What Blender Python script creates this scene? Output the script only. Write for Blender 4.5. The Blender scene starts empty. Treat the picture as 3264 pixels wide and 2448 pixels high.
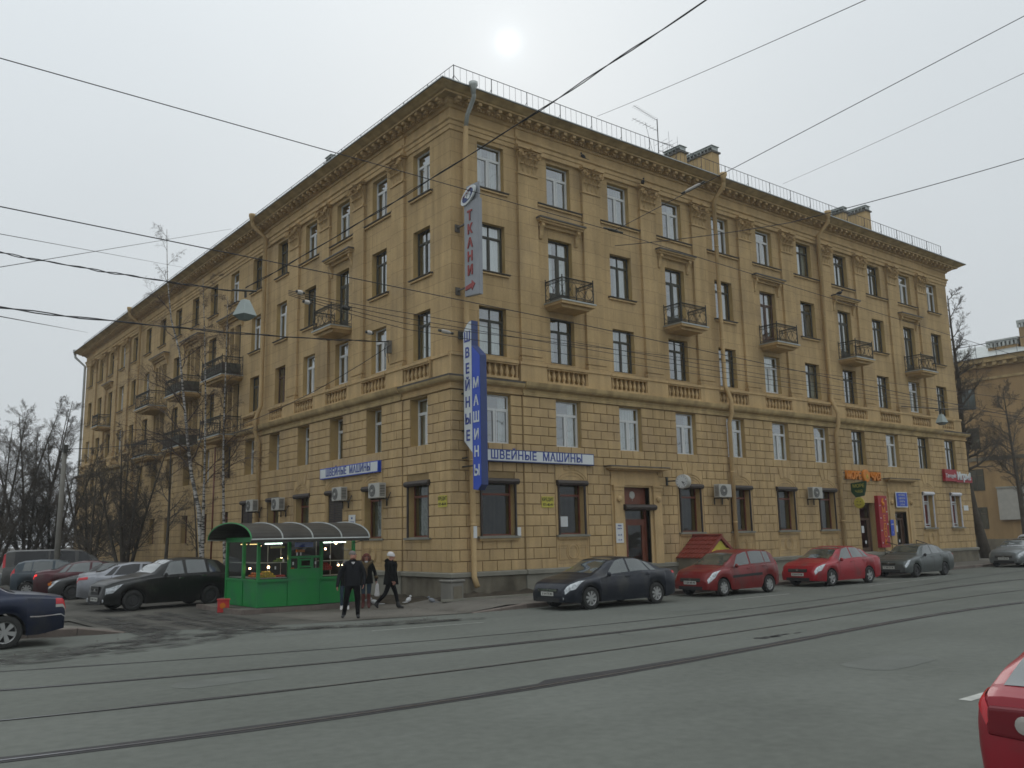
import bpy, bmesh, math, random
from mathutils import Vector, Matrix
import numpy as np
random.seed(7)
SC = bpy.context.scene
COL = SC.collection
PI = math.pi
R_ = math.radians
HAZE = 0.0007

# ------------------------------------------------------------------ camera
yaw, pitch, roll = R_(38.1585), R_(9.741), R_(-1.1393)
Fv = Vector((math.sin(yaw)*math.cos(pitch), math.cos(yaw)*math.cos(pitch), math.sin(pitch)))
R0 = Vector((math.cos(yaw), -math.sin(yaw), 0)); U0 = R0.cross(Fv)
Rv = R0*math.cos(roll) + U0*math.sin(roll); Uv = U0*math.cos(roll) - R0*math.sin(roll)
CAM = Vector((-17.178, -25.248, 2.0986))
cam_d = bpy.data.cameras.new('camera'); cam = bpy.data.objects.new('camera', cam_d); COL.objects.link(cam)
m = Matrix.Identity(4)
for i in range(3):
    m[i][0] = Rv[i]; m[i][1] = Uv[i]; m[i][2] = -Fv[i]; m[i][3] = CAM[i]
cam.matrix_world = m
cam_d.sensor_width = 36; cam_d.lens = 36*2819.97/3264; cam_d.clip_start = 0.05; cam_d.clip_end = 3000
SC.camera = cam

# ------------------------------------------------------------------ sky, sun, exposure
world = bpy.data.worlds.new('World'); SC.world = world; world.use_nodes = True
nt = world.node_tree; N = nt.nodes; L = nt.links; N.clear()
SUN_DIR = Vector((0.53, 0.67, 0.51)).normalized()
def nd(t, **k):
    n = N.new(t)
    for a, b in k.items(): setattr(n, a, b)
    return n
out = nd('ShaderNodeOutputWorld'); bg = nd('ShaderNodeBackground')
sky = nd('ShaderNodeTexSky', sky_type='NISHITA', sun_disc=False)
sky.sun_elevation = math.asin(SUN_DIR.z); sky.sun_rotation = math.atan2(SUN_DIR.x, SUN_DIR.y)
sky.air_density = 1.0; sky.dust_density = 3.0
tc = nd('ShaderNodeTexCoord')
nrm = nd('ShaderNodeVectorMath', operation='NORMALIZE'); L.new(tc.outputs['Generated'], nrm.inputs[0])
dot = nd('ShaderNodeVectorMath', operation='DOT_PRODUCT'); L.new(nrm.outputs[0], dot.inputs[0]); dot.inputs[1].default_value = SUN_DIR
def mth(op, a, b=None, clamp=False):
    n = nd('ShaderNodeMath', operation=op); n.use_clamp = clamp
    for i, x in enumerate((a, b)):
        if x is None: continue
        if isinstance(x, (int, float)): n.inputs[i].default_value = x
        else: L.new(x, n.inputs[i])
    return n.outputs[0]
c = mth('MAXIMUM', dot.outputs['Value'], 0.0)
wide = mth('POWER', c, 5.0)
mid = mth('POWER', c, 60.0)
halo = mth('POWER', c, 1500.0)
disc = mth('POWER', c, 14000.0)
noi = nd('ShaderNodeTexNoise'); noi.inputs['Scale'].default_value = 1.6; noi.inputs['Detail'].default_value = 3
L.new(nrm.outputs[0], noi.inputs['Vector'])
sep = nd('ShaderNodeSeparateXYZ'); L.new(nrm.outputs[0], sep.inputs[0])
elev = mth('MAXIMUM', sep.outputs['Z'], 0.0)
zen = mth('POWER', elev, 3.0)
base = mth('ADD', mth('MULTIPLY', wide, 0.25), mth('ADD', mth('ADD', mth('MULTIPLY', elev, 0.9), mth('MULTIPLY', zen, 6.5)), 5.15))
base = mth('ADD', base, mth('MULTIPLY', mth('SUBTRACT', noi.outputs['Fac'], 0.5), 1.3))
base = mth('ADD', base, mth('MULTIPLY', mid, 0.05))
base = mth('ADD', base, mth('MULTIPLY', halo, 0.5))
base = mth('ADD', base, mth('MULTIPLY', disc, 2.2))
cold = nd('ShaderNodeCombineColor')
L.new(mth('MULTIPLY', base, 0.935), cold.inputs[0]); L.new(mth('MULTIPLY', base, 1.005), cold.inputs[1]); L.new(mth('MULTIPLY', base, 1.05), cold.inputs[2])
mix = nd('ShaderNodeMix', data_type='RGBA'); mix.inputs[0].default_value = 0.98
L.new(sky.outputs[0], mix.inputs[6]); L.new(cold.outputs[0], mix.inputs[7])
L.new(mix.outputs[2], bg.inputs[0]); bg.inputs[1].default_value = 0.12
L.new(bg.outputs[0], out.inputs[0])

sun_d = bpy.data.lights.new('sun', 'SUN'); sun_d.energy = 0.5; sun_d.angle = R_(25); sun_d.color = (1, 0.97, 0.92)
sun = bpy.data.objects.new('sun', sun_d); COL.objects.link(sun)
sun.rotation_euler = SUN_DIR.to_track_quat('Z', 'Y').to_euler(); sun.location = (30, 40, 60)
vs = SC.view_settings; vs.view_transform = 'Standard'; vs.look = 'None'; vs.gamma = 1; vs.use_curve_mapping = False
vs.exposure = -0.02
SC.cycles.pixel_filter_type = 'BLACKMAN_HARRIS'; SC.cycles.filter_width = 1.6

# ------------------------------------------------------------------ materials
def mat(name, col, rough=0.8, metal=0.0, var=0.12, scale=3.0, bump=0.0, bscale=40.0, spec=0.5, streak=0.0, rand=0.0, emit=None, estr=0.0, coat=0.0, alpha=None, brick=None, dirt=None, fine=0.0, track=0.0):
    M = bpy.data.materials.new(name); M.use_nodes = True
    t = M.node_tree; n = t.nodes; l = t.links; b = n['Principled BSDF']
    b.inputs['Roughness'].default_value = rough; b.inputs['Metallic'].default_value = metal
    b.inputs['Specular IOR Level'].default_value = spec
    if coat: b.inputs['Coat Weight'].default_value = coat; b.inputs['Coat Roughness'].default_value = 0.06
    if alpha is not None: b.inputs['Alpha'].default_value = alpha
    if emit: b.inputs['Emission Color'].default_value = (*emit, 1); b.inputs['Emission Strength'].default_value = estr
    geo = n.new('ShaderNodeNewGeometry')
    cur = None
    def mul(prev, facsock, lo, hi):
        mr = n.new('ShaderNodeMapRange'); mr.inputs['To Min'].default_value = lo; mr.inputs['To Max'].default_value = hi
        mr.inputs['From Min'].default_value = 0.25; mr.inputs['From Max'].default_value = 0.75
        l.new(facsock, mr.inputs['Value'])
        if prev is None: return mr.outputs[0]
        mm = n.new('ShaderNodeMath'); mm.operation = 'MULTIPLY'; l.new(prev, mm.inputs[0]); l.new(mr.outputs[0], mm.inputs[1]); return mm.outputs[0]
    if var:
        a = n.new('ShaderNodeTexNoise'); a.inputs['Scale'].default_value = scale; a.inputs['Detail'].default_value = 5; l.new(geo.outputs['Position'], a.inputs['Vector'])
        cur = mul(cur, a.outputs['Fac'], 1-var, 1+var)
    if fine:
        a = n.new('ShaderNodeTexNoise'); a.inputs['Scale'].default_value = scale*18; a.inputs['Detail'].default_value = 2; l.new(geo.outputs['Position'], a.inputs['Vector'])
        cur = mul(cur, a.outputs['Fac'], 1-fine, 1+fine)
    if track:
        mp = n.new('ShaderNodeMapping'); mp.inputs['Scale'].default_value = (0.035, 0.9, 1); mp.inputs['Rotation'].default_value = (0, 0, -0.03); l.new(geo.outputs['Position'], mp.inputs['Vector'])
        a = n.new('ShaderNodeTexNoise'); a.inputs['Scale'].default_value = 1.4; a.inputs['Detail'].default_value = 4; l.new(mp.outputs[0], a.inputs['Vector'])
        cur = mul(cur, a.outputs['Fac'], 1-track, 1+track)
    if streak:
        mp = n.new('ShaderNodeMapping'); mp.inputs['Scale'].default_value = (2.2, 2.2, 0.16); l.new(geo.outputs['Position'], mp.inputs['Vector'])
        a = n.new('ShaderNodeTexNoise'); a.inputs['Scale'].default_value = 1.5; a.inputs['Detail'].default_value = 6; l.new(mp.outputs[0], a.inputs['Vector'])
        cur = mul(cur, a.outputs['Fac'], 1-streak, 1+streak*0.6)
    if rand:
        oi = n.new('ShaderNodeObjectInfo'); mr = n.new('ShaderNodeMapRange'); mr.inputs['To Min'].default_value = 1-rand; mr.inputs['To Max'].default_value = 1+rand
        l.new(oi.outputs['Random'], mr.inputs['Value'])
        if cur is None: cur = mr.outputs[0]
        else:
            mm = n.new('ShaderNodeMath'); mm.operation = 'MULTIPLY'; l.new(cur, mm.inputs[0]); l.new(mr.outputs[0], mm.inputs[1]); cur = mm.outputs[0]
    bricksock = None
    if brick:
        sx = n.new('ShaderNodeSeparateXYZ'); l.new(geo.outputs['Position'], sx.inputs[0])
        ad = n.new('ShaderNodeMath'); ad.operation = 'ADD'; l.new(sx.outputs[0], ad.inputs[0]); l.new(sx.outputs[1], ad.inputs[1])
        cb = n.new('ShaderNodeCombineXYZ'); l.new(ad.outputs[0], cb.inputs[0]); l.new(sx.outputs[2], cb.inputs[1])
        br = n.new('ShaderNodeTexBrick'); br.inputs['Scale'].default_value = 1; br.inputs['Brick Width'].default_value = brick[0]; br.inputs['Row Height'].default_value = brick[1]
        br.inputs['Mortar Size'].default_value = brick[2]; br.inputs['Mortar Smooth'].default_value = 0.3
        br.inputs['Color1'].default_value = (1, 1, 1, 1); br.inputs['Color2'].default_value = (0.93, 0.93, 0.93, 1); br.inputs['Mortar'].default_value = (brick[3],)*3+(1,)
        l.new(cb.outputs[0], br.inputs['Vector']); bricksock = br
        sb = n.new('ShaderNodeSeparateColor'); l.new(br.outputs['Color'], sb.inputs[0])
        if cur is None: cur = sb.outputs[0]
        else:
            mm = n.new('ShaderNodeMath'); mm.operation = 'MULTIPLY'; l.new(cur, mm.inputs[0]); l.new(sb.outputs[0], mm.inputs[1]); cur = mm.outputs[0]
    colsock = None
    rgb = n.new('ShaderNodeRGB'); rgb.outputs[0].default_value = (*col, 1); colsock = rgb.outputs[0]
    if dirt:   # second colour by large noise
        a = n.new('ShaderNodeTexNoise'); a.inputs['Scale'].default_value = dirt[1]; a.inputs['Detail'].default_value = 7; l.new(geo.outputs['Position'], a.inputs['Vector'])
        mr = n.new('ShaderNodeMapRange'); mr.inputs['From Min'].default_value = dirt[2]; mr.inputs['From Max'].default_value = dirt[3]; l.new(a.outputs['Fac'], mr.inputs['Value'])
        mx = n.new('ShaderNodeMix'); mx.data_type = 'RGBA'; l.new(mr.outputs[0], mx.inputs[0]); l.new(colsock, mx.inputs[6]); mx.inputs[7].default_value = (*dirt[0], 1); colsock = mx.outputs[2]
    if cur is not None:
        vm = n.new('ShaderNodeVectorMath'); vm.operation = 'SCALE'; l.new(colsock, vm.inputs[0]); l.new(cur, vm.inputs['Scale']); colsock = vm.outputs[0]
    l.new(colsock, b.inputs['Base Color'])
    if bump or brick:
        bp = n.new('ShaderNodeBump'); bp.inputs['Distance'].default_value = 0.02; bp.inputs['Strength'].default_value = bump or 0.3
        a = n.new('ShaderNodeTexNoise'); a.inputs['Scale'].default_value = bscale; a.inputs['Detail'].default_value = 4; l.new(geo.outputs['Position'], a.inputs['Vector'])
        l.new(a.outputs['Fac'], bp.inputs['Height']); l.new(bp.outputs[0], b.inputs['Normal'])
    return M

OCH = (0.49, 0.347, 0.178)
M = {}
M['wall'] = mat('ochre_stucco_scored', OCH, 0.93, var=0.13, scale=0.7, streak=0.21, bump=0.25, bscale=30, spec=0.15, brick=(2.3, 0.535, 0.010, 0.62), fine=0.06, dirt=((0.42, 0.302, 0.165), 0.45, 0.52, 0.66))
M['trim'] = mat('ochre_stucco_trim', (0.505, 0.358, 0.185), 0.93, var=0.13, scale=1.1, streak=0.18, bump=0.2, bscale=30, spec=0.15, fine=0.06)
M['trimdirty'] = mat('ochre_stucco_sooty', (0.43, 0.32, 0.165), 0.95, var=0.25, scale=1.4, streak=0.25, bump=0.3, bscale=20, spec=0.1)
M['block'] = mat('ochre_rusticated_block', (0.485, 0.345, 0.178), 0.93, var=0.10, scale=1.3, streak=0.18, bump=0.3, bscale=35, spec=0.15, rand=0.045, fine=0.06, dirt=((0.435, 0.31, 0.17), 0.6, 0.5, 0.66))
M['joint'] = mat('shaded_block_joint', (0.28, 0.20, 0.10), 0.95, var=0.15, scale=3, spec=0.1)  # mortar darker than the blocks, with some recess shade put into the colour
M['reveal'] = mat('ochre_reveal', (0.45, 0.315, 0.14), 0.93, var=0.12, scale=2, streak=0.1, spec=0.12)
M['plinth'] = mat('grey_plinth_render', (0.20, 0.178, 0.135), 0.95, var=0.22, scale=1.2, streak=0.2, bump=0.3, bscale=18, spec=0.1, dirt=((0.10, 0.088, 0.065), 0.7, 0.48, 0.7))
M['ledge'] = mat('grey_plinth_ledge', (0.235, 0.225, 0.185), 0.9, var=0.15, scale=2, spec=0.15)
M['roof'] = mat('grey_green_roof_metal', (0.13, 0.155, 0.145), 0.5, metal=0.4, var=0.2, scale=1.5)
M['flash'] = mat('pale_metal_flashing', (0.40, 0.42, 0.40), 0.45, metal=0.5, var=0.15, scale=2)
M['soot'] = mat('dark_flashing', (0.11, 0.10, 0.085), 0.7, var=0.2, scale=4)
M['iron'] = mat('black_wrought_iron', (0.05, 0.048, 0.04), 0.6, metal=0.3, var=0.2, scale=8)
M['rail'] = mat('thin_dark_railing', (0.05, 0.05, 0.055), 0.6, metal=0.3)
M['pvc'] = mat('white_plastic_frame', (0.62, 0.63, 0.62), 0.45, var=0.05, scale=2)
M['dwood'] = mat('dark_green_wood_frame', (0.055, 0.052, 0.036), 0.6, var=0.2, scale=6)
M['bwood'] = mat('brown_wood_frame', (0.085, 0.045, 0.025), 0.6, var=0.2, scale=6)
M['rwood'] = mat('red_brown_wood_frame', (0.165, 0.05, 0.025), 0.5, var=0.2, scale=5)
M['shutter'] = mat('dark_roller_shutter', (0.055, 0.043, 0.036), 0.55, metal=0.2, var=0.12, scale=3)
M['wshutter'] = mat('white_roller_box', (0.6, 0.6, 0.62), 0.5)
M['curtain'] = mat('grey_white_net_curtain', (0.42, 0.45, 0.42), 0.95, var=0.15, scale=3, rand=0.5)
M['paper'] = mat('white_paper', (0.62, 0.63, 0.62), 0.9, var=0.05)
M['grn'] = mat('kiosk_green_paint', (0.008, 0.235, 0.045), 0.5, var=0.10, scale=1.6, dirt=((0.02, 0.16, 0.06), 1.6, 0.46, 0.7))
M['dark'] = mat('dark_interior', (0.02, 0.02, 0.02), 0.9)
M['black'] = mat('black_rubber', (0.018, 0.018, 0.018), 0.8, var=0.2, scale=10)
M['tyre'] = mat('tyre_rubber', (0.025, 0.025, 0.023), 0.9, var=0.25, scale=10)
M['alu'] = mat('silver_wheel_paint', (0.36, 0.36, 0.35), 0.4, metal=0.6, var=0.1)
M['chrome'] = mat('chrome', (0.55, 0.55, 0.55), 0.18, metal=1.0, var=0.0)
M['acw'] = mat('air_conditioner_casing', (0.42, 0.41, 0.37), 0.6, var=0.1, scale=3)
M['acd'] = mat('air_conditioner_grille', (0.06, 0.06, 0.06), 0.7)
M['signw'] = mat('sign_white_panel', (0.62, 0.65, 0.65), 0.5, var=0.06, scale=2)
M['signb'] = mat('sign_blue', (0.010, 0.06, 0.45), 0.4, var=0.08, scale=2)
M['signbd'] = mat('sign_navy', (0.03, 0.05, 0.16), 0.5, var=0.1, scale=2)
M['signt'] = mat('sign_blue_lettering', (0.035, 0.06, 0.27), 0.5)
M['signgrey'] = mat('sign_grey_panel', (0.28, 0.29, 0.31), 0.6, var=0.1, scale=2)
M['redl'] = mat('faded_red_lettering', (0.30, 0.05, 0.045), 0.6, var=0.15)
M['yel'] = mat('yellow_plate', (0.48, 0.42, 0.06), 0.6)
M['ora'] = mat('orange_letters', (0.62, 0.20, 0.01), 0.5)
M['redp'] = mat('red_sign_panel', (0.32, 0.012, 0.02), 0.5, var=0.12, scale=3)
M['dgrn'] = mat('dark_green_sign', (0.012, 0.055, 0.02), 0.6, var=0.2, scale=6)
M['tile'] = mat('red_metal_tile', (0.20, 0.035, 0.022), 0.5, var=0.15, scale=3)
M['blk'] = mat('black_print', (0.02, 0.02, 0.02), 0.7)
M['asph'] = mat('street_asphalt', (0.138, 0.144, 0.126), 0.92, var=0.10, scale=0.35, fine=0.10, bump=0.35, bscale=60, spec=0.2, dirt=((0.124, 0.130, 0.112), 0.22, 0.42, 0.7), track=0.07)
M['pave'] = mat('footway_asphalt', (0.15, 0.138, 0.118), 0.95, var=0.16, scale=0.8, fine=0.12, bump=0.4, bscale=50, spec=0.15, dirt=((0.09, 0.08, 0.065), 0.5, 0.5, 0.7))
M['lot'] = mat('worn_yard_asphalt', (0.105, 0.098, 0.083), 0.95, var=0.25, scale=0.5, fine=0.12, bump=0.4, bscale=40, spec=0.25, dirt=((0.055, 0.052, 0.043), 0.45, 0.42, 0.62))
M['kerb'] = mat('granite_kerb', (0.17, 0.14, 0.12), 0.9, var=0.2, scale=3, fine=0.1, spec=0.2, rand=0.12)
M['dirtm'] = mat('bare_soil', (0.06, 0.05, 0.037), 0.98, var=0.3, scale=3, bump=0.7, bscale=14, spec=0.1, fine=0.2)
M['line'] = mat('worn_white_marking', (0.42, 0.42, 0.38), 0.8, var=0.3, scale=4)
M['seam'] = mat('black_bitumen_seam', (0.028, 0.026, 0.026), 0.75, var=0.3, scale=6, bump=0.4, bscale=30)
M['steel'] = mat('polished_rail_steel', (0.30, 0.30, 0.31), 0.3, metal=0.9, var=0.15)
M['bark'] = mat('dark_bark', (0.075, 0.062, 0.046), 0.95, var=0.3, scale=4, bump=0.5, bscale=20)
M['barkg'] = mat('mossy_bark', (0.042, 0.042, 0.022), 0.95, var=0.3, scale=4, bump=0.5, bscale=20)
M['twig'] = mat('dark_twigs', (0.10, 0.083, 0.064), 0.95, var=0.2)
M['wire'] = mat('black_cable', (0.02, 0.02, 0.022), 0.7)
M['porc'] = mat('pale_insulator', (0.45, 0.42, 0.38), 0.4)
M['lampg'] = mat('grey_lamp_housing', (0.30, 0.34, 0.32), 0.5, var=0.08)
M['lampd'] = mat('lamp_glass', (0.16, 0.19, 0.18), 0.25)
M['conc'] = mat('concrete', (0.20, 0.19, 0.165), 0.9, var=0.15, scale=2, streak=0.15)
M['orangeb'] = mat('orange_stucco', (0.36, 0.245, 0.125), 0.93, var=0.15, scale=0.5, streak=0.15, spec=0.1)
M['greyb'] = mat('far_grey_building', (0.22, 0.22, 0.21), 0.9, var=0.1, scale=0.3)
M['skin'] = mat('skin', (0.42, 0.20, 0.14), 0.6, var=0.05)
M['hairr'] = mat('auburn_hair', (0.10, 0.022, 0.012), 0.7, var=0.2, scale=20)
M['hairg'] = mat('grey_hair', (0.16, 0.14, 0.125), 0.8, var=0.2, scale=20)
M['jack'] = mat('black_jacket', (0.010, 0.0105, 0.013), 0.75, var=0.3, scale=5, spec=0.2)
M['coat'] = mat('black_coat', (0.008, 0.0085, 0.008), 0.9, var=0.25, scale=5, spec=0.12)
M['trous'] = mat('black_trousers', (0.007, 0.007, 0.008), 0.9, spec=0.1)
M['jean'] = mat('dark_jeans', (0.022, 0.04, 0.06), 0.9, var=0.2, scale=8)
M['boot'] = mat('red_brown_boots', (0.10, 0.02, 0.015), 0.6)
M['fur'] = mat('olive_fur_trim', (0.09, 0.062, 0.028), 0.98, var=0.35, scale=18, bump=0.8, bscale=60)
M['knit'] = mat('white_knit', (0.55, 0.53, 0.52), 0.95, var=0.12, scale=30)
M['shoe'] = mat('black_shoes', (0.012, 0.012, 0.012), 0.5)
M['redc'] = mat('red_plastic', (0.50, 0.03, 0.03), 0.5, var=0.1)

def glassmat(name, tint, refl=0.12, alpha=0.0, rough=0.02):
    G = bpy.data.materials.new(name); G.use_nodes = True; t = G.node_tree; n = t.nodes; l = t.links; n.clear()
    o = n.new('ShaderNodeOutputMaterial'); mx = n.new('ShaderNodeMixShader'); tr = n.new('ShaderNodeBsdfTransparent'); gl = n.new('ShaderNodeBsdfGlossy')
    tr.inputs[0].default_value = (*tint, 1); gl.inputs['Roughness'].default_value = rough; gl.inputs['Color'].default_value = (0.92, 0.95, 0.97, 1)
    fr = n.new('ShaderNodeLayerWeight'); pw = n.new('ShaderNodeMath'); pw.operation = 'POWER'; pw.inputs[1].default_value = 4.0; l.new(fr.outputs['Facing'], pw.inputs[0])
    ad = n.new('ShaderNodeMath'); ad.operation = 'ADD'; ad.use_clamp = True; ad.inputs[1].default_value = refl; l.new(pw.outputs[0], ad.inputs[0])
    l.new(ad.outputs[0], mx.inputs[0]); l.new(tr.outputs[0], mx.inputs[1]); l.new(gl.outputs[0], mx.inputs[2]); l.new(mx.outputs[0], o.inputs[0])
    # slight waviness
    tcn = n.new('ShaderNodeNewGeometry'); no = n.new('ShaderNodeTexNoise'); no.inputs['Scale'].default_value = 1.3; l.new(tcn.outputs['Position'], no.inputs['Vector'])
    bp = n.new('ShaderNodeBump'); bp.inputs['Strength'].default_value = 0.08; bp.inputs['Distance'].default_value = 0.1; l.new(no.outputs['Fac'], bp.inputs['Height']); l.new(bp.outputs[0], gl.inputs['Normal'])
    return G
M['glass'] = glassmat('window_glass', (0.80, 0.84, 0.82), 0.30)
M['sglass'] = glassmat('shop_glass', (0.70, 0.74, 0.70), 0.055)
M['kglass'] = glassmat('kiosk_glass', (0.85, 0.88, 0.86), 0.05)
M['carglass'] = mat('car_glass', (0.045, 0.058, 0.055), 0.08, var=0.25, scale=2.0, spec=1.0, coat=1.0)
M['carglass2'] = mat('black_tinted_car_glass', (0.008, 0.008, 0.009), 0.1, var=0.0, spec=0.6)
M['lens'] = mat('headlight_lens', (0.42, 0.44, 0.45), 0.12, var=0.5, scale=14, metal=0.35)
M['tail'] = mat('red_tail_lens', (0.45, 0.012, 0.02), 0.2, var=0.1)
M['tailw'] = mat('clear_tail_lens', (0.35, 0.33, 0.30), 0.2)
M['amber'] = mat('amber_lens', (0.6, 0.16, 0.01), 0.2)
M['plate'] = mat('licence_plate', (0.50, 0.50, 0.46), 0.5)
def emis(name, col, s):
    e = bpy.data.materials.new(name); e.use_nodes = True; b = e.node_tree.nodes['Principled BSDF']
    b.inputs['Base Color'].default_value = (*col, 1); b.inputs['Emission Color'].default_value = (*col, 1); b.inputs['Emission Strength'].default_value = s
    return e
M['bulb'] = emis('warm_bulb', (1, 0.62, 0.32), 22)
M['tube'] = emis('fluorescent_tube', (0.80, 1.0, 0.86), 7)
M['tubew'] = emis('warm_tube', (1, 0.72, 0.28), 2.5)
M['tailon'] = emis('lit_tail_lamp', (0.85, 0.02, 0.02), 1.2)

# ------------------------------------------------------------------ mesh helpers
class MB:
    def __init__(s, tf=None, flip=False): s.v = []; s.f = []; s.mi = []; s.tf = tf; s.flip = flip
    def add(s, vs, fs, mi=0):
        o = len(s.v)
        for p in vs: s.v.append(tuple(s.tf(*p)) if s.tf else tuple(p))
        for q in fs:
            q = [o+i for i in q]
            s.f.append(q[::-1] if s.flip else q); s.mi.append(mi)
    def box(s, a0, a1, b0, b1, c0, c1, mi=0, skip=()):
        if a0 > a1: a0, a1 = a1, a0
        if b0 > b1: b0, b1 = b1, b0
        if c0 > c1: c0, c1 = c1, c0
        vs = [(a0,b0,c0),(a1,b0,c0),(a1,b1,c0),(a0,b1,c0),(a0,b0,c1),(a1,b0,c1),(a1,b1,c1),(a0,b1,c1)]
        F = {'c0': (0,3,2,1), 'c1': (4,5,6,7), 'b0': (0,1,5,4), 'b1': (2,3,7,6), 'a0': (0,4,7,3), 'a1': (1,2,6,5)}
        s.add(vs, [F[k] for k in F if k not in skip], mi)
    def quad(s, a, b, c, d, mi=0): s.add([a, b, c, d], [(0,1,2,3)], mi)
    def prism(s, poly, ax, lo, hi, mi=0):
        # poly 2D list; ax = axis index of extrusion; remaining axes in order
        def P(p, h):
            q = [0,0,0]; r = [i for i in range(3) if i != ax]; q[r[0]] = p[0]; q[r[1]] = p[1]; q[ax] = h; return tuple(q)
        n = len(poly); vs = [P(p, lo) for p in poly]+[P(p, hi) for p in poly]
        fs = [tuple(range(n))[::-1], tuple(range(n, 2*n))]+[(i, (i+1) % n, n+(i+1) % n, n+i) for i in range(n)]
        s.add(vs, fs, mi)
    def tube(s, pts, r, n=6, mi=0, cap=True):
        pts = [Vector(p) for p in pts]; rr = r if isinstance(r, (list, tuple)) else [r]*len(pts)
        vs = []; prev = None
        for i, p in enumerate(pts):
            t = (pts[min(i+1, len(pts)-1)]-pts[max(i-1, 0)])
            if t.length < 1e-9: t = Vector((0,0,1))
            t.normalize()
            if prev is None:
                a = Vector((0,0,1)) if abs(t.z) < 0.9 else Vector((1,0,0)); u = t.cross(a).normalized()
            else:
                u = prev - t*prev.dot(t); u = u.normalized() if u.length > 1e-6 else t.orthogonal().normalized()
            prev = u; w = t.cross(u)
            for k in range(n):
                a = 2*PI*k/n; vs.append(p+(u*math.cos(a)+w*math.sin(a))*rr[i])
        fs = []
        for i in range(len(pts)-1):
            for k in range(n):
                a = i*n+k; b = i*n+(k+1) % n; fs.append((a, b, b+n, a+n))
        if cap: fs += [tuple(range(n))[::-1], tuple(range((len(pts)-1)*n, len(pts)*n))]
        s.add(vs, fs, mi)
    def lathe(s, prof, c, ax=2, n=12, mi=0, cap=True, sc=(1,1)):
        vs = []
        for r, h in prof:
            for k in range(n):
                a = 2*PI*k/n; p = [0,0,0]; o = [i for i in range(3) if i != ax]
                p[o[0]] = c[o[0]]+r*math.cos(a)*sc[0]; p[o[1]] = c[o[1]]+r*math.sin(a)*sc[1]; p[ax] = c[ax]+h; vs.append(tuple(p))
        fs = [(i*n+k, i*n+(k+1) % n, (i+1)*n+(k+1) % n, (i+1)*n+k) for i in range(len(prof)-1) for k in range(n)]
        if cap: fs += [tuple(range(n))[::-1], tuple(range((len(prof)-1)*n, len(prof)*n))]
        s.add(vs, fs, mi)
    def ball(s, c, r, n=8, mi=0, sc=(1,1,1)):
        prof = [(max(1e-3, math.sin(PI*i/n*1.0))*r*sc[0], -math.cos(PI*i/n)*r*sc[2]) for i in range(n+1)]
        s.lathe(prof, c, 2, n+2, mi)
    def mesh(s, name, mats, smooth=False):
        me = bpy.data.meshes.new(name); me.from_pydata(s.v, [], s.f)
        for q in (mats if isinstance(mats, (list, tuple)) else [mats]): me.materials.append(q)
        if len(me.materials) > 1: me.polygons.foreach_set('material_index', s.mi)
        if smooth: me.polygons.foreach_set('use_smooth', [True]*len(me.polygons))
        me.update(); return me
    def build(s, name, mats, parent=None, smooth=False, **pr):
        return link(name, s.mesh(name, mats, smooth), parent, **pr)
def link(name, me, parent=None, loc=None, rot=None, scl=None, **pr):
    o = bpy.data.objects.new(name, me); COL.objects.link(o)
    if parent: o.parent = parent
    if loc is not None: o.location = loc
    if rot is not None: o.rotation_euler = rot
    if scl is not None: o.scale = scl
    for k, v in pr.items(): o[k] = v
    return o
def thing(name, label, cat, loc=(0,0,0), rz=0, group=None):
    o = link(name, None, None, loc, (0,0,rz), label=label, category=cat)
    o.empty_display_size = 0.2
    if group: o['group'] = group
    return o
def tag(o, label, cat, group=None):
    o['label'] = label; o['category'] = cat
    if group: o['group'] = group
    return o
def bevel(me, w, seg=2, ang=30):
    bm = bmesh.new(); bm.from_mesh(me)
    es = [e for e in bm.edges if len(e.link_faces) == 2 and e.calc_face_angle(0) > R_(ang)]
    bmesh.ops.bevel(bm, geom=es, offset=w, segments=seg, affect='EDGES', profile=0.6, clamp_overlap=True)
    bm.to_mesh(me); bm.free(); return me
def fR(s_, d, z): return (s_, -d, z)
def fL(s_, d, z): return (-d, s_, z)
def SB(side): return MB(fR, True) if side == 'R' else MB(fL, False)
def place(side, s_, d, z=0):   # transform for shared meshes modelled in R convention (x=s, y=-d)
    return ((s_, -d, z), (0,0,0)) if side == 'R' else ((-d, s_, z), (0,0,-PI/2))
_txt = {}
def text_mesh(string, size, mt, extr=0.012, off=0.0, font_scale=(1,1), spacing=1.0, align='CENTER'):
    cu = bpy.data.curves.new('t', 'FONT'); cu.body = string; cu.size = size; cu.extrude = extr; cu.offset = off; cu.align_x = align; cu.align_y = 'CENTER'
    cu.space_character = spacing; cu.resolution_u = 3
    ob = bpy.data.objects.new('t', cu); COL.objects.link(ob)
    me = bpy.data.meshes.new_from_object(ob)
    bpy.data.objects.remove(ob); bpy.data.curves.remove(cu)
    me.transform(Matrix.Diagonal((font_scale[0], font_scale[1], 1, 1)))
    me.materials.clear(); me.materials.append(mt); me.name = 'lettering'; return me
MR_ = Matrix(((1,0,0),(0,0,-1),(0,1,0)))             # text on the street facade (faces -y)
ML_ = Matrix(((0,0,-1),(-1,0,0),(0,1,0)))            # text on the side facade (faces -x)
def text(parent, string, size, pos, face, mt, fs=(1,1), extr=0.012, off=0.0, name='lettering', spacing=1.0, **k):
    me = text_mesh(string, size, mt, extr, off, fs, spacing)
    o = link(name, me, parent, pos); o.rotation_mode = 'XYZ'; o.rotation_euler = (MR_ if face == 'R' else ML_ if face == 'L' else face).to_euler()
    return o
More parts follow.
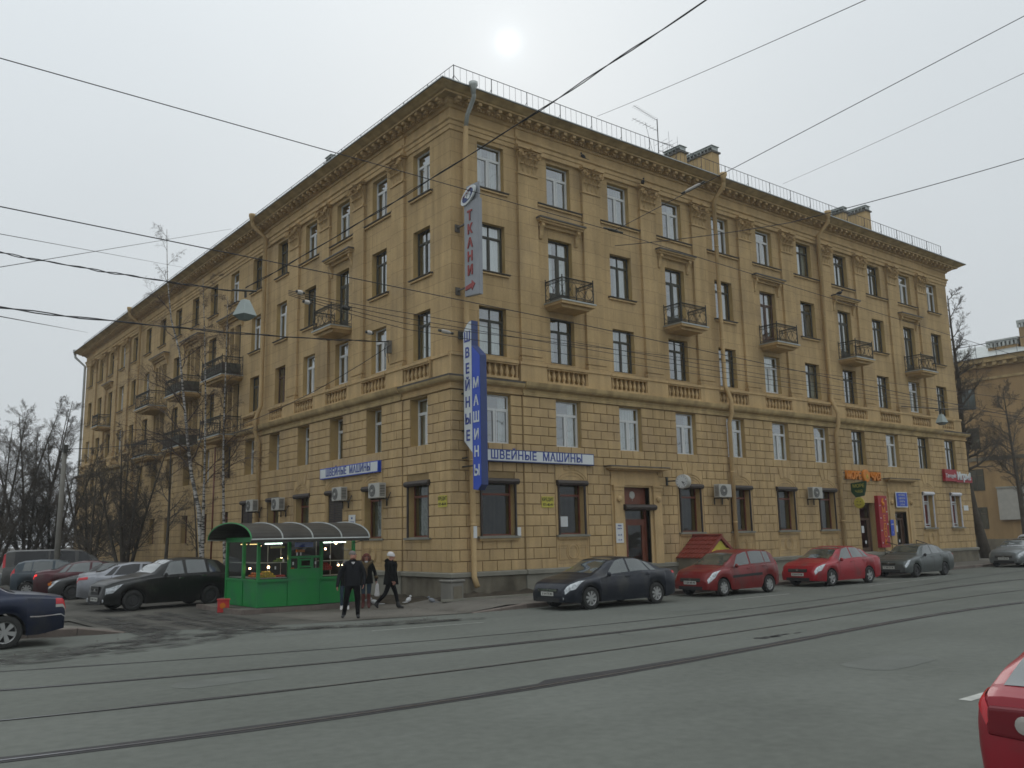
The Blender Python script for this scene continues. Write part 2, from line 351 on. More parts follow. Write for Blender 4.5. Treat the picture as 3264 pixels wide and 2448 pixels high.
# ------------------------------------------------------------------ ground, street, footways
def sheet(name, pts, z, mt, **pr):
    b = MB(); b.add([(x, y, z) for x, y in pts], [tuple(range(len(pts)))]); return b.build(name, mt, None, **pr)
def kerby(x): return -4.55+0.045*(x+2)
sheet('ground', [(-700,-700),(900,-700),(900,900),(-700,900)], -0.03, M['lot'], kind='structure')
sheet('road', [(-200,-60),(300,-60),(300,kerby(300)),(-2.5,kerby(-2.5)),(-6,-4.0),(-11.2,-2.35),(-60,0.9),(-200,8)], 0.0, M['asph'], kind='structure')
sheet('yard', [(-11.2,-2.35),(-6.0,-4.0),(-2.5,-4.55),(-2.5,-1.0),(-2.6,4),(-2.6,60),(-26,60),(-26,4),(-11.3,2.4)], 0.004, M['lot'], kind='structure')
# corner apron of lighter footway asphalt (dropped kerb)
sheet('path', [(-6.9,-0.3),(-6.4,-3.6),(-2.35,-4.5),(-1.2,-4.3),(-1.2,-0.6),(-2.4,0.4),(-3.2,0.45),(-6.6,0.45)], 0.009, M['pave'], kind='structure')
# raised footway along the street facade
b = MB()
xs = [-1.15,0,1,3,6,10,16,24,34,45,60,90]
top = [(x, kerby(x)+0.16) for x in xs]; ends = [(90, 3), (40, 1.2), (37.0, -0.2), (-0.2, -0.2), (-1.15, -0.4)]
b.add([(x, y, 0.135) for x, y in top+ends], [tuple(range(len(top)+len(ends)))])
b.add([(-1.15, kerby(-1.15)+0.16, 0.135), (-1.15, -0.4, 0.135), (-2.5, -0.5, 0.012), (-2.5, kerby(-2.5)+0.16, 0.012)], [(0,1,2,3)])
b.build('pavement', M['pave'], None, kind='structure')
# kerb stones along the street
kb = link('kerb', None, kind='structure')
def kerbstone(p0, p1, h0, h1, w, side, par, mt=M['kerb']):
    p0 = Vector((*p0, 0)); p1 = Vector((*p1, 0)); t = (p1-p0).normalized(); nrm_ = Vector((-t.y, t.x, 0))*side
    g = 0.008; a = p0+t*g; c_ = p1-t*g; q = nrm_*w; bv = 0.02
    b = MB(); vs = []
    for P, h in ((a, h0), (c_, h1)):
        vs += [P+Vector((0,0,-0.05)), P+Vector((0,0,max(h-bv, 0.0))), P+nrm_*bv+Vector((0,0,h)), P+q+Vector((0,0,h)), P+q+Vector((0,0,-0.05))]
    b.add(vs, [(0,1,6,5),(1,2,7,6),(2,3,8,7),(3,4,9,8),(0,4,3,2,1),(5,6,7,8,9)])
    b.build('kerb_stone', mt, par)
x = -2.45; first = True
while x < 60:
    l_ = 1.0 if x < 30 else 2.0
    h0 = 0.02 if x < -1.9 else (0.09 if x < -1 else 0.14); h1 = 0.07 if x < -1.9 else 0.14
    if x < -2.2: h0, h1 = 0.012, 0.075
    elif x < -1.2: h0, h1 = 0.075, 0.14
    kerbstone((x, kerby(x)), (x+l_, kerby(x+l_)), h0, h1, 0.16, 1, kb); x += l_
# traffic island / far footway on the left
isl = [(-11.1,-2.33),(-12.0,-1.75),(-13.0,-1.45),(-14.2,-1.25),(-16,-0.95),(-20,-0.5),(-30,0.4),(-60,2.6)]
b = MB(); inner = [(-60,8),(-22,4.2),(-16,2.9),(-13,1.9),(-11.9,0.6),(-11.25,-1.2)]
zz = [0.01,0.13,0.135,0.135,0.135,0.135,0.135,0.135]
off = [(x, y+0.15) for x, y in isl]
b.add([(x, y, z) for (x, y), z in zip(off, zz)]+[(x, y, 0.135 if x < -12.5 else 0.05) for x, y in inner], [tuple(range(len(off)+len(inner)))])
b.build('footway', M['pave'], None, kind='structure')
kb2 = link('kerb', None, kind='structure')
for i in range(len(isl)-2):
    p, q = isl[i], isl[i+1]; n_ = max(1, round(math.dist(p, q)))
    for k in range(n_):
        a = [p[j]+(q[j]-p[j])*k/n_ for j in (0,1)]; c_ = [p[j]+(q[j]-p[j])*(k+1)/n_ for j in (0,1)]
        kerbstone(a, c_, 0.012 if (i == 0 and k == 0) else 0.14, 0.14, 0.15, -1, kb2)
# soil strip at the foot of the wall, and dark verge by the side facade
def mound(name, pts, z, hgt, mt, seed):
    rnd = random.Random(seed); b = MB(); nx, ny = 26, 7; (x0, y0), (x1, y1), (x2, y2), (x3, y3) = pts; vs = []
    for i in range(nx+1):
        for j in range(ny+1):
            u, v = i/nx, j/ny
            X = (x0*(1-u)+x1*u)*(1-v)+(x3*(1-u)+x2*u)*v; Y = (y0*(1-u)+y1*u)*(1-v)+(y3*(1-u)+y2*u)*v
            e = min(1, u*6, (1-u)*6)*min(1, v*4); vs.append((X, Y, z+e*hgt*(0.6+0.6*rnd.random())*(0.7+0.3*math.sin(i*.9))))
    b.add(vs, [(i*(ny+1)+j, (i+1)*(ny+1)+j, (i+1)*(ny+1)+j+1, i*(ny+1)+j+1) for i in range(nx) for j in range(ny)])
    return b.build(name, mt, None, smooth=True, kind='structure')
mound('soil_strip', [(-1.6,-1.75),(3.6,-1.75),(3.6,-0.3),(-1.0,-0.3)], 0.136, 0.13, M['dirtm'], 1)
mound('soil_strip', [(-2.3,4.5),(-2.2,-1.1),(-0.25,-0.6),(-0.25,4.5)], 0.012, 0.10, M['dirtm'], 2)
mound('verge', [(-4.4,60),(-4.0,6),(-0.2,6),(-0.2,60)], 0.0, 0.16, M['dirtm'], 3)
b = MB(); b.box(-1.7,3.6,-1.86,-1.78,0.13,0.20); b.build('bed_edging', M['ledge'], None, kind='structure')

# tram rails and bitumen seams
railpts = [
 [(-40,-14.2),(-15.5,-14.78),(-13.1,-15.15),(-9.5,-15.2),(-3.5,-14.85),(9.4,-14.1),(60,-11.2)],
 [(-40,-12.2),(-15.17,-12.51),(-12.1,-12.85),(-7.9,-13.2),(-0.96,-12.86),(14.6,-12.0),(60,-9.4)],
 [(-40,-9.3),(-14.8,-9.9),(-11.2,-10.5),(-6.4,-11.15),(1.7,-10.84),(21,-9.34),(60,-6.5)],
 [(-40,-6.2),(-14.46,-7.62),(-10.45,-8.6),(-5.1,-9.55),(3.4,-9.5),(28,-6.52),(60,-3.6)]]
def rpoly(p, n=90):
    X = np.array([q[0] for q in p]); Y = np.array([q[1] for q in p]); c_ = np.polyfit(X[1:-1], Y[1:-1], 3)
    xs = np.linspace(X[1], X[-2], n); ys = np.polyval(c_, xs)
    s0 = (ys[1]-ys[0])/(xs[1]-xs[0]); s1 = (ys[-1]-ys[-2])/(xs[-1]-xs[-2])
    s0 = max(-.03, min(.03, s0)); s1 = max(-.06, min(.11, s1))
    return [(-60, ys[0]+s0*(-60-xs[0]))]+list(zip(xs, ys))+[(80, ys[-1]+s1*(80-xs[-1]))]
seamw = [(0.10, 0.13), (0.025, 0.03), (0.06, 0.075), (0.02, 0.02)]
for k, rp in enumerate(railpts):
    pl = rpoly(rp); rnd = random.Random(20+k)
    fine = []
    for (xa, ya), (xb, yb) in zip(pl, pl[1:]):
        n_ = max(1, int(abs(xb-xa)/0.22)); n_ = min(n_, 60)
        fine += [(xa+(xb-xa)*i/n_, ya+(yb-ya)*i/n_) for i in range(n_)]
    b = MB(); vs = []; wob = 0; big = 0
    for i, (xa, ya) in enumerate(fine):
        wob = wob*0.85+rnd.uniform(-1, 1)*0.012
        if rnd.random() < 0.012: big = rnd.uniform(0.1, 0.26)
        big *= 0.93
        w0, w1 = seamw[k]
        vs += [(xa, ya-w0-abs(wob), 0.006), (xa, ya+w1+abs(wob)*1.5+(big if k in (0, 2) else big*.25), 0.006)]
    b.add(vs, [(2*i, 2*i+2, 2*i+3, 2*i+1) for i in range(len(fine)-1)])
    b.build('bitumen_seam', M['seam'], None, kind='structure')
    if k < 3:
        b = MB(); vs = []; w_ = 0.022 if k == 0 else 0.014
        for xa, ya in pl: vs += [(xa, ya-w_, 0.011), (xa, ya+w_, 0.011)]
        b.add(vs, [(2*i, 2*i+2, 2*i+3, 2*i+1) for i in range(len(pl)-1)])
        b.build('tram_rail', M['steel'], None, kind='structure')
def strip(name, p0, p1, w, z, mt, **k):
    p0 = Vector((*p0, 0)); p1 = Vector((*p1, 0)); t = (p1-p0).normalized(); q = Vector((-t.y, t.x, 0))*w/2; b = MB(); up = Vector((0,0,z))
    b.add([p0-q+up, p1-q+up, p1+q+up, p0+q+up], [(0,1,2,3)]); return b.build(name, mt, None, **k)
strip('lane_marking', (-6.8,-6.62), (-3.86,-6.98), 0.05, 0.005, M['line'], kind='structure')
strip('lane_marking', (5.6,-7.05), (8.86,-6.95), 0.06, 0.005, M['line'], kind='structure')
strip('lane_marking', (14.2,-6.75), (20.5,-6.2), 0.05, 0.005, M['line'], kind='structure')
strip('lane_marking', (-5.85,-19.69), (-2.4,-19.6), 0.15, 0.005, M['line'], kind='structure')
strip('lane_marking', (1.5,-19.4), (5.5,-19.2), 0.15, 0.005, M['line'], kind='structure')
# broken patch between the rails
b = MB(); rnd = random.Random(5)
for k in range(12):
    cx, cy = -1.7+rnd.uniform(-.8,.9), -13.95+rnd.uniform(-.09,.09); r_ = rnd.uniform(.03,.13)
    n_ = 7; b.add([(cx+math.cos(2*PI*i/n_)*r_*rnd.uniform(.8,2.2), cy+math.sin(2*PI*i/n_)*r_*rnd.uniform(.3,.8), 0.007) for i in range(n_)], [tuple(range(n_))])
b.build('pothole_patch', M['seam'], None, kind='structure')
# repairs, cracks and grit on the carriageway
M['patch'] = mat('newer_asphalt_patch', (0.118, 0.124, 0.108), 0.9, var=0.15, scale=2, fine=0.15, bump=0.3, bscale=60)
M['crack'] = mat('asphalt_crack', (0.05, 0.05, 0.045), 0.95, var=0.2)
rnd = random.Random(77)
for cx, cy, lx, ly in ((-3.5,-17.4,1.9,.9),(6.5,-11.9,2.6,.8),(-12.0,-11.4,1.6,.7),(2.5,-8.4,2.2,.7),(-8.2,-5.6,1.4,.8)):
    b = MB(); n_ = 14; P = []
    for i in range(n_):
        a = 2*PI*i/n_; q = 1/max(abs(math.cos(a)), abs(math.sin(a)))**.85; P.append((cx+math.cos(a)*q*lx/2*rnd.uniform(.95,1.04), cy+math.sin(a)*q*ly/2*rnd.uniform(.93,1.05)+.03*math.cos(a), 0.0035))
    b.add(P, [tuple(range(n_))]); b.build('asphalt_patch', M['patch'], None, kind='structure')
b = MB()
for k in range(8):
    x_, y_ = rnd.uniform(-14,8), rnd.uniform(-21,-6); a = rnd.choice([0, .1, 1.4, 1.7, .6]); vs = []; w = rnd.uniform(.005,.012); n_ = rnd.randint(8,26)
    for i in range(n_):
        a += rnd.gauss(0,.28); x_ += math.cos(a)*.12; y_ += math.sin(a)*.12; ww = w*rnd.uniform(.4,1.3); vs += [(x_-math.sin(a)*ww, y_+math.cos(a)*ww, .0055), (x_+math.sin(a)*ww, y_-math.cos(a)*ww, .0055)]
    b.add(vs, [(2*i, 2*i+2, 2*i+3, 2*i+1) for i in range(n_-1)])
b.build('asphalt_cracks', M['crack'], None, kind='structure')
b = MB()
for k in range(420):
    x_ = rnd.uniform(-16,20); y_ = kerby(x_)-abs(rnd.gauss(0,.35))-.02 if rnd.random() < .6 else rnd.uniform(-1.6,-4.2); z_ = 0.0 if y_ < kerby(x_) else (.136 if x_ > -1 else .01); s_ = rnd.uniform(.008,.028)
    b.add([(x_-s_,y_,z_),(x_,y_-s_*.7,z_),(x_+s_,y_,z_),(x_,y_+s_*.7,z_),(x_,y_,z_+s_)], [(0,1,4),(1,2,4),(2,3,4),(3,0,4)])
b.build('grit', M['pave'], None, kind='stuff', label='scattered grit and litter crumbs along the kerb and footway', category='grit')
# tyre marks fanning out of the yard
tm = bpy.data.materials.new('damp_tyre_mark'); tm.use_nodes = True; t_ = tm.node_tree
pb = t_.nodes['Principled BSDF']; pb.inputs['Base Color'].default_value = (0.045,0.042,0.036,1); pb.inputs['Roughness'].default_value = 0.75
no = t_.nodes.new('ShaderNodeTexNoise'); no.inputs['Scale'].default_value = 2.3; no.inputs['Detail'].default_value = 6
ge = t_.nodes.new('ShaderNodeNewGeometry'); t_.links.new(ge.outputs['Position'], no.inputs['Vector'])
mr = t_.nodes.new('ShaderNodeMapRange'); mr.inputs['From Min'].default_value = 0.38; mr.inputs['From Max'].default_value = 0.62; mr.inputs['To Max'].default_value = 0.6
t_.links.new(no.outputs['Fac'], mr.inputs['Value']); t_.links.new(mr.outputs[0], pb.inputs['Alpha'])
rnd = random.Random(11); b = MB()
for k in range(15):
    sx_, sy_ = -9.8+rnd.uniform(-1.2, 2.6), 2.0+rnd.uniform(-.5,1.5)
    turn = rnd.choice([-1, -1, -1, 1]); rad = rnd.uniform(3.2, 7.5); w = rnd.uniform(.10,.24); cxx = sx_+turn*rad; vs = []
    yb = rnd.uniform(-2.2,-4.2)
    path = [(sx_, sy_-i*(sy_-yb)/6) for i in range(7)]
    n_ = 16
    for i in range(1, n_+1):
        a = i/n_*PI/2*rnd.uniform(.97,1.0); path.append((sx_+turn*rad*(1-math.cos(a)), yb-rad*math.sin(a)*0.52))
    z = 0.013+k*0.0015
    for i, (px, py) in enumerate(path):
        q0 = Vector(path[max(0, i-1)]); q1 = Vector(path[min(len(path)-1, i+1)]); t = (q1-q0).normalized(); vs += [(px-t.y*w, py+t.x*w, z), (px+t.y*w, py-t.x*w, z)]
    b.add(vs, [(2*i, 2*i+2, 2*i+3, 2*i+1) for i in range(len(path)-1)])
b.build('tyre_marks', tm, None, kind='structure')

# ------------------------------------------------------------------ the corner building
BLD = thing('apartment_building', 'long five-storey ochre corner apartment block with balconies and shops below', 'building')
RX = [1.83]+[5.22+3.36*i for i in range(9)]+[35.3]
LY = [1.97+3.1975*i for i in range(17)]
LEN = {'R': 37.15, 'L': 54.96}
FL = {5: (14.98, 16.74), 4: (11.77, 13.61), 3: (8.60, 10.40), 2: (5.33, 7.13)}
HW = 0.62
TRI = {6: 1, 8: 1, 10: 1}      # triple windows on the side facade, floors 3 and 4
def hole(side, i, fl):
    c_ = (RX if side == 'R' else LY)[i]; z0, z1 = FL[fl]; hw = HW if side == 'R' else 0.59
    if fl == 4 and ((side == 'R' and i % 2 == 1) or (side == 'L' and i in (2, 14))): z0 = 10.92
    if side == 'L' and i in TRI and fl in (3, 4): return (c_-1.12, c_+1.12, z0-0.75 if fl == 4 else z0-0.75, z1)
    if fl == 2: hw += 0.0
    return (c_-hw, c_+hw, z0, z1)
def wall_holes(mb, s0, s1, z0, z1, holes, d, dep, mi=0, mr=1):
    S = sorted({s0, s1, *[h[0] for h in holes], *[h[1] for h in holes]}); Z = sorted({z0, z1, *[h[2] for h in holes], *[h[3] for h in holes]})
    for i in range(len(S)-1):
        for j in range(len(Z)-1):
            sc_, zc = (S[i]+S[i+1])/2, (Z[j]+Z[j+1])/2
            if any(h[0] < sc_ < h[1] and h[2] < zc < h[3] for h in holes): continue
            mb.quad((S[i], d, Z[j]), (S[i], d, Z[j+1]), (S[i+1], d, Z[j+1]), (S[i+1], d, Z[j]), mi)
    for a, c_, e, f_ in holes:
        mb.quad((a,d,e),(a,d-dep,e),(a,d-dep,f_),(a,d,f_),mr); mb.quad((c_,d,e),(c_,d,f_),(c_,d-dep,f_),(c_,d-dep,e),mr)
        mb.quad((a,d,e),(c_,d,e),(c_,d-dep,e),(a,d-dep,e),mr); mb.quad((a,d,f_),(a,d-dep,f_),(c_,d-dep,f_),(c_,d,f_),mr)
for side in 'RL':
    b = SB(side); cols = RX if side == 'R' else LY; n_ = len(cols)
    wall_holes(b, 0, LEN[side], 7.5, 17.8, [hole(side, i, f_) for f_ in (3, 4, 5) for i in range(n_)], 0, 0.30)
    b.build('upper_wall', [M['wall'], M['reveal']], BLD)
# ground-floor openings: (centre, halfwidth, z0, z1, type)
GO = {'R': [(1.80, .71, 2.12, 4.02, 'shop'), (5.26, .60, 2.12, 4.02, 'arch'), (8.77, .72, .55, 3.92, 'door'), (11.98, .60, 2.12, 4.02, 'arch'), (15.35, .60, 2.12, 4.02, 'arch'),
            (18.74, .60, 2.12, 4.02, 'arch'), (22.09, .60, 2.12, 4.02, 'arch'), (25.62, .66, .55, 3.45, 'door7'), (28.95, .60, .55, 2.95, 'door8'), (32.0, .52, 2.12, 3.98, 'archw'), (35.2, .52, 2.12, 3.98, 'white')],
      'L': [(2.02, .66, 2.12, 4.02, 'shop'), (5.25, .66, 2.12, 4.02, 'arch'), (8.45, .66, 2.12, 4.02, 'archclosed'), (11.6, .66, 2.12, 4.02, 'arch'), (14.75, .6, 2.12, 4.0, 'shop'), (18.0, .62, 2.12, 4.0, 'closed')]
           +[(LY[i], .5, 1.9, 3.78, 'plain') for i in range(6, 17)]}
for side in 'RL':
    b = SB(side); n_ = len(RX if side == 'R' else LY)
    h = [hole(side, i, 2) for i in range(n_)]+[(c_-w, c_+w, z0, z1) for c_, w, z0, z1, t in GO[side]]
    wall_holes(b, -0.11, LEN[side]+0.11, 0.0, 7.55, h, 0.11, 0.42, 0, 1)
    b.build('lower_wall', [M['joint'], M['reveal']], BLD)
# back walls
b = MB()
b.box(36.85, 37.15, 0.02, 14, 0, 18.0); b.box(14, 36.9, 13.7, 14, 0, 18.0); b.box(13.7, 14, 14, 54.96, 0, 18.0); b.box(0.02, 14, 54.66, 54.96, 0, 18.0)
for z in (0.5, 4.45, 7.6, 10.75, 14.0, 17.3): b.box(0.35, 36.8, 0.35, 13.6, z, z+.2); b.box(0.35, 13.6, 13.65, 54.6, z, z+.2)
b.build('rear_wall', M['trim'], BLD)

FOOT = [(0,0),(37.15,0),(37.15,14),(14,14),(14,54.96),(0,54.96)]
def sweep(name, prof, mt, par=BLD, mi=None, smooth=False):
    n_ = len(FOOT); b = MB(); vs = []
    for i in range(n_):
        p0 = Vector(FOOT[i-1]); p1 = Vector(FOOT[i]); p2 = Vector(FOOT[(i+1) % n_])
        d1 = (p1-p0).normalized(); d2 = (p2-p1).normalized(); n1 = Vector((d1.y, -d1.x)); n2 = Vector((d2.y, -d2.x)); mdir = (n1+n2)/(1+n1.dot(n2))
        for d, z in prof: q = p1+mdir*d; vs.append((q.x, q.y, z))
    k = len(prof); fs = []; b.add(vs, [])
    for i in range(n_):
        j = (i+1) % n_
        for a in range(k-1): b.f.append((i*k+a, j*k+a, j*k+a+1, i*k+a+1)); b.mi.append(mi[a] if mi else 0)
    return b.build(name, mt, par)
sweep('plinth', [(0.20,-0.1),(0.20,0.74),(0.27,0.76),(0.27,0.88),(0.10,0.93)], [M['plinth'], M['ledge']], mi=[0,1,1,1])
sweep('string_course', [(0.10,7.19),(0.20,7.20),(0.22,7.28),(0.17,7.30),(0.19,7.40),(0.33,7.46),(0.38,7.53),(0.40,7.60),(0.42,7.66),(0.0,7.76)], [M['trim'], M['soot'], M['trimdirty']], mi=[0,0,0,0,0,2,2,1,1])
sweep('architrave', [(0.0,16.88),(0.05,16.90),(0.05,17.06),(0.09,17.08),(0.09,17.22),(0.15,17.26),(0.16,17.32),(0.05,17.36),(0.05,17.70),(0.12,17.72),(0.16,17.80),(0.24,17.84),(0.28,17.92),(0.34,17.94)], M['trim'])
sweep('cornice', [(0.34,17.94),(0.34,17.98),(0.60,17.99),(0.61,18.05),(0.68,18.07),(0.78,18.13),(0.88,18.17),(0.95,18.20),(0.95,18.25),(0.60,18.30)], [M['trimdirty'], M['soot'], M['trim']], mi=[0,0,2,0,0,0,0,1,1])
sweep('roof', [(0.98,18.22),(0.98,18.26),(0.5,18.36),(-7.0,20.55)], [M['roof'], M['flash']], mi=[1,0,0])
# forward break of the entablature and string course over the pilastered bays
def mould(side, s0, s1, prof, name, mt):
    b = SB(side); n_ = len(prof); vs = [(s0, d, z) for d, z in prof]+[(s1, d, z) for d, z in prof]
    b.add(vs, [(a, a+1, n_+a+1, n_+a) for a in range(n_-1)]+[tuple(range(n_))[::-1], tuple(range(n_, 2*n_))]); return b.build(name, mt, BLD)
BRK = [('R', 2.98, 34.15), ('L', 3.05, 16.2), ('L', 38.9, 51.9)]
for sd, a, c_ in BRK:
    mould(sd, a, c_, [(-.02,16.86),(0.12,16.885),(0.12,17.05),(0.16,17.07),(0.16,17.21),(0.23,17.25),(0.24,17.33),(0.12,17.37),(0.12,17.69),(0.18,17.71),(0.20,17.79),(0.0,17.80)], 'entablature_break', M['trim'])
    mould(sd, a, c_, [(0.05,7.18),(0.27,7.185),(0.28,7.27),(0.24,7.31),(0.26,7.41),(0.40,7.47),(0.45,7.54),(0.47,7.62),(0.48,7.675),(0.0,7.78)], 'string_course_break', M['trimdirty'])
    mould(sd, a, c_, [(0.0,0.0),(0.255,0.0),(0.255,0.735),(0.33,0.755),(0.33,0.885),(0.1,0.95)], 'plinth_break', M['ledge'])
# modillions and egg band
bm_ = MB(); bm_.box(-.085,.085,-.575,-.33,-.02,.10); bm_.box(-.07,.07,-.46,-.33,-.09,-.02); me_mod = bevel(bm_.mesh('modillion', M['trim']), .012, 1)
for side in 'RL':
    n_ = int(LEN[side]/0.47)
    for k in range(n_+1):
        s_ = 0.05+k*(LEN[side]-.1)/n_
        lo, ro = place(side, s_, 0.0, 17.88); link('modillion', me_mod, BLD, lo, ro)
    b = SB(side); s_ = 0.0
    while s_ < LEN[side]:
        b.box(s_, s_+.07, .2, .30, 17.80, 17.90); s_ += .13
    b.build('egg_band', M['trim'], BLD, kind='stuff')

# rusticated stone blocks
JZ = [0.90,1.265,1.655,2.045,2.435,2.825,3.22,3.61,4.00,4.36,4.705,5.045,5.39,5.735,6.075,6.415,6.76,7.17]
blk_cache = {}
def blockmesh(w, h):
    k = (round(w, 2), round(h, 2))
    if k not in blk_cache:
        b = MB(); w_, h_ = w/2, h/2; e = 0.012; D = 0.045
        vs = [(-w_,0,-h_),(w_,0,-h_),(w_,0,h_),(-w_,0,h_),(-w_,-D+e,-h_),(w_,-D+e,-h_),(w_,-D+e,h_),(-w_,-D+e,h_),(-w_+e,-D,-h_+e),(w_-e,-D,-h_+e),(w_-e,-D,h_-e),(-w_+e,-D,h_-e)]
        fs = [(8,9,10,11)]+[(i, (i+1) % 4, 4+(i+1) % 4, 4+i) for i in range(4)]+[(4+i, 4+(i+1) % 4, 8+(i+1) % 4, 8+i) for i in range(4)]
        b.add(vs, fs); blk_cache[k] = b.mesh('stone_block', M['block'])
    return blk_cache[k]
def niche(side, g):
    c_, w, z0, z1, t = g
    if t in ('arch', 'archclosed', 'archw'): return [(c_-.82, c_+.82, 0.9, 4.705)]
    if t == 'door': return [(7.30, 10.02, 0.0, 4.80)]
    if t == 'door8': return [(27.75, 30.25, 0.0, 4.80)]
    if t == 'door7': return [(c_-.72, c_+.72, 0.0, 4.0)]
    if t == 'shop': return [(c_-w-.06, c_+w+.06, 2.04, 4.2)]
    return [(c_-w-.02, c_+w+.02, z0-.02, z1+.02)]
blocks = []
for side in 'RL':
    n_ = len(RX if side == 'R' else LY); cut = []
    for i in range(n_):
        a, c_, e, f_ = hole(side, i, 2); cut.append((a-.0, c_+.0, e-.10, f_))
    for g in GO[side]: cut += niche(side, g)
    lo_ = -0.155 if side == 'R' else -0.105
    zones = ([(lo_, 2.99, 0), (2.99, 34.15, 1), (34.15, 37.15+.155, 0)] if side == 'R' else [(lo_, 3.05, 0), (3.05, 16.2, 1), (16.2, 38.9, 0), (38.9, 51.9, 1), (51.9, 54.96+.1, 0)])
    for r in range(len(JZ)-1):
        z0, z1 = JZ[r], JZ[r+1]; zc = (z0+z1)/2
        for a, c_, fw in zones:
            iv = [(a, c_)]
            for ca, cb, cz0, cz1 in cut:
                if cz0 < zc < cz1:
                    nv = []
                    for p, q in iv:
                        if cb <= p or ca >= q: nv.append((p, q)); continue
                        if ca > p+.02: nv.append((p, ca))
                        if cb < q-.02: nv.append((cb, q))
                    iv = nv
            for p, q in iv:
                L_ = q-p
                if L_ < .06: continue
                k = max(1, round(L_/0.66))
                if L_ > 1.0 and r % 2: cuts = [p]+[p+L_*(i+.5)/k for i in range(k)]+[q]
                else: cuts = [p+L_*i/k for i in range(k+1)]
                for u, v in zip(cuts, cuts[1:]):
                    if v-u > .05: blocks.append((side, (u+v)/2, v-u-.024, zc, z1-z0-.024, 0.112+(.055 if fw else 0)+random.uniform(-.003,.003)))
def bdist(bk):
    p = (bk[1], 0) if bk[0] == 'R' else (0, bk[1]); return math.dist(p, (CAM.x, CAM.y))+abs(bk[3]-2)*.3
blocks.sort(key=bdist)
for bk in blocks[:300]:
    lo, ro = place(bk[0], bk[1], bk[5], bk[3]); link('stone_block', blockmesh(bk[2], bk[4]), BLD, lo, ro)
for side in 'RL':
    b = SB(side)
    for bk in blocks[300:]:
        if bk[0] != side: continue
        s_, w_, z, h_, d = bk[1], bk[2]/2, bk[3], bk[4]/2, bk[5]; e = .012; D = .045
        vs = [(s_-w_,d,z-h_),(s_+w_,d,z-h_),(s_+w_,d,z+h_),(s_-w_,d,z+h_)]+[(s_-w_,d+D-e,z-h_),(s_+w_,d+D-e,z-h_),(s_+w_,d+D-e,z+h_),(s_-w_,d+D-e,z+h_)]+[(s_-w_+e,d+D,z-h_+e),(s_+w_-e,d+D,z-h_+e),(s_+w_-e,d+D,z+h_-e),(s_-w_+e,d+D,z+h_-e)]
        b.add(vs, [(8,9,10,11)]+[(i, (i+1) % 4, 4+(i+1) % 4, 4+i) for i in range(4)]+[(4+i, 4+(i+1) % 4, 8+(i+1) % 4, 8+i) for i in range(4)])
    b.build('stone_blocks', M['block'], BLD, kind='stuff')
# masonry backing for the forward zones
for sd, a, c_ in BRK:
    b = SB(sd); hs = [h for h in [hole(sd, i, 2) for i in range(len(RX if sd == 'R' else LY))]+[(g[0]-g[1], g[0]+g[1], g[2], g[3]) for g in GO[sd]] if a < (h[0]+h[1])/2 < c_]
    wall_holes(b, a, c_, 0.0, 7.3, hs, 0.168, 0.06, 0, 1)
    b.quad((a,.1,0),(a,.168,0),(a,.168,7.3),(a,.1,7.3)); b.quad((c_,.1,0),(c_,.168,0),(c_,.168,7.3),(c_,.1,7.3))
    b.build('wall_backing', [M['joint'], M['reveal']], BLD)
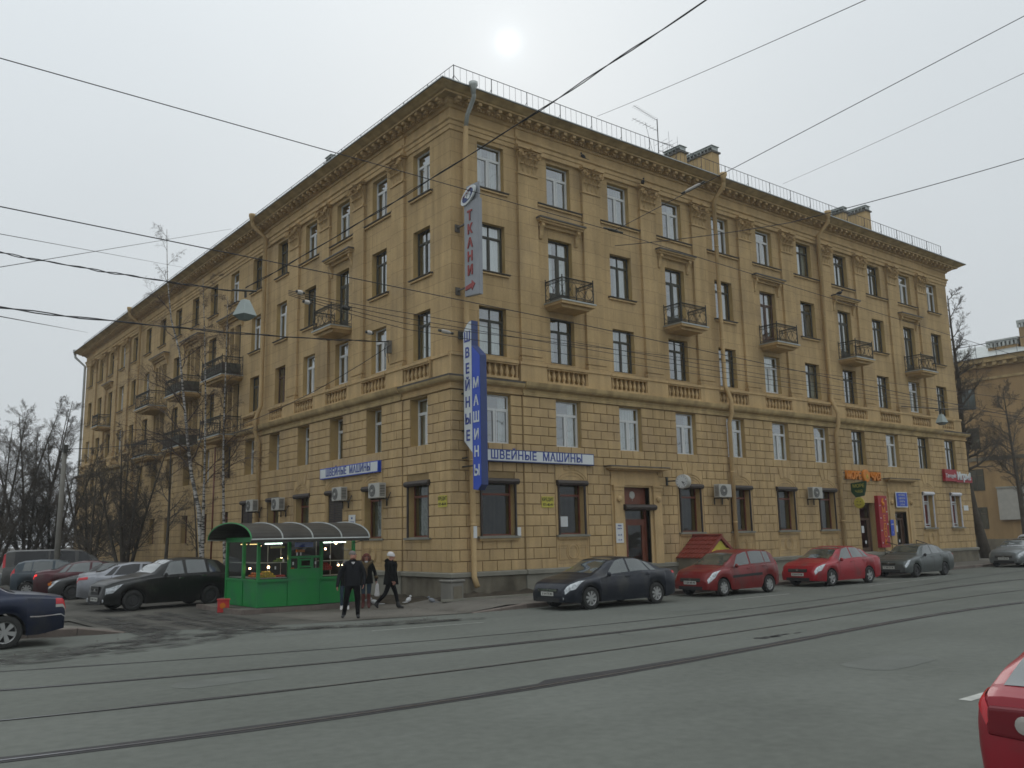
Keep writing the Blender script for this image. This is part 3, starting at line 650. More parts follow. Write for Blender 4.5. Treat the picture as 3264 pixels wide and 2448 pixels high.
# niches with arch, lunette and apron panel
def arch_niche(side, g):
    c_, w, z0, z1, t = g; b = SB(side); n_ = 14; D0, D1 = .170, .213
    b.add([(c_-.80,D1,4.02),(c_-.74,D1,4.02)], [])
    def ring(ro, ri, top_, z, mi=0, d0=D0, d1=D1, hh=.43, hi=.36):
        for i in range(n_):
            a0, a1 = PI*i/n_, PI*(i+1)/n_
            q = [(c_-ro*math.cos(a0), z+hh*math.sin(a0)), (c_-ro*math.cos(a1), z+hh*math.sin(a1)), (c_-ri*math.cos(a1), z+hi*math.sin(a1)), (c_-ri*math.cos(a0), z+hi*math.sin(a0))]
            b.add([(s_, d0, zz_) for s_, zz_ in q]+[(s_, d1, zz_) for s_, zz_ in q], [(4,5,6,7),(0,1,5,4),(1,2,6,5),(2,3,7,6),(3,0,4,7)], mi)
    # spandrel between arch and the course above
    for i in range(n_):
        a0, a1 = PI*i/n_, PI*(i+1)/n_
        s0, s1 = c_-.80*math.cos(a0), c_-.80*math.cos(a1)
        b.add([(s0,D1,4.02+.50*math.sin(a0)),(s1,D1,4.02+.50*math.sin(a1)),(s1,D1,4.70),(s0,D1,4.70)], [(0,3,2,1)], 0)
        b.add([(s0,D1,4.02+.50*math.sin(a0)),(s1,D1,4.02+.50*math.sin(a1)),(s1,D0,4.02+.50*math.sin(a1)),(s0,D0,4.02+.50*math.sin(a0))], [(0,1,2,3)], 0)
    ring(.80, .70, None, 4.02, 0, .168, .195, .50, .40); ring(.66, .58, None, 4.04, 0, .168, .185, .34, .27)
    b.quad((c_-.80,.171,4.0),(c_-.80,.171,4.6),(c_+.80,.171,4.6),(c_+.80,.171,4.0), 1)
    # side borders of niche and panel
    for sg in (-1, 1): b.box(c_+sg*.80, c_+sg*.75, .171, .20, .92, 4.02, 0); b.box(c_+sg*.745, c_+sg*(w+.012), .160, .174, 2.12, 4.0, 1)
    b.box(c_-.79, c_+.79, .160, .176, .92, 2.03, 1)
    # relief: two framed squares and a ring
    for sg in (-1, 1):
        x0, x1 = c_+sg*.68, c_+sg*.27
        b.box(x0, x1, .174, .195, 1.71, 1.75); b.box(x0, x1, .174, .195, 1.20, 1.24); b.box(x0, x0-sg*.04, .174, .195, 1.24, 1.71)
    for ro, ri in ((.25, .21), (.33, .30)):
        for i in range(18):
            a0, a1 = 2*PI*i/18, 2*PI*(i+1)/18
            if ro > .3 and abs(math.sin((a0+a1)/2)) > .93: continue
            q = [(c_+ro*math.cos(a0), 1.48+ro*math.sin(a0)*1.05), (c_+ro*math.cos(a1), 1.48+ro*math.sin(a1)*1.05), (c_+ri*math.cos(a1), 1.48+ri*math.sin(a1)*1.05), (c_+ri*math.cos(a0), 1.48+ri*math.sin(a0)*1.05)]
            b.add([(s_, .174, zz_) for s_, zz_ in q]+[(s_, .2, zz_) for s_, zz_ in q], [(4,5,6,7),(0,1,5,4),(2,3,7,6)])
    b.build('arched_niche', [M['trim'], M['wall']], BLD)
    # keystone voussoirs
    for k in (-1, 0, 1):
        b = SB(side); x0, x1 = c_+k*.26-.12, c_+k*.26+.12; y0, y1 = c_+k*.36-.155, c_+k*.36+.155
        b.prism([(x0, 4.56 if k == 0 else 4.50), (x1, 4.56 if k == 0 else 4.50), (y1, 5.02), (y0, 5.02)], 1, .165, .232); b.build('keystone', M['block'], BLD)
for side in 'RL':
    for g in GO[side]:
        if g[4] in ('arch', 'archclosed', 'archw'): arch_niche(side, g)

# pilasters, pedestals, capitals
def capital_mesh():
    b = MB(); W = .475
    for k in range(9):
        z0, z1 = k/9*.92, (k+1)/9*.92; w0 = W*.86+.08*(k/9)**3; w1 = W*.86+.08*((k+1)/9)**3; d0 = .10+.02*(k/9)**2; d1 = .10+.02*((k+1)/9)**2
        b.add([(-w0,0,z0),(w0,0,z0),(w0,-d0,z0),(-w0,-d0,z0),(-w1,0,z1),(w1,0,z1),(w1,-d1,z1),(-w1,-d1,z1)], [(0,1,5,4),(1,2,6,5),(2,3,7,6),(3,0,4,7)])
    b.box(-W-.03, W+.03, -.17, 0, -.05, 0.02); b.box(-W-.13, W+.13, -.27, 0, .96, 1.04); b.box(-W-.09, W+.09, -.22, 0, .90, .96)
    rnd = random.Random(3)
    def leaf(x, z, w, h, out, mi=0):
        n_ = 5; vs = []
        for i in range(n_+1):
            t = i/n_; ww = w*(.55+.75*math.sin(PI*min(t*.9+.1, 1)))*(1 if i < n_ else .35); zz_ = z+h*math.sin(t*PI*.62)/math.sin(PI*.62)*(1 if t < .8 else 1-(t-.8)*.7); dd = -.11-out*1.25*t**1.6
            vs += [(x-ww/2, dd+.015, zz_), (x-ww/5, dd-.018, zz_), (x+ww/5, dd-.018, zz_), (x+ww/2, dd+.015, zz_)]
        fs = []
        for i in range(n_):
            for j in range(3): a = i*4+j; fs.append((a, a+1, a+5, a+4))
        b.add(vs, fs)
    for x in (-.36,-.12,.12,.36): leaf(x, .03, .19, .32, .12)
    for x in (-.24,0,.24): leaf(x, .16, .15, .42, .17)
    for x in (-.40,.40): leaf(x, .2, .12, .42, .2)
    for x in (-.11,.11): leaf(x, .42, .11, .34, .2)
    for sg in (-1, 1):                  # volutes
        for cx, cz, r_ in ((sg*.44, .74, .13), (sg*.13, .76, .085)):
            pts = []
            for i in range(15):
                a = i/14*PI*3.2; rr = r_*(1-.75*i/14); pts.append((cx+sg*rr*math.cos(a)*.9, -.20-.05*(r_ > .1), cz+rr*math.sin(a)))
            b.tube(pts, .034, 6)
        b.tube([(sg*.05,-.13,.30),(sg*.22,-.17,.55),(sg*.36,-.22,.72)], .025, 5)
    b.ball((0,-.27,.97), .06, 5)
    b.v = [(x, y*1.0 if y > -.19 else -.19+(y+.19)*1.9, z) for x, y, z in b.v]
    return b.mesh('capital', M['trim'], smooth=False)
me_cap = capital_mesh()
PIL = [('R', 3.54+3.36*k) for k in range(10)]+[('L', (LY[k]+LY[k+1])/2) for k in (0,1,2,3)]+[('L', (LY[k]+LY[k+1])/2) for k in (12,13,14,15)]
for side, s_ in PIL:
    b = SB(side); w = .475
    b.box(s_-w, s_+w, 0, .12, 8.86, 15.93); b.box(s_-w-.04, s_+w+.04, 0, .17, 8.72, 8.79); b.box(s_-w-.02, s_+w+.02, 0, .145, 8.79, 8.86); b.box(s_-w-.05, s_+w+.05, 0, .18, 8.58, 8.67); b.box(s_-w, s_+w, 0, .13, 8.67, 8.72)
    b.box(s_-w-.06, s_+w+.06, 0, .21, 8.44, 8.58)
    b.build('pilaster', M['wall'], BLD)
    b = SB(side); b.box(s_-.63, s_+.63, 0, .24, 7.70, 8.35); b.box(s_-.67, s_+.67, 0, .28, 8.35, 8.44); b.build('pedestal', M['trim'], BLD)
    lo, ro = place(side, s_, 0, 15.93); link('capital', me_cap, BLD, lo, ro)
# plain piers flanking corner bay balustrades
for side, s_ in (('R', 36.6), ('L', 54.4), ('R', .55), ('L', .62)):
    b = SB(side); a_, c2_ = (s_-.55, s_+.45) if s_ > 3 else (-.12 if side == 'R' else 0.0, s_+.45)
    b.box(a_, c2_, 0, .12, 7.70, 8.40); b.box(a_-(0.0 if s_ > 3 else 0.0), c2_, 0, .18, 8.40, 8.50); b.build('pedestal', M['trim'], BLD)

# balustrades
bb = MB(); bb.lathe([(.05,0),(.055,.03),(.04,.05),(.05,.09),(.075,.16),(.08,.20),(.06,.28),(.035,.38),(.032,.42),(.05,.44),(.05,.47)], (0,0,0), 2, 10); me_bal = bb.mesh('baluster', M['trim'], True)
def balustrade(side, a, c_, n_):
    b = SB(side); b.box(a, c_, 0, .30, 8.34, 8.44); b.box(a, c_, .02, .25, 8.28, 8.34); b.box(a, c_, .0, .25, 7.72, 7.81)
    b.box(a, a+.05, .0, .2, 7.81, 8.28); b.box(c_-.05, c_, .0, .2, 7.81, 8.28)
    pr = b.build('balustrade', M['trim'], BLD)
    b = SB(side); b.quad((a,.015,7.8),(a,.015,8.3),(c_,.015,8.3),(c_,.015,7.8)); b.build('balustrade_backing', M['reveal'], BLD)
    for k in range(n_):
        lo, ro = place(side, a+.05+(c_-a-.1)*(k+.5)/n_, .13, 7.81); link('baluster', me_bal, BLD, lo, ro)
for i in range(1, 10): balustrade('R', RX[i]-1.05, RX[i]+1.05, 8)
balustrade('R', RX[0]-.75, RX[0]+.95, 6); balustrade('R', RX[10]-.88, RX[10]+.70, 6)
balustrade('L', LY[0]-.85, LY[0]+.90, 6)
for i in (1, 2, 3): balustrade('L', LY[i]-.97, LY[i]+.97, 7)
balustrade('L', LY[4]-.88, LY[4]+.75, 6); balustrade('L', LY[5]-.8, LY[5]+.9, 6)
balustrade('L', LY[11]-.8, LY[11]+.9, 6); balustrade('L', LY[12]-.8, LY[12]+.88, 6)
for i in (13, 14, 15): balustrade('L', LY[i]-.97, LY[i]+.97, 7)
balustrade('L', LY[16]-.8, LY[16]+.8, 6)

# windows
WT5R = 'wwwwwwdddww'; WT4R = 'pDdDdBdDdDd'; WT3R = 'dddddwdddwd'; WT2R = 'wwwwwwwdwdd'
WT5L = 'wwwwddwddddddwddd'; WT4L = 'ddDdwwTdTdTwdwDdd'; WT3L = 'dwwwbdTdTdTddwddw'; WT2L = 'wwwwwwdwdwddwwddd'
wcache = {}
def rect_tubes(b, x0, x1, z0, z1, t, y0, y1):
    b.box(x0, x0+t, y0, y1, z0, z1); b.box(x1-t, x1, y0, y1, z0, z1); b.box(x0+t, x1-t, y0, y1, z0, z0+t); b.box(x0+t, x1-t, y0, y1, z1-t, z1)
def frame_mesh(w, h, kind):
    k = (round(w, 2), round(h, 2), kind)
    if k in wcache: return wcache[k]
    b = MB(); x0, x1 = -w/2, w/2; pan = []
    if kind in 'w':
        t = .055; zt = h*.70; xm = 0.0 if (int(h*100) % 2) else .05
        rect_tubes(b, x0, x1, 0, h, t, 0, .06); b.box(x0+t, x1-t, 0, .06, zt, zt+.06); b.box(xm-.035, xm+.035, 0, .06, t, zt)
        for a, c_ in ((x0+t, xm-.035), (xm+.035, x1-t)): rect_tubes(b, a+.003, c_-.003, t+.003, zt-.003, .045, -.015, .045); pan.append((a+.04, c_-.04, t+.04, zt-.04))
        pan.append((x0+t, x1-t, zt+.06, h-t))
    elif kind in 'dpb':
        t = .05; zt = h*.72
        rect_tubes(b, x0, x1, 0, h, t, 0, .07); b.box(x0+t, x1-t, -.01, .07, zt, zt+.06); b.box(-.03, .03, -.005, .07, t, zt); b.box(-.02, .02, 0, .06, zt+.06, h-t)
        for a, c_ in ((x0+t, -.03), (.03, x1-t)): rect_tubes(b, a+.003, c_-.003, t+.003, zt-.003, .03, .005, .05); pan.append((a+.03, c_-.03, t+.03, zt-.03)); pan.append((a if a < 0 else .02, c_ if a > 0 else -.02, zt+.06, h-t))
    elif kind in 'DBT':   # balcony door with kick panels
        t = .05; zt = h*.76; zk = .55
        rect_tubes(b, x0, x1, 0, h, t, 0, .07); b.box(x0+t, x1-t, -.01, .07, zt, zt+.06)
        if w > .8:
            b.box(-.03, .03, -.005, .07, t, zt); b.box(-.02, .02, 0, .06, zt+.06, h-t); q = ((x0+t, -.03), (.03, x1-t))
        else: q = ((x0+t, x1-t),)
        for a, c_ in q: rect_tubes(b, a+.003, c_-.003, t+.003, zt-.003, .06, .005, .05); b.box(a+.05, c_-.05, .015, .045, t+.05, zk); pan.append((a+.06, c_-.06, zk, zt-.06)); pan.append((a if len(q) == 1 or a < 0 else .02, c_ if len(q) == 1 or a > 0 else -.02, zt+.06, h-t))
    mm = {'w': M['pvc'], 'd': M['dwood'], 'p': M['dwood'], 'b': M['bwood'], 'D': M['dwood'], 'B': M['bwood'], 'T': M['dwood']}[kind]
    wcache[k] = (b.mesh('window_frame', mm), pan); return wcache[k]
pcache = {}
def pane_mesh(r):
    k = tuple(round(x, 3) for x in r)
    if k not in pcache:
        b = MB(); b.quad((k[0], .03, k[2]), (k[1], .03, k[2]), (k[1], .03, k[3]), (k[0], .03, k[3])); pcache[k] = b.mesh('pane', M['glass'])
    return pcache[k]
ccache = {}
def curtain_mesh(w, h, style):
    k = (round(w, 2), round(h, 2), style)
    if k not in ccache:
        b = MB(); n_ = 28; rnd = random.Random(hash(style) % 97)
        def drape(x0, x1, z0, z1, y):
            vs = []; m_ = max(4, int((x1-x0)/.045))
            for i in range(m_+1):
                x_ = x0+(x1-x0)*i/m_; yy = y+.022*math.sin(i*1.9)+.01*math.sin(i*.7); vs += [(x_, yy, z0), (x_, yy, z1)]
            b.add(vs, [(2*i, 2*i+2, 2*i+3, 2*i+1) for i in range(m_)])
        if style == 0: drape(-w/2, w/2, .02, h-.02, .2)
        elif style == 1: drape(-w/2, -w*.08, .02, h*.97, .2); drape(w*.14, w/2, .02, h*.97, .2)
        elif style == 2: drape(-w/2, -w*.22, .02, h*.97, .2); drape(w*.25, w/2, .02, h*.97, .22)
        elif style == 3: drape(-w/2, w/2, .02, h*.68, .2)
        elif style == 4: drape(-w*.05, w/2, .02, h*.97, .2)
        ccache[k] = b.mesh('curtain', M['curtain'])
    return ccache[k]
scache = {}
def sill_mesh(w):
    k = round(w, 2)
    if k not in scache:
        b = MB(); b.add([(-k/2,.26,.0),(k/2,.26,.0),(k/2,-.13,-.035),(-k/2,-.13,-.035),(-k/2,.0,-.09),(k/2,.0,-.09),(k/2,-.12,-.06),(-k/2,-.12,-.06)], [(0,1,2,3),(3,2,6,7),(7,6,5,4),(0,3,7,4),(1,5,6,2)], 0)
        b.box(-k/2+.04, k/2-.04, -.08, 0, -.15, -.09, 1); scache[k] = b.mesh('sill', [M['soot'], M['trim']])
    return scache[k]
rndw = random.Random(42)
def window(side, s_, z0, w, h, kind, d=-.2, sill=None, near=True, cstyle=None):
    me, pans = frame_mesh(w, h, kind); lo, ro = place(side, s_, d, z0)
    fr = link('window', me, BLD, lo, ro)
    if near:
        for r in pans: link('pane', pane_mesh(r), fr)
    else:
        b = MB()
        for r in pans: b.quad((r[0],.03,r[2]),(r[1],.03,r[2]),(r[1],.03,r[3]),(r[0],.03,r[3]))
        b.build('pane', M['glass'], fr)
    st = rndw.choice([0,1,1,2,3,2,4,0,2]) if cstyle is None else cstyle
    if kind == 'p': o = link('paper_blind', curtain_mesh(w, h, 0).copy(), fr, (0,-.14,0)); o.data.materials[0] = M['paper']
    elif st < 5: link('curtain', curtain_mesh(w, h, st), fr)
    if sill: link('sill', sill_mesh(sill), fr, (0, d, 0))
    return fr
for side in 'RL':
    cols = RX if side == 'R' else LY
    for i, c_ in enumerate(cols):
        near = (side == 'R' and i < 6) or (side == 'L' and i < 4)
        for fl in (5, 4, 3, 2):
            ty = {('R',5): WT5R, ('R',4): WT4R, ('R',3): WT3R, ('R',2): WT2R, ('L',5): WT5L, ('L',4): WT4L, ('L',3): WT3L, ('L',2): WT2L}[side, fl][i]
            a, e, z0, z1 = hole(side, i, fl)
            if ty == 'T':
                for k in (-1, 0, 1): window(side, c_+k*.75, z0, .62, z1-z0, 'D' if k else 'T', near=False)
                for k in (-.375, .375):
                    b = SB(side); b.box(c_+k-.065, c_+k+.065, -.25, .06, z0, z1-.16); b.box(c_+k-.09, c_+k+.09, -.25, .09, z1-.16, z1-.10); b.box(c_+k-.075, c_+k+.075, -.25, .07, z1-.10, z1+.0); b.build('window_column', M['trim'], BLD)
                continue
            sill = None
            if fl == 5: sill = 2.36 if (side == 'R' and 0 < i < 10) or (side == 'L' and 0 < i < 4) else 1.6
            elif fl == 4 and ty not in 'DB': sill = 1.6
            elif fl == 2: sill = 1.6
            window(side, c_, z0, e-a, z1-z0, ty, d=-.2 if fl > 2 or side == 'L' else .0, sill=sill, near=near)
# hoods and balconies
def iron_mesh(w, dp, h):
    b = MB(); t = .012
    def run(P0, P1):
        P0 = Vector(P0); P1 = Vector(P1); L_ = (P1-P0).length; u = (P1-P0)/L_; Z = Vector((0,0,1))
        for zz_ in (.03, .14, h-.15, h-.02): b.tube([P0+Z*zz_, P1+Z*zz_], t*.9, 4)
        b.tube([P0+Z*(h), P1+Z*(h)], .02, 4)
        n_ = max(2, round(L_/.14))
        for z0, z1 in ((.03,.14),(h-.15,h-.02)):
            for k in range(n_):
                a = P0+u*(L_*k/n_); c_ = P0+u*(L_*(k+1)/n_); b.tube([a+Z*z0, (a+c_)/2+Z*z1, c_+Z*z0], t*.75, 3, cap=False)
                b.tube([a+Z*z1, (a+c_)/2+Z*z0, c_+Z*z1], t*.75, 3, cap=False)
        m_ = max(2, round(L_/.40)); hm = h-.29
        for k in range(m_):
            for sg in (1, -1):
                pts = []
                for i in range(9):
                    q = i/8; pts.append(P0+u*(L_*(k+.5)/m_+sg*math.sin(q*PI)*L_/m_*.46)+Z*(.14+hm*q))
                b.tube(pts, t*.8, 4, cap=False)
            for i in range(5):
                a = 2*PI*i/5; 
            cc = P0+u*(L_*(k+1)/m_)+Z*(.14+hm*.5)
            b.tube([cc+(u*math.cos(a_)+Z*math.sin(a_))*.045 for a_ in [2*PI*i/6 for i in range(7)]], t, 4, cap=False)
    run((-w/2, 0, 0), (-w/2, -dp, 0)); run((-w/2, -dp, 0), (w/2, -dp, 0)); run((w/2, -dp, 0), (w/2, 0, 0))
    for x_, y_ in ((-w/2, 0), (-w/2, -dp), (w/2, -dp), (w/2, 0)): b.box(x_-.018, x_+.018, y_-.018, y_+.018, 0, h+.05); b.ball((x_, y_, h+.08), .03, 4)
    return b.mesh('railing', M['iron'])
me_ir = iron_mesh(1.60, .98, .86); me_ir2 = iron_mesh(3.0, 1.12, .95)
def balcony(side, s_, z, w, dp, rail, stuff=None):
    b = MB(); b.box(-w/2-.1, w/2+.1, -dp-.07, 0, .12, .17, 1); b.box(-w/2-.07, w/2+.07, -dp-.04, 0, .02, .12); b.prism([(-w/2-.02,.02),(w/2+.02,.02),(w/2-.1,-.10),(-w/2+.1,-.10)], 1, -dp+.12, 0)
    lo, ro = place(side, s_, 0, z); o = link('balcony', b.mesh('balcony', [M['trim'], M['flash']]), BLD, lo, ro)
    link('railing', rail, o, (0, 0, .17))
def hood(side, s_, z, w):
    b = SB(side); b.box(s_-w/2, s_+w/2, 0, .40, z-.06, z); b.box(s_-w/2+.04, s_+w/2-.04, 0, .36, z-.12, z-.06, 1); b.box(s_-w/2+.09, s_+w/2-.09, 0, .28, z-.20, z-.12, 1); b.box(s_-w/2+.14, s_+w/2-.14, 0, .12, z-.32, z-.20, 1)
    o = b.build('door_hood', [M['soot'], M['trim']], BLD)
    for sg in (-1, 1):
        b = SB(side); x_ = s_+sg*(w/2-.28)
        b.prism([(.0, z-.82), (.0, z-.2), (.24, z-.2), (.25, z-.32), (.17, z-.40), (.12, z-.52), (.11, z-.66), (.06, z-.80)], 0, x_-.075, x_+.075)
        b.build('hood_bracket', M['trim'], o)
for i in (1,3,5,7,9): balcony('R', RX[i]-.02, 10.73, 1.60, .98, me_ir); hood('R', RX[i]-.1, 14.30, 2.42)
balcony('L', 8.25, 10.73, 1.60, .98, me_ir); hood('L', LY[2], 14.30, 2.5); balcony('L', LY[14], 10.73, 1.60, .98, me_ir); hood('L', LY[14], 14.30, 2.5)
for i in (6, 8, 10):
    balcony('L', LY[i]-.05, 10.55, 3.0, 1.12, me_ir2); balcony('L', LY[i]-.05, 7.40, 3.0, 1.12, me_ir2); hood('L', LY[i], 14.25, 3.3)

M['screen'] = mat('dark_balcony_screen', (0.08,0.075,0.055), .9, var=.4, scale=6)
for i, z in ((6,10.72),(8,10.72),(8,7.57)):
    b = SB('L'); c_ = LY[i]-.05; b.box(c_-1.46, c_+1.46, 1.06, 1.08, z+.05, z+.62); b.box(c_-1.47, c_-1.45, .1, 1.06, z+.05, z+.62); b.build('balcony_screen', M['screen'], BLD)
# roof furniture
b = MB(); pbl = []
def rrail(P0, P1):
    P0 = Vector(P0); P1 = Vector(P1); L_ = (P1-P0).length; u = (P1-P0)/L_; Z = Vector((0,0,1)); n_ = round(L_/1.74)
    b.tube([P0+Z*.66, P1+Z*.66], .016, 4); b.tube([P0+Z*.06, P1+Z*.06], .009, 4)
    inward = Vector((-u.y, u.x, 0))
    for k in range(n_*6+1):
        q = P0+u*(L_*k/(n_*6)); b.tube([q+Z*.03, q+Z*.66], .0075, 3, cap=False)
    for k in range(n_+1):
        q = P0+u*(L_*k/n_); pb_ = MB(); pb_.tube([q-Z*.08, q+Z*.66], .02, 4); pb_.tube([q+Z*.25, q+inward*.38-Z*.02], .013, 4); pbl.append(pb_)
rrail((-.35,-.78,18.29), (35.4,-.78,18.29)); rrail((-.35,54.9,18.31), (-.35,-.78,18.31))
rr_ = b.build('roof_railing', M['rail'], BLD); [q_.build('railing_post', M['rail'], rr_) for q_ in pbl]
def chimney(x0, x1, y0, y1, z0, z1):
    b = MB(); b.box(x0, x1, y0, y1, z0, z1); b.box(x0-.07, x1+.07, y0-.07, y1+.07, z1, z1+.08, 1)
    o = b.build('chimney', [M['trim'], M['soot']], BLD)
    b = MB(); b.box(x0+.02, x1-.02, y0+.02, y1-.02, z1+.26, z1+.34); b.box(x0-.03, x1+.03, y0-.03, y1+.03, z1+.34, z1+.37)
    lx, ly = x1-x0, y1-y0
    for fx in (x0+.03, x1-.06):
        n_ = int(ly/.22)
        for k in range(n_+1): q = y0+.02+(ly-.07)*k/n_; b.box(fx, fx+.03, q, q+.04, z1+.08, z1+.26)
    for fy in (y0+.03, y1-.06): b.box(x0+.03, x1-.03, fy, fy+.03, z1+.08, z1+.26)
    b.build('chimney_cap', M['flash'], o)
chimney(16.35, 16.88, 1.0, 2.9, 18.4, 20.70); chimney(13.95, 14.42, 1.0, 2.05, 18.4, 20.05)
chimney(30.35, 30.85, 1.0, 2.9, 18.4, 20.68); chimney(27.9, 28.35, 1.0, 2.05, 18.4, 20.05)
chimney(1.0, 2.6, 11.7, 12.3, 18.4, 20.12); chimney(1.0, 2.0, 33.9, 34.5, 18.4, 19.3)
# downpipes
def pipe(pts, r_, mt, par=BLD, hopper=True):
    b = MB(); b.tube(pts, r_, 10)
    for p, q in zip(pts, pts[1:]):
        L_ = (Vector(q)-Vector(p)).length
        if L_ > 2:
            for k in range(1, int(L_/2.2)+1):
                c_ = Vector(p).lerp(Vector(q), k*2.2/L_) if k*2.2 < L_ else None
                if c_: b.lathe([(r_+.012,-.03),(r_+.012,.03)], c_, 2, 10)
    if hopper: p = Vector(pts[0]); b.lathe([(r_,-.35),(r_*1.25,-.12),(.17,-.02),(.17,.10),(.15,.10)], p, 2, 12)
    return b.build('downpipe', mt, par, smooth=True)
def pR(s_, d, z): return (s_, -d, z)
def pL(s_, d, z): return (-d, s_, z)
pipe([pR(.30,1.08,18.25), pR(.34,1.05,17.8), pR(.50,.40,17.42), pR(.50,.30,17.0)], .085, M['flash'])
pipe([pR(.50,.30,17.0), pR(.51,.22,15.5), pR(.50,.22,8.6), pR(.50,.52,7.9), pR(.50,.52,7.3), pR(.56,.32,6.9), pR(.62,.32,.75), pR(.66,.45,.42)], .10, M['trim'], hopper=False)
for s_ in (14.55, 22.98): pipe([pR(s_-.1,1.05,18.28), pR(s_-.08,1.02,17.8), pR(s_+.05,.30,17.3), pR(s_+.05,.30,8.6), pR(s_+.1,.55,7.9), pR(s_+.1,.55,7.3), pR(s_+.12,.36,6.9), pR(s_+.12,.36,.5)], .095, M['trim'])
pipe([pL(16.25,1.05,18.28), pL(16.25,1.02,17.8), pL(16.4,.25,17.3), pL(16.4,.25,8.7), pL(16.4,.5,8.0), pL(16.4,.5,7.3), pL(16.4,.30,6.9), pL(16.4,.30,.4)], .10, M['trim'])
pipe([pL(38.4,1.05,18.28), pL(38.4,1.02,17.8), pL(38.5,.25,17.3), pL(38.5,.25,8.7), pL(38.5,.5,8.0), pL(38.5,.3,6.9), pL(38.5,.30,.4)], .10, M['trim'])
pipe([pL(55.7,.85,18.35), pL(55.7,.8,17.8), pL(55.2,.1,17.0), pL(55.15,.08,.4)], .10, M['flash'])
pipe([pL(22.8,.16,7.2), pL(22.8,.2,.4)], .05, M['rwood'], hopper=False)
# ------------------------------------------------------------------ ground-floor joinery
M['lace'] = mat('grey_lace_curtain', (0.16, 0.17, 0.14), 0.95, var=0.4, scale=9)
M['lining'] = mat('brown_interior_lining', (0.05, 0.045, 0.038), 0.9, var=.3)
def shopwin(side, g, closed=False, d=-.03, frame='rwood'):
    c_, w, z0, z1, t = g; d = -.03 if side == 'R' else -.10; e_ = .08; lo, ro = place(side, c_, d, z0); h = z1-z0
    if t in ('closed', 'archclosed'):
        b = MB()
        for k in range(int(h/.07)): b.box(-w, w, -.012, .03, k*.07, k*.07+.058)
        sh = link('shutter', b.mesh('shutter', M['shutter']), BLD, (lo[0]-(.2 if side == 'L' else 0), lo[1]-(.2 if side == 'R' else 0), lo[2]), ro)
    b = MB(); zt = h*.74; mt = M[frame] if t not in ('archw', 'white') else M['pvc']
    rect_tubes(b, -w, w, 0, h, .055, 0, .07); b.box(-w+.055, w-.055, -.01, .08, zt, zt+.075)
    fr = link('window', b.mesh('window_frame', mt), BLD, lo, ro)
    for r in ((-w+.055, w-.055, .055, zt), (-w+.055, w-.055, zt+.075, h-.055)): b = MB(); b.quad((r[0],.03,r[2]),(r[1],.03,r[2]),(r[1],.03,r[3]),(r[0],.03,r[3])); b.build('pane', M['sglass'], fr)
    if t in ('archw', 'white'):
        b = MB(); b.quad((-w+.05,.09,.05),(w-.05,.09,.05),(w-.05,.09,h-.05),(-w+.05,.09,h-.05)); b.build('red_poster', M['redp'], fr)
        b = MB(); rect_tubes(b, -w+.14, w-.14, .14, zt-.05, .05, -.02, .04); b.build('casement', M['pvc'], fr)
    elif side == 'L' and t in ('shop', 'arch', 'plain') and c_ < 30:
        o = link('lace_curtain', curtain_mesh(2*w, h, 0 if t != 'plain' else 2).copy(), fr); o.data.materials[0] = M['lace']
    if t == 'plain': link('sill', sill_mesh(2*w+.3), fr, (0, -.05, 0)); return
    # sill and roller box
    b = MB(); b.box(-w-.2, w+.2, -.42+e_, -.02, -.09, -.02); b.box(-w-.16, w+.16, -.36+e_, -.02, -.17, -.09, 1); b.box(-w-.16, w+.16, -.30+e_, .1, -.02, .0)
    bx = link('shop_sill', b.mesh('shop_sill', [M['ledge'], M['trim']]), BLD, lo, ro)
    wd = w+.16 if t != 'white' and t != 'archw' else w+.05
    b = MB(); b.lathe([(.10, -wd), (.105, -wd+.005), (.105, wd-.005), (.10, wd)], (0, -.36+e_, h-.0), 0, 8); b.box(-wd, wd, -.36+e_, -.26+e_, h-.1, h+.1)
    link('roller_shutter_box', b.mesh('roller_shutter_box', M['wshutter'] if t in ('archw', 'white') else M['shutter']), BLD, lo, ro)
    for sg in (-1, 1): b = MB(); b.box(sg*(w+.02), sg*(w+.08), -.35+e_, -.29+e_, -.02, h-.08); link('shutter_guide', b.mesh('shutter_guide', M['shutter'] if t not in ('archw', 'white') else M['wshutter']), BLD, lo, ro)
for side in 'RL':
    for g in GO[side]:
        if not g[4].startswith('door'): shopwin(side, g)

# portals
def portal(s0, s1, c_, w, ztop, zs):
    b = SB('R')
    wall_holes(b, s0, s1, 0.9, 4.56, [(c_-w, c_+w, 0.9, ztop)], .20, .3, 0, 0)
    for sg in (-1, 1):
        a = c_+sg*(w+.16); e = c_+sg*(w+.62); b.box(a, e, .20, .28, .9, 3.78); b.box(min(a, e)-.04, max(a, e)+.04, .20, .31, 3.78, 3.84); b.box(min(a, e)-.02, max(a, e)+.02, .2, .29, 3.84, 3.92); b.box(min(a, e)-.06, max(a, e)+.06, .20, .33, 3.92, 3.99)
        cc = (a+e)/2; b.lathe([(.10, 0), (.13, .03), (.12, .08), (.05, .12)], (cc, .28, 3.45), 1, 12)
    b.box(s0-.05, s1+.05, .20, .26, 3.99, 4.22); b.box(s0, s1, .2, .24, 4.22, 4.45)
    b.box(s0-.15, s1+.15, .10, .40, 4.56, 4.62); b.box(s0-.30, s1+.30, .10, .58, 4.62, 4.70); b.box(s0-.36, s1+.36, .10, .62, 4.70, 4.735, 1)
    b.build('portal', [M['trim'], M['soot']], BLD)
portal(7.32, 10.0, 8.77, .72, 3.92, 0)
portal(27.77, 30.23, 28.95, .60, 3.0, 0)
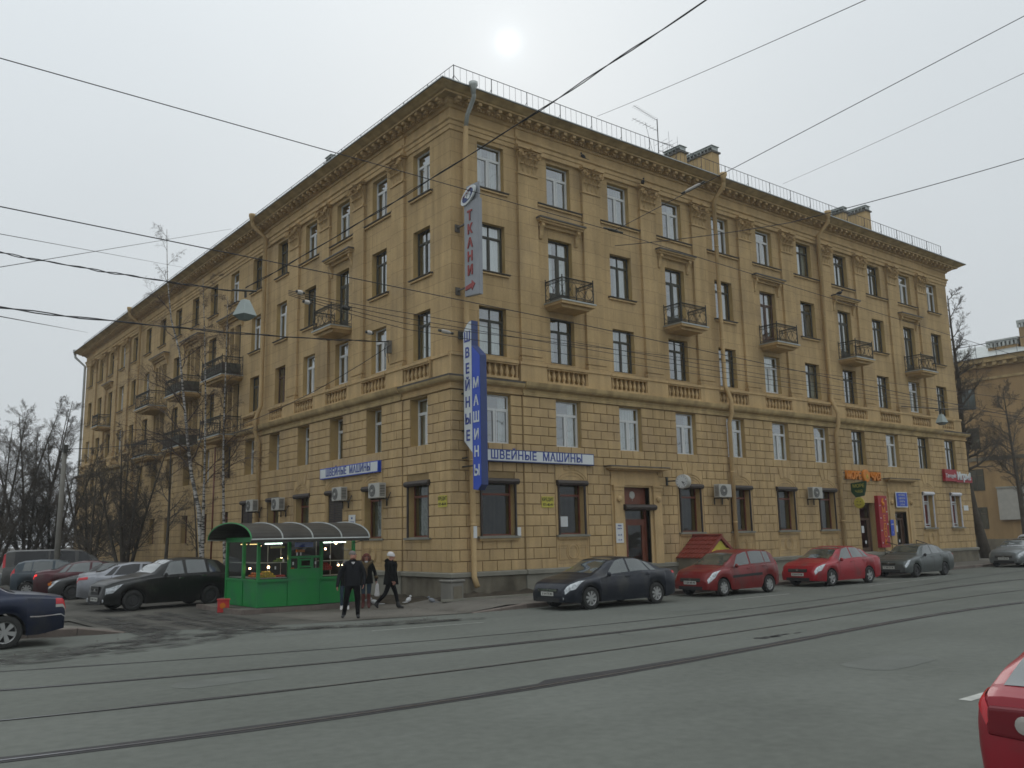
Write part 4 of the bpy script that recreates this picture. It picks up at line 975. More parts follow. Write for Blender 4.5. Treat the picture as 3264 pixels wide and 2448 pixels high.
# main shop door
dr = link('door', None, BLD)
b = SB('R'); b.box(8.05, 9.49, -.12, -.05, 3.05, 3.92, 0); b.box(8.05, 8.15, -.12, -.04, .55, 3.05, 0); b.box(9.39, 9.49, -.12, -.04, .55, 3.05, 0); b.box(8.15, 9.39, -.12, -.04, 2.55, 2.66, 0); b.build('door_frame', M['rwood'], dr)
b = SB('R'); b.box(8.15, 8.42, -.12, -.06, .57, 2.55); b.box(8.42, 9.2, -.12, -.06, .57, .95); b.box(9.22, 9.39, -.12, -.06, .57, 2.55); b.box(8.42, 9.22, -.12, -.06, 2.42, 2.55); b.build('door_leaf', M['rwood'], dr)
b = SB('R'); b.quad((8.42,-.09,.95),(9.22,-.09,.95),(9.22,-.09,2.42),(8.42,-.09,2.42)); b.quad((8.15,-.09,2.66),(9.39,-.09,2.66),(9.39,-.09,3.05),(8.15,-.09,3.05)); b.build('pane', M['sglass'], dr)
b = SB('R'); b.lathe([(.11, 7.92), (.115, 7.93), (.115, 9.66), (.11, 9.67)], (0, .33, 3.12), 0, 8); b.box(7.92, 9.67, .2, .33, 3.02, 3.24); b.build('roller_shutter_box', M['shutter'], BLD)
b = SB('R'); b.box(7.6, 9.9, .15, 1.1, 0.13, .34); b.box(7.75, 9.75, .15, .8, .34, .55); b.build('step', M['plinth'], BLD)
b = SB('R'); b.tube([(8.72,-.03,3.38), (8.72,-.03,3.55)], .01, 4); b.lathe([(.14,-.02),(.16,0),(.14,.02)], (8.72, -.04, 3.62), 1, 12); b.build('round_badge', M['acw'], dr)
# tea shop door (7) and office door (8)
for (c_, w, zt, mt, nm) in ((25.62, .62, 3.42, 'bwood', 'a'), (28.95, .58, 2.95, 'bwood', 'b')):
    dr = link('door', None, BLD); b = SB('R'); b.box(c_-w, c_-w+.1, -.12, -.02, .55, zt); b.box(c_+w-.1, c_+w, -.12, -.02, .55, zt); b.box(c_-w+.1, c_+w-.1, -.12, -.02, zt-.1, zt); b.box(c_-w+.1, c_+w-.1, -.12, -.02, 2.55, 2.65); b.build('door_frame', M[mt], dr)
    b = SB('R'); b.box(c_-w+.1, c_-.32, -.12, -.06, .57, 2.55); b.box(c_-.32, c_+.3, -.12, -.06, .57, 1.15); b.box(c_+.3, c_+w-.1, -.12, -.06, .57, 2.55); b.build('door_leaf', M[mt], dr)
    b = SB('R'); b.quad((c_-.32,-.09,1.15),(c_+.3,-.09,1.15),(c_+.3,-.09,2.55),(c_-.32,-.09,2.55)); b.quad((c_-w+.1,-.09,2.65),(c_+w-.1,-.09,2.65),(c_+w-.1,-.09,zt-.1),(c_-w+.1,-.09,zt-.1)); b.build('pane', M['sglass'], dr)
    b = SB('R'); b.box(c_-.24, c_+.0, -.055, -.05, 1.9, 2.25); b.box(c_+.02, c_+.14, -.055, -.05, 1.35, 1.5); b.build('notice', M['paper'], dr)
    b = SB('R')
    for k in range(3): b.box(c_-1.0, c_+1.0, .16, 1.2-k*.3, .13+k*.14, .13+(k+1)*.14-.001)
    b.build('step', M['plinth'], BLD)
b = SB('R'); b.box(25.0, 26.3, .168, .26, 3.42, 4.0); b.build('door_lintel', M['trim'], BLD)
# stair rails by the shop doors
def railing_thing(pts, lab, h=.9):
    t = thing('stair_railing', lab, 'railing', pts[0]); O = Vector(pts[0]); b = MB(); Z = Vector((0,0,h)); P = [Vector(p)-O for p in pts]
    b.tube([p+Z for p in P], .022, 5); b.tube([p+Z*.5 for p in P], .014, 4); b.build('hand_rail', M['iron'], t)
    for p in P: b = MB(); b.tube([p, p+Z], .02, 5); b.build('post', M['iron'], t)
railing_thing([(26.75,-.35,.55),(26.9,-1.6,.15),(28.1,-1.9,.15)], 'black metal stair railing in front of the red banner')
railing_thing([(30.0,-.35,.55),(30.1,-1.5,.15)], 'black metal stair railing right of the office door')
railing_thing([(-.5,11.2,1.55),(-1.3,9.4,.4),(-2.2,7.6,.1)], 'dark metal stair railing on the side facade behind the green kiosk', 1.0)

# ------------------------------------------------------------------ signs and fittings on the facades
def lightbox(nm, lab, side, s0, s1, z0, z1, d0, d1, face_mt, edge_mt, s_txt, size, tmt, fs=(1,1), margin=.035, spacing=1.0, cat='sign', off=.006):
    cx, cz = (s0+s1)/2, (z0+z1)/2; O = Vector(fR(cx, d1, cz) if side == 'R' else fL(cx, d1, cz)); t = thing(nm, lab, cat, O)
    loc = (lambda s_, d, z: Vector(fR(s_, d, z))-O) if side == 'R' else (lambda s_, d, z: Vector(fL(s_, d, z))-O)
    b = MB(loc, side == 'R'); b.box(s0, s1, d0, d1, z0, z1); b.build('casing', edge_mt, t)
    b = MB(loc, side == 'R'); b.box(s0+margin, s1-margin, d1, d1+.006, z0+margin, z1-margin); b.build('face', face_mt, t)
    if s_txt: text(t, s_txt, size, loc(cx, d1+.012, cz), side, tmt, fs, .006, off, spacing=spacing)
    return t
lightbox('shop_sign', 'long white shop sign with blue Cyrillic lettering above the street windows', 'R', .75, 6.32, 4.70, 5.14, .18, .36, M['signw'], M['signbd'], 'ШВЕЙНЫЕ  МАШИНЫ', .40, M['signt'], (.98, 1.05), spacing=1.08)
lightbox('shop_sign', 'white shop sign with blue Cyrillic lettering on the side facade', 'L', 4.55, 9.5, 4.61, 5.05, .18, .36, M['signw'], M['signb'], 'ШВЕЙНЫЕ  МАШИНЫ', .40, M['signt'], (.86, 1.05), spacing=1.08)
def plate(nm, lab, side, s0, s1, z0, z1, d, mt, cat='notice', lines=None, tmt=None, tsize=.1):
    cx, cz = (s0+s1)/2, (z0+z1)/2; O = Vector(fR(cx, d, cz) if side == 'R' else fL(cx, d, cz)); loc = (lambda s_, dd, z: Vector(fR(s_, dd, z))-O) if side == 'R' else (lambda s_, dd, z: Vector(fL(s_, dd, z))-O)
    b = MB(loc, side == 'R'); b.box(s0, s1, d-.012, d+.006, z0, z1); o = b.build(nm, mt, None); o.location = O; tag(o, lab, cat)
    if lines:
        for k, (s_, sz, fz) in enumerate(lines): text(o, s_, sz, loc(cx, d+.010, z1-(z1-z0)*fz), side, tmt, (.8, 1), .002, .002)
    return o
plate('credit_plate', 'small yellow credit plate with phone number beside the first street window', 'R', 3.75, 4.32, 3.10, 3.50, .235, M['yel'], 'sign', [('КРЕДИТ', .17, .28), ('971-40-44', .14, .75)], M['blk'])
plate('credit_plate', 'small yellow credit plate with phone number near the corner on the side facade', 'L', .12, .66, 3.12, 3.52, .175, M['yel'], 'sign', [('КРЕДИТ', .17, .28), ('971-40-44', .14, .75)], M['blk'])
plate('notice_board', 'white notice on the left pilaster of the main shop entrance', 'R', 7.42, 7.82, 1.75, 2.50, .295, M['paper'], 'notice', [('ЧАСЫ', .08, .12), ('РАБОТЫ', .07, .27), ('10 - 19', .09, .6), ('11 - 18', .08, .85)], M['signt'])
plate('notice_board', 'white notice with blue print beside a shuttered side window', 'L', 6.55, 7.10, 2.62, 3.05, .235, M['paper'], 'notice', [('МЫ', .1, .3), ('ОТКРЫТЫ', .09, .68)], M['signt'])
plate('poster', 'small white sheet pasted beside the corner street window', 'R', 2.58, 2.80, 2.08, 2.40, .175, M['paper'], 'poster')
plate('poster', 'white card behind the glass of the second street window', 'R', 4.88, 5.25, 2.40, 2.78, -.06, M['paper'], 'poster')
plate('office_sign', 'blue office sign with white border above the far doorway', 'R', 28.35, 29.55, 3.20, 4.02, .32, M['signw'], 'sign')
plate('office_sign', 'narrow blue plate on the pilaster between red banner and far doorway', 'R', 27.62, 27.95, 1.72, 2.55, .305, M['signb'], 'sign', [('ОФИС', .10, .3), ('1', .16, .8)], M['signw'])
t = bpy.data.objects['office_sign']; b = MB(); b.box(-.54,.54,-.012,-.006,-.36,.36); b.build('blue_field', M['signb'], t)
for k, s_ in enumerate(('НОТАРИУС', 'АДВОКАТЫ', 'ЮРИСТЫ', '2 ЭТАЖ')): text(t, s_, .13, (0, -.02, .24-k*.17), 'R', M['signw'], (.9, 1), .002)
plate('address_plate', 'small white street name plate near the far corner of the block', 'R', 36.2, 36.75, 3.05, 3.35, .165, M['signw'], 'sign')
plate('poster', 'scrap of white paper stuck on the corner downpipe', 'R', .54, .68, 2.05, 2.45, .43, M['paper'], 'poster')

# big vertical corner signs (faces look along the street to the left)
def vsign(nm, lab, x0, x1, poly, mt_face, mt_edge, O, cat='sign'):
    t = thing(nm, lab, cat, O); O = Vector(O)
    b = MB(lambda x, y, z: Vector((x, y, z))-O); b.prism(poly, 0, x0, x1); b.build('casing', mt_edge, t)
    cy = sum(p[0] for p in poly)/len(poly); cz = sum(p[1] for p in poly)/len(poly)
    b = MB(lambda x, y, z: Vector((x, y, z))-O)
    b.prism([(p[0]+(.015 if p[0] < cy else -.015), p[1]+(.02 if p[1] < cz else -.02)) for p in poly], 0, x0-.006, x0); b.build('face', mt_face, t)
    return t, O
t, O = vsign('corner_sign', 'tall blue and white vertical shop sign hanging at the building corner', .20, .47,
    [(-.42,5.32),(-.92,4.88),(-.92,9.50),(-.72,9.46),(-.52,9.30),(-.42,9.15)], M['signw'], M['signbd'], (.2,-.42,6.5))
b = MB(lambda x, y, z: Vector((x, y, z))-O); b.prism([(-.925,3.66),(-1.20,3.62),(-1.40,3.80),(-1.40,8.20),(-1.30,8.30),(-.925,8.62)], 0, .20, .47); b.build('blue_casing', M['signbd'], t)
b = MB(lambda x, y, z: Vector((x, y, z))-O); b.prism([(-.93,3.68),(-1.19,3.64),(-1.385,3.82),(-1.385,8.18),(-1.29,8.28),(-.93,8.59)], 0, .193, .20); b.build('blue_face', M['signb'], t)
for l_, z in zip('ШВЕЙНЫЕ', (8.93, 8.37, 7.81, 7.22, 6.63, 6.05, 5.48)): text(t, l_, .44, Vector((.185,-.67,z))-O, 'L', M['signt'], (.95, 1.1), .004, .012)
for l_, z in zip('МАШИНЫ', (7.25, 6.64, 6.07, 5.48, 4.9, 4.27)): text(t, l_, .44, Vector((.185,-1.155,z))-O, 'L', M['signw'], (.92, 1.1), .004, .012)
b = MB(lambda x, y, z: Vector((x, y, z))-O)
for z in (9.1, 7.0, 5.7, 4.75): b.box(.28,.34,-.42,-.05,z,z+.05); b.box(.2,.42,-.13,-.10,z-.12,z+.17)
b.box(.28,.34,-.95,-.10,4.45,4.5); b.build('bracket', M['iron'], t)
t, O = vsign('corner_sign', 'grey vertical sign with red letters and oval emblem high on the corner', .20, .34,
    [(-.56,10.42),(-1.44,10.34),(-1.44,13.82),(-.56,13.82)], M['signgrey'], M['signgrey'], (.2,-.56,12))
for l_, z in zip('ТКАНИ', (13.29, 12.79, 12.28, 11.78, 11.28)): text(t, l_, .46, Vector((.185,-.92,z))-O, 'L', M['redl'], (1.0, 1.05), .02, .012)
b = MB(lambda x, y, z: Vector((x, y, z))-O); b.prism([(-.56,13.82),(-1.40,13.82),(-1.40,14.45),(-.62,14.5)], 0, .26, .30); b.build('top_plate', M['signgrey'], t)
b = MB(lambda x, y, z: Vector((x, y, z))-O); el = [(-.88-.50*math.cos(a)*.86-.0, 14.06+.27*math.sin(a)+math.cos(a)*.16) for a in [2*PI*i/20 for i in range(20)]]; b.prism(el, 0, .13, .20); b.build('emblem', M['signw'], t)
b = MB(lambda x, y, z: Vector((x, y, z))-O); el = [(-.88-.38*math.cos(a)*.86, 14.06+.19*math.sin(a)+math.cos(a)*.12) for a in [2*PI*i/20 for i in range(20)]]; b.prism(el, 0, .12, .13)
b.build('emblem_field', M['signbd'], t)
b = MB(lambda x, y, z: Vector((x, y, z))-O)
for y_, z_, r_ in ((-.80,14.08,.10),(-.93,14.02,.11),(-.88,14.16,.07),(-1.02,14.1,.06)): b.lathe([(r_,-.004),(r_,.004)], (.115,y_,z_), 0, 9)
b.build('emblem_figure', M['signw'], t)
b = MB(lambda x, y, z: Vector((x, y, z))-O); b.tube([(.108,-.58-.07*k,13.98+.035*k+.06*(k % 2)) for k in range(9)], .014, 4); b.build('emblem_script', M['redl'], t)
b = MB(lambda x, y, z: Vector((x, y, z))-O); b.prism([(-.62,10.62),(-1.0,10.66),(-1.0,10.56),(-1.2,10.76),(-1.0,10.92),(-1.0,10.82),(-.62,10.76)], 0, .17, .2); b.build('arrow', M['redl'], t)
b = MB(lambda x, y, z: Vector((x, y, z))-O)
for z in (13.1, 10.75): b.box(.24,.30,-.56,-.02,z,z+.05); b.box(.16,.36,-.05,-.02,z-.14,z+.14)
b.build('bracket', M['soot'], t)

# tea shop lettering and hanging sign
t = thing('tea_shop_sign', 'orange block letters with round emblem above the far shop door', 'sign', (25.4,-.30,4.78))
text(t, 'МОРЕ', .50, (-.95,0,0), 'R', M['ora'], (.95, 1.1), .05, .02, spacing=1.0); text(t, 'ЧАЯ', .50, (1.15,0,-.02), 'R', M['ora'], (.95, 1.1), .05, .02)
b = MB(); b.lathe([(.30,-.08),(.33,-.05),(.33,.05),(.30,.08)], (.20,0,.02), 1, 18); b.build('round_emblem', M['ora'], t)
b = MB(); b.prism([(.08,-.12),(.20,.15),(.32,-.12),(.26,-.12),(.23,-.03),(.17,-.03),(.14,-.12)], 1, -.10, -.085); b.build('emblem_letter', M['yel'], t)
b = MB(); b.box(-1.75,1.75,.08,.11,-.20,-.15); b.box(-1.75,1.75,.08,.11,.12,.17); b.build('carrier_rail', M['soot'], t)
t = thing('hanging_sign', 'dark green hanging sign with a round yellow smiling face beneath', 'sign', (24.35,-.62,4.1))
b = MB(); b.prism([(-.42,.38),(.42,.30),(.45,-.10),(.2,-.42),(-.25,-.35),(-.36,.0)], 0, -.05, .05); b.build('green_board', M['dgrn'], t)
text(t, 'МОРЕ', .24, (-.055,0,.14), 'L', M['yel'], (.95, 1), .003); text(t, 'ЧАЯ', .22, (-.055,.0,-.14), 'L', M['yel'], (.95, 1), .003)
b = MB(); b.lathe([(.25,-.05),(.28,-.03),(.28,.03),(.25,.05)], (0,.05,-.70), 0, 16); b.build('yellow_disc', M['yel'], t)
b = MB()
for y in (-.04,.14): b.ball((-.05,y,-.64), .03, 4)
b.tube([(-.06,.05+.15*math.sin(a),-.70-.11*math.cos(a)) for a in [-1+.25*i for i in range(9)]], .012, 4); b.build('smile', M['blk'], t)
b = MB(); b.tube([(.0,.6,-.70),(0,.3,-.70)], .02, 4); b.tube([(.0,.6,.2),(0,.38,.2)], .02, 4); b.build('bracket', M['iron'], t)
t = thing('banner', 'red vertical banner with yellow letters beside the far shop door', 'banner', (26.75,-.35,2.45))
b = MB(); b.box(-.42,.42,-.10,.12,-1.32,1.34); b.build('panel', M['redp'], t)
for l_, z in zip('МЕДОК', (.58, .16, -.26, -.66, -1.06)): text(t, l_, .42, (.02,-.115,z), 'R', M['ora'], (.95, 1), .004, .008)
b = MB(); b.tube([(.02,-.11,1.2),(-.1,-.11,1.0),(.1,-.11,.86)], .05, 5); b.ball((0,-.1,.92), .1, 5, sc=(1,1,1.2)); b.build('honey_drop', M['ora'], t)
b = MB(); rnd = random.Random(2)
for k in range(8): b.ball((-.3 if k % 2 else .32, -.1, 1.15-k*.32), .035, 4)
b.build('white_dots', M['signw'], t)
t = thing('red_shop_sign', 'red sign with white script near the far end of the street facade', 'sign', (35.1,-.33,5.04))
b = MB(); b.box(-1.25,.15,-.08,.08,-.32,.36); b.build('panel', M['redp'], t); b = MB(); b.box(.15,2.1,-.03,.08,-.36,-.02); b.build('lower_panel', M['redp'], t)
text(t, 'Танцуй!', .30, (-.58,-.09,-.02), 'R', M['signw'], (1.1, 1), .004, .004); text(t, 'Игры!', .60, (1.05,-.06,-.02), 'R', M['signw'], (1, 1.0), .02, .02)

# street clock
t = thing('street_clock', 'round grey street clock on a bracket between entrance and window', 'clock', (10.72,-.95,4.15), R_(14))
b = MB(); b.lathe([(.26,-.14),(.29,-.13),(.30,0),(.29,.13),(.26,.14)], (0,0,0), 0, 28); b.build('case', M['acw'], t, smooth=False)
b = MB(); b.lathe([(.255,-.146),(.255,-.141)], (0,0,0), 0, 28); b.lathe([(.255,.141),(.255,.146)], (0,0,0), 0, 28); b.build('dial', M['paper'], t)
b = MB()
for k in range(12):
    a = k*PI/6; b.tube([(-.15, .19*math.sin(a), .19*math.cos(a)), (-.15, .235*math.sin(a), .235*math.cos(a))], .009, 4)
b.build('hour_marks', M['blk'], t)
for l_, a, r_ in (('hour_hand', R_(131), .13), ('minute_hand', R_(118+16), .20)):
    pass
b = MB(); a = R_(112); b.tube([(-.155,0,0), (-.155,-.13*math.sin(a), .13*math.cos(a))], .014, 4); b.build('hour_hand', M['blk'], t)
b = MB(); a = R_(140); b.tube([(-.155,0,0), (-.155,-.20*math.sin(a), .20*math.cos(a))], .010, 4); b.build('minute_hand', M['blk'], t)
b = MB(); b.tube([(0,.28,.05),(0,.78,.05)], .03, 6); b.box(-.06,.06,.72,.80,-.12,.22); b.build('bracket', M['iron'], t)

# air conditioners
ac_l = None
def aircon(side, s_, z, d, lab, w=.82, h=.56):
    lo, ro = place(side, s_, d, z); t = thing('air_conditioner', lab, 'air conditioner', lo, ro[2], 'air conditioners on the walls')
    b = MB(); b.box(-w/2, w/2, -.30, 0, -h/2, h/2); me = bevel(b.mesh('casing', M['acw']), .02, 2); link('casing', me, t)
    b = MB(); b.lathe([(.235,-.31),(.235,-.302)], (-w*.14,0,0), 1, 20); b.build('fan_opening', M['acd'], t)
    b = MB()
    for r_ in (.07,.12,.17,.22): b.tube([(-w*.14+r_*math.cos(a), -.318, r_*math.sin(a)) for a in [2*PI*i/16 for i in range(17)]], .006, 3, cap=False)
    b.lathe([(.05,-.325),(.05,-.31)], (-w*.14,0,0), 1, 10); b.build('fan_guard', M['acw'], t)
    b = MB()
    for k in range(7): b.box(w/2, w/2+.008, -.26, -.06, -h/2+.08+k*.06, -h/2+.11+k*.06)
    for k in range(8): b.box(-w/2-.008, -w/2, -.26, -.06, -h/2+.08+k*.055, -h/2+.10+k*.055)
    b.build('side_louvres', M['acd'], t)
    b = MB()
    for x_ in (-w*.32, w*.32): b.box(x_-.02, x_+.02, -.28, .14, -h/2-.05, -h/2-.01); b.box(x_-.02, x_+.02, .10, .14, -h/2-.3, -h/2-.05)
    b.tube([(w/2-.05,-.1,-h/2),(w/2+.12,0,-h/2-.1),(w/2+.1,.14,-h/2+.2)], .02, 5); b.build('bracket', M['iron'], t)
    return t
aircon('L', 4.30, 3.88, .38, 'air conditioner nearest the corner on the side facade with exposed fan')
aircon('L', 7.35, 3.90, .38, 'air conditioner right of the closed brown shutter on the side facade', .78, .54)
aircon('L', 13.4, 3.74, .38, 'air conditioner above the middle of the kiosk roof')
aircon('L', 16.35, 3.78, .42, 'leftmost air conditioner on the side facade above the kiosk')
aircon('R', 13.72, 3.84, .38, 'air conditioner left of the downpipe behind the dark red hatchback')
aircon('R', 20.62, 3.85, .38, 'small air conditioner between two far street windows', .78, .54)

# tiled canopy over the basement steps
t = thing('basement_canopy', 'small red tiled gable canopy over basement steps against the wall', 'canopy', (11.95,-.25,0.13))
b = MB(); X0, X1, YW, YF, ZR, ZE = -1.05, 1.05, .02, -1.38, 1.80, 0.95
def slope(b, sg, y0, y1, dz=0):
    rows = 5
    for k in range(rows):
        a0, a1 = k/rows, (k+1)/rows+.02
        for j in range(7):
            ya = y0+(y1-y0)*j/7; yb = y0+(y1-y0)*(j+1)/7; ym = (ya+yb)/2
            xa, xb = sg*1.08*a0, sg*1.08*a1; za, zb = ZR-(ZR-ZE)*a0+dz, ZR-(ZR-ZE)*a1+dz
            b.add([(xa,ya,za),(xa,ym,za+.02),(xa,yb,za),(xb,ya,zb+.035),(xb,ym,zb+.06),(xb,yb,zb+.035),(xb,ya,zb-.01),(xb,ym,zb+.015),(xb,yb,zb-.01)], [(0,1,4,3),(1,2,5,4),(3,4,7,6),(4,5,8,7)])
slope(b, -1, YW, YF-.1); b.build('tiled_slope', M['tile'], t); b = MB(); slope(b, 1, YW, YF-.1); b.build('tiled_slope', M['tile'], t)
b = MB(); b.tube([(0,YW,ZR+.04),(0,YF-.12,ZR+.04)], .06, 6); b.build('ridge', M['tile'], t)
b = MB()
for sg in (-1, 1): b.add([(0,YF-.1,ZR+.05),(sg*1.1,YF-.1,ZE+.03),(sg*1.1,YF-.1,ZE-.1),(0,YF-.1,ZR-.10),(0,YF-.04,ZR+.05),(sg*1.1,YF-.04,ZE+.03),(sg*1.1,YF-.04,ZE-.1),(0,YF-.04,ZR-.10)], [(0,1,2,3),(4,5,6,7),(0,1,5,4),(3,2,6,7)])
b.build('bargeboard', M['tile'], t)
b = MB(); b.prism([(-.95,ZE+.10),(.95,ZE+.10),(0,ZR-.14)], 1, YF+.05, YF+.08); b.build('gable_panel', M['redp'], t)
b = MB(); b.prism([(-.38,ZE+.36),(.38,ZE+.36),(0.08,ZR-.2),(-.08,ZR-.2)], 1, YF-.02, YF+.03); b.box(-.55,.55,YF-.04,YF+.03,ZE+.08,ZE+.36); b.build('yellow_sign', M['yel'], t)
text(t, 'КАЗАК', .20, (0,YF-.05,ZE+.22), 'R', M['redl'], (1,1), .003, .004)
b = MB(); b.box(-1.05,-.95,YF,YW,0,ZE); b.box(.95,1.05,YF,YW,0,ZE); b.box(-1.05,1.05,YF,YF+.1,0,.45); b.build('parapet', M['plinth'], t)
b = MB(); b.quad((-.95,YF+.2,.02),(.95,YF+.2,.02),(.95,YW-.02,.02),(-.95,YW-.02,.02)); b.quad((-.95,YW-.01,.02),(.95,YW-.01,.02),(.95,YW-.01,1.0),(-.95,YW-.01,1.0)); b.build('stairwell', M['dark'], t)
b = MB(); b.tube([(-.62,YF-.05,ZE+.0),(-.62,YF-.18,ZE-.02)], .012, 4); b.build('lamp_arm', M['iron'], t)
b = MB(); b.ball((-.62,YF-.2,ZE-.02), .055, 6); b.build('bulb', M['bulb'], t)

# litter bin, red crate
t = thing('litter_bin', 'square concrete litter bin on the footway at the building corner', 'bin', (-1.12,-1.55,.08), R_(8))
b = MB(); b.prism([(-.26,-.26),(.26,-.26),(.26,.26),(-.26,.26)], 2, 0, .62); b.box(-.30,.30,-.30,.30,.62,.70); me = bevel(b.mesh('body', M['conc']), .02, 1); link('body', me, t)
b = MB(); b.box(-.22,.22,-.22,.22,.695,.705); b.build('opening', M['dark'], t); b = MB(); b.box(-.18,.18,-.275,-.262,.1,.5); b.build('side_panel', M['plinth'], t)
t = thing('crate', 'bright red plastic crate on the asphalt at the left corner of the kiosk', 'crate', (-7.2,1.75,.01), R_(-20))
b = MB()
b.box(-.17,.17,-.15,.15,0,.015)
for x0, x1, y0, y1 in ((-.17,.17,-.15,-.135),(-.17,.17,.135,.15),(-.17,-.155,-.135,.135),(.155,.17,-.135,.135)): b.box(x0,x1,y0,y1,.015,.38)
b.build('box', M['redc'], t); b = MB(); b.box(-.19,.19,-.17,.17,.36,.385); b.build('rim', M['redc'], t)
b = MB(); b.lathe([(.085,-.004),(.085,.004)], (-.02,-.154,.2), 1, 14); b.build('round_mark', M['amber'], t)

# ------------------------------------------------------------------ the green kiosk
KX0, KX1, KY0, KY1, KZ = -6.6, -3.45, .62, 3.15, .15
b = MB(); b.box(-7.15,-3.0,.30,3.9,-.02,.135); o = b.build('kiosk_plinth', M['pave'], None); o['kind'] = 'structure'
kk = link('kerb', None, kind='structure')
for i in range(4): b = MB(); b.box(-7.14+i*1.035, -7.14+(i+1)*1.035-.01, .20, .31, -.02, .142); b.build('kerb_stone', M['kerb'], kk)
for i in range(4): b = MB(); b.box(-7.25, -7.14, .22+i*.95, .22+(i+1)*.95-.01, -.02, .142); b.build('kerb_stone', M['kerb'], kk)
K = thing('fruit_kiosk', 'green fruit kiosk with lit windows and a barrel-vaulted dark roof', 'kiosk', (KX0, KY0, KZ)); KO = Vector((KX0, KY0, KZ))
W, Dp = KX1-KX0, KY1-KY0; ZS, ZT, ZH = .78, 1.92, 2.06
g = M['grn']
b = MB()
for x_, y_ in ((0,0),(W,0),(0,Dp),(W,Dp),(.97,0),(2.03,0),(0,1.15)): b.box(x_-.045, x_+.045, y_-.045, y_+.045, 0, ZH)
b.build('frame_posts', g, K)
b = MB()
for z0, z1 in ((ZS-.03, ZS+.03), (ZT, ZH)):
    b.box(.04, W-.04, -.05, .03, z0, z1); b.box(-.05, .03, .04, Dp-.04, z0, z1); b.box(.04, W-.04, Dp-.03, Dp+.05, z0, z1); b.box(W-.03, W+.05, .04, Dp-.04, z0, z1)
b.box(-.09, W*.31+.04, -.09, -.05, ZS-.05, ZS+.0); b.box(2.0, W+.08, -.09, -.05, ZS-.05, ZS+.0); b.build('frame_rails', g, K)
def panel(x0, x1, y0, y1, z0, z1, nm='panel'): b = MB(); b.box(x0, x1, y0, y1, z0, z1); b.build(nm, g, K)
panel(.05,.92,-.02,.0,.0,ZS-.03); panel(1.02,1.98,-.035,-.01,.0,1.05); panel(2.08,W-.05,-.02,0,.0,ZS-.03)
panel(-.02,0,.05,1.10,.0,ZS-.03); panel(-.02,0,1.20,Dp-.05,.0,ZS-.03); panel(.05,W-.05,Dp,Dp+.02,.0,ZT); panel(W,W+.02,.05,Dp-.05,0,ZS-.03)
panel(1.02,1.98,-.035,.0,1.05,1.09,'counter_sill'); panel(1.02,1.98,-.03,.0,1.40,1.47,'door_bar'); panel(1.24,1.30,-.03,0,1.09,1.40,'door_bar'); panel(1.70,1.76,-.03,0,1.09,1.40,'door_bar')
b = MB(); rect_tubes(b, 1.30, 1.70, 1.12, 1.38, .05, -.05, -.02); b.build('serving_hatch', g, K)
def kpane(x0, x1, y0, y1, z0, z1):
    b = MB(); b.quad((x0,y0,z0),(x1,y1,z0),(x1,y1,z1),(x0,y0,z1)); b.build('pane', M['kglass'], K)
kpane(.05,.50,0,0,ZS,ZT); kpane(.50,.92,0,0,ZS,ZT); kpane(2.08,2.6,0,0,ZS,ZT); kpane(2.6,W-.05,0,0,ZS,ZT); kpane(1.02,1.98,0,0,1.47,ZT); kpane(1.05,1.24,0,0,1.09,1.40); kpane(1.76,1.95,0,0,1.09,1.40)
kpane(0,0,.05,1.1,ZS,ZT); kpane(0,0,1.2,Dp-.05,ZS,ZT); kpane(W,W,.05,Dp-.05,ZS,ZT)
b = MB(); b.box(.02,W-.02,.02,Dp-.02,ZT+.02,ZT+.05); b.box(.02,W-.02,.02,Dp-.02,0,.03); b.build('ceiling_board', M['soot'], K)
b = MB(); b.box(.03,W-.03,Dp-.05,Dp-.02,.1,ZT); b.build('back_lining', M['lining'], K); b = MB(); b.box(W-.08,W-.05,.55,Dp-.06,.1,ZT); b.build('side_light_block', M['lining'], K)  # side panel is added to block light and darken the interior
b = MB()
for z in (.83, 1.28): b.box(.06,.94,.04,.50,z,z+.02); b.box(2.1,W-.06,.04,.50,z,z+.02); b.box(.04,.46,.52,Dp-.1,z,z+.02)
for x_ in (.5,.92,2.1,2.6): b.box(x_-.008, x_+.008, .5, .516, .8, ZT)
b.build('shelves', M['acw'], K)
# vaulted roof
RX0, RX1, RYF, RYB = -.62, W+.05, -.95, Dp+.08; cy = (RYF+RYB)/2; hw = (RYB-RYF)/2; RZ = 1.99; RH = .50
def arc(t_): return (cy-hw*math.cos(t_), RZ+RH*math.sin(t_))
n_ = 16; b = MB()
for i in range(n_):
    (ya, za), (yb, zb) = arc(PI*i/n_), arc(PI*(i+1)/n_)
    b.add([(RX0,ya,za),(RX1,ya,za),(RX1,yb,zb),(RX0,yb,zb),(RX0,ya,za-.02),(RX1,ya,za-.02),(RX1,yb,zb-.02),(RX0,yb,zb-.02)], [(0,1,2,3),(4,7,6,5),(0,3,7,4),(1,5,6,2)])
M['poly'] = mat('smoked_polycarbonate', (0.055, 0.050, 0.042), 0.5, var=0.25, scale=2, spec=0.22); b.build('roof_sheet', M['poly'], K, smooth=False)
for k in range(5):
    x_ = RX0+(RX1-RX0)*k/4; b = MB(); b.tube([(x_, *[q+(.012 if j else 0) for j, q in enumerate(arc(PI*i/20))]) for i in range(21)], .022, 5); b.build('roof_rib', M['grn'] if k == 0 else M['flash'], K)
b = MB(); b.tube([(RX0,RYF,RZ),(RX1,RYF,RZ)], .025, 5); b.tube([(RX0,RYB,RZ),(RX1,RYB,RZ)], .025, 5); b.build('eaves_tube', M['flash'], K)
b = MB(); b.box(RX0,RX1,RYF+.01,RYF+.05,RZ-.09,RZ-.02); b.box(0,W,-.05,.02,ZH,ZH+.02); b.build('eaves_board', M['poly'], K)
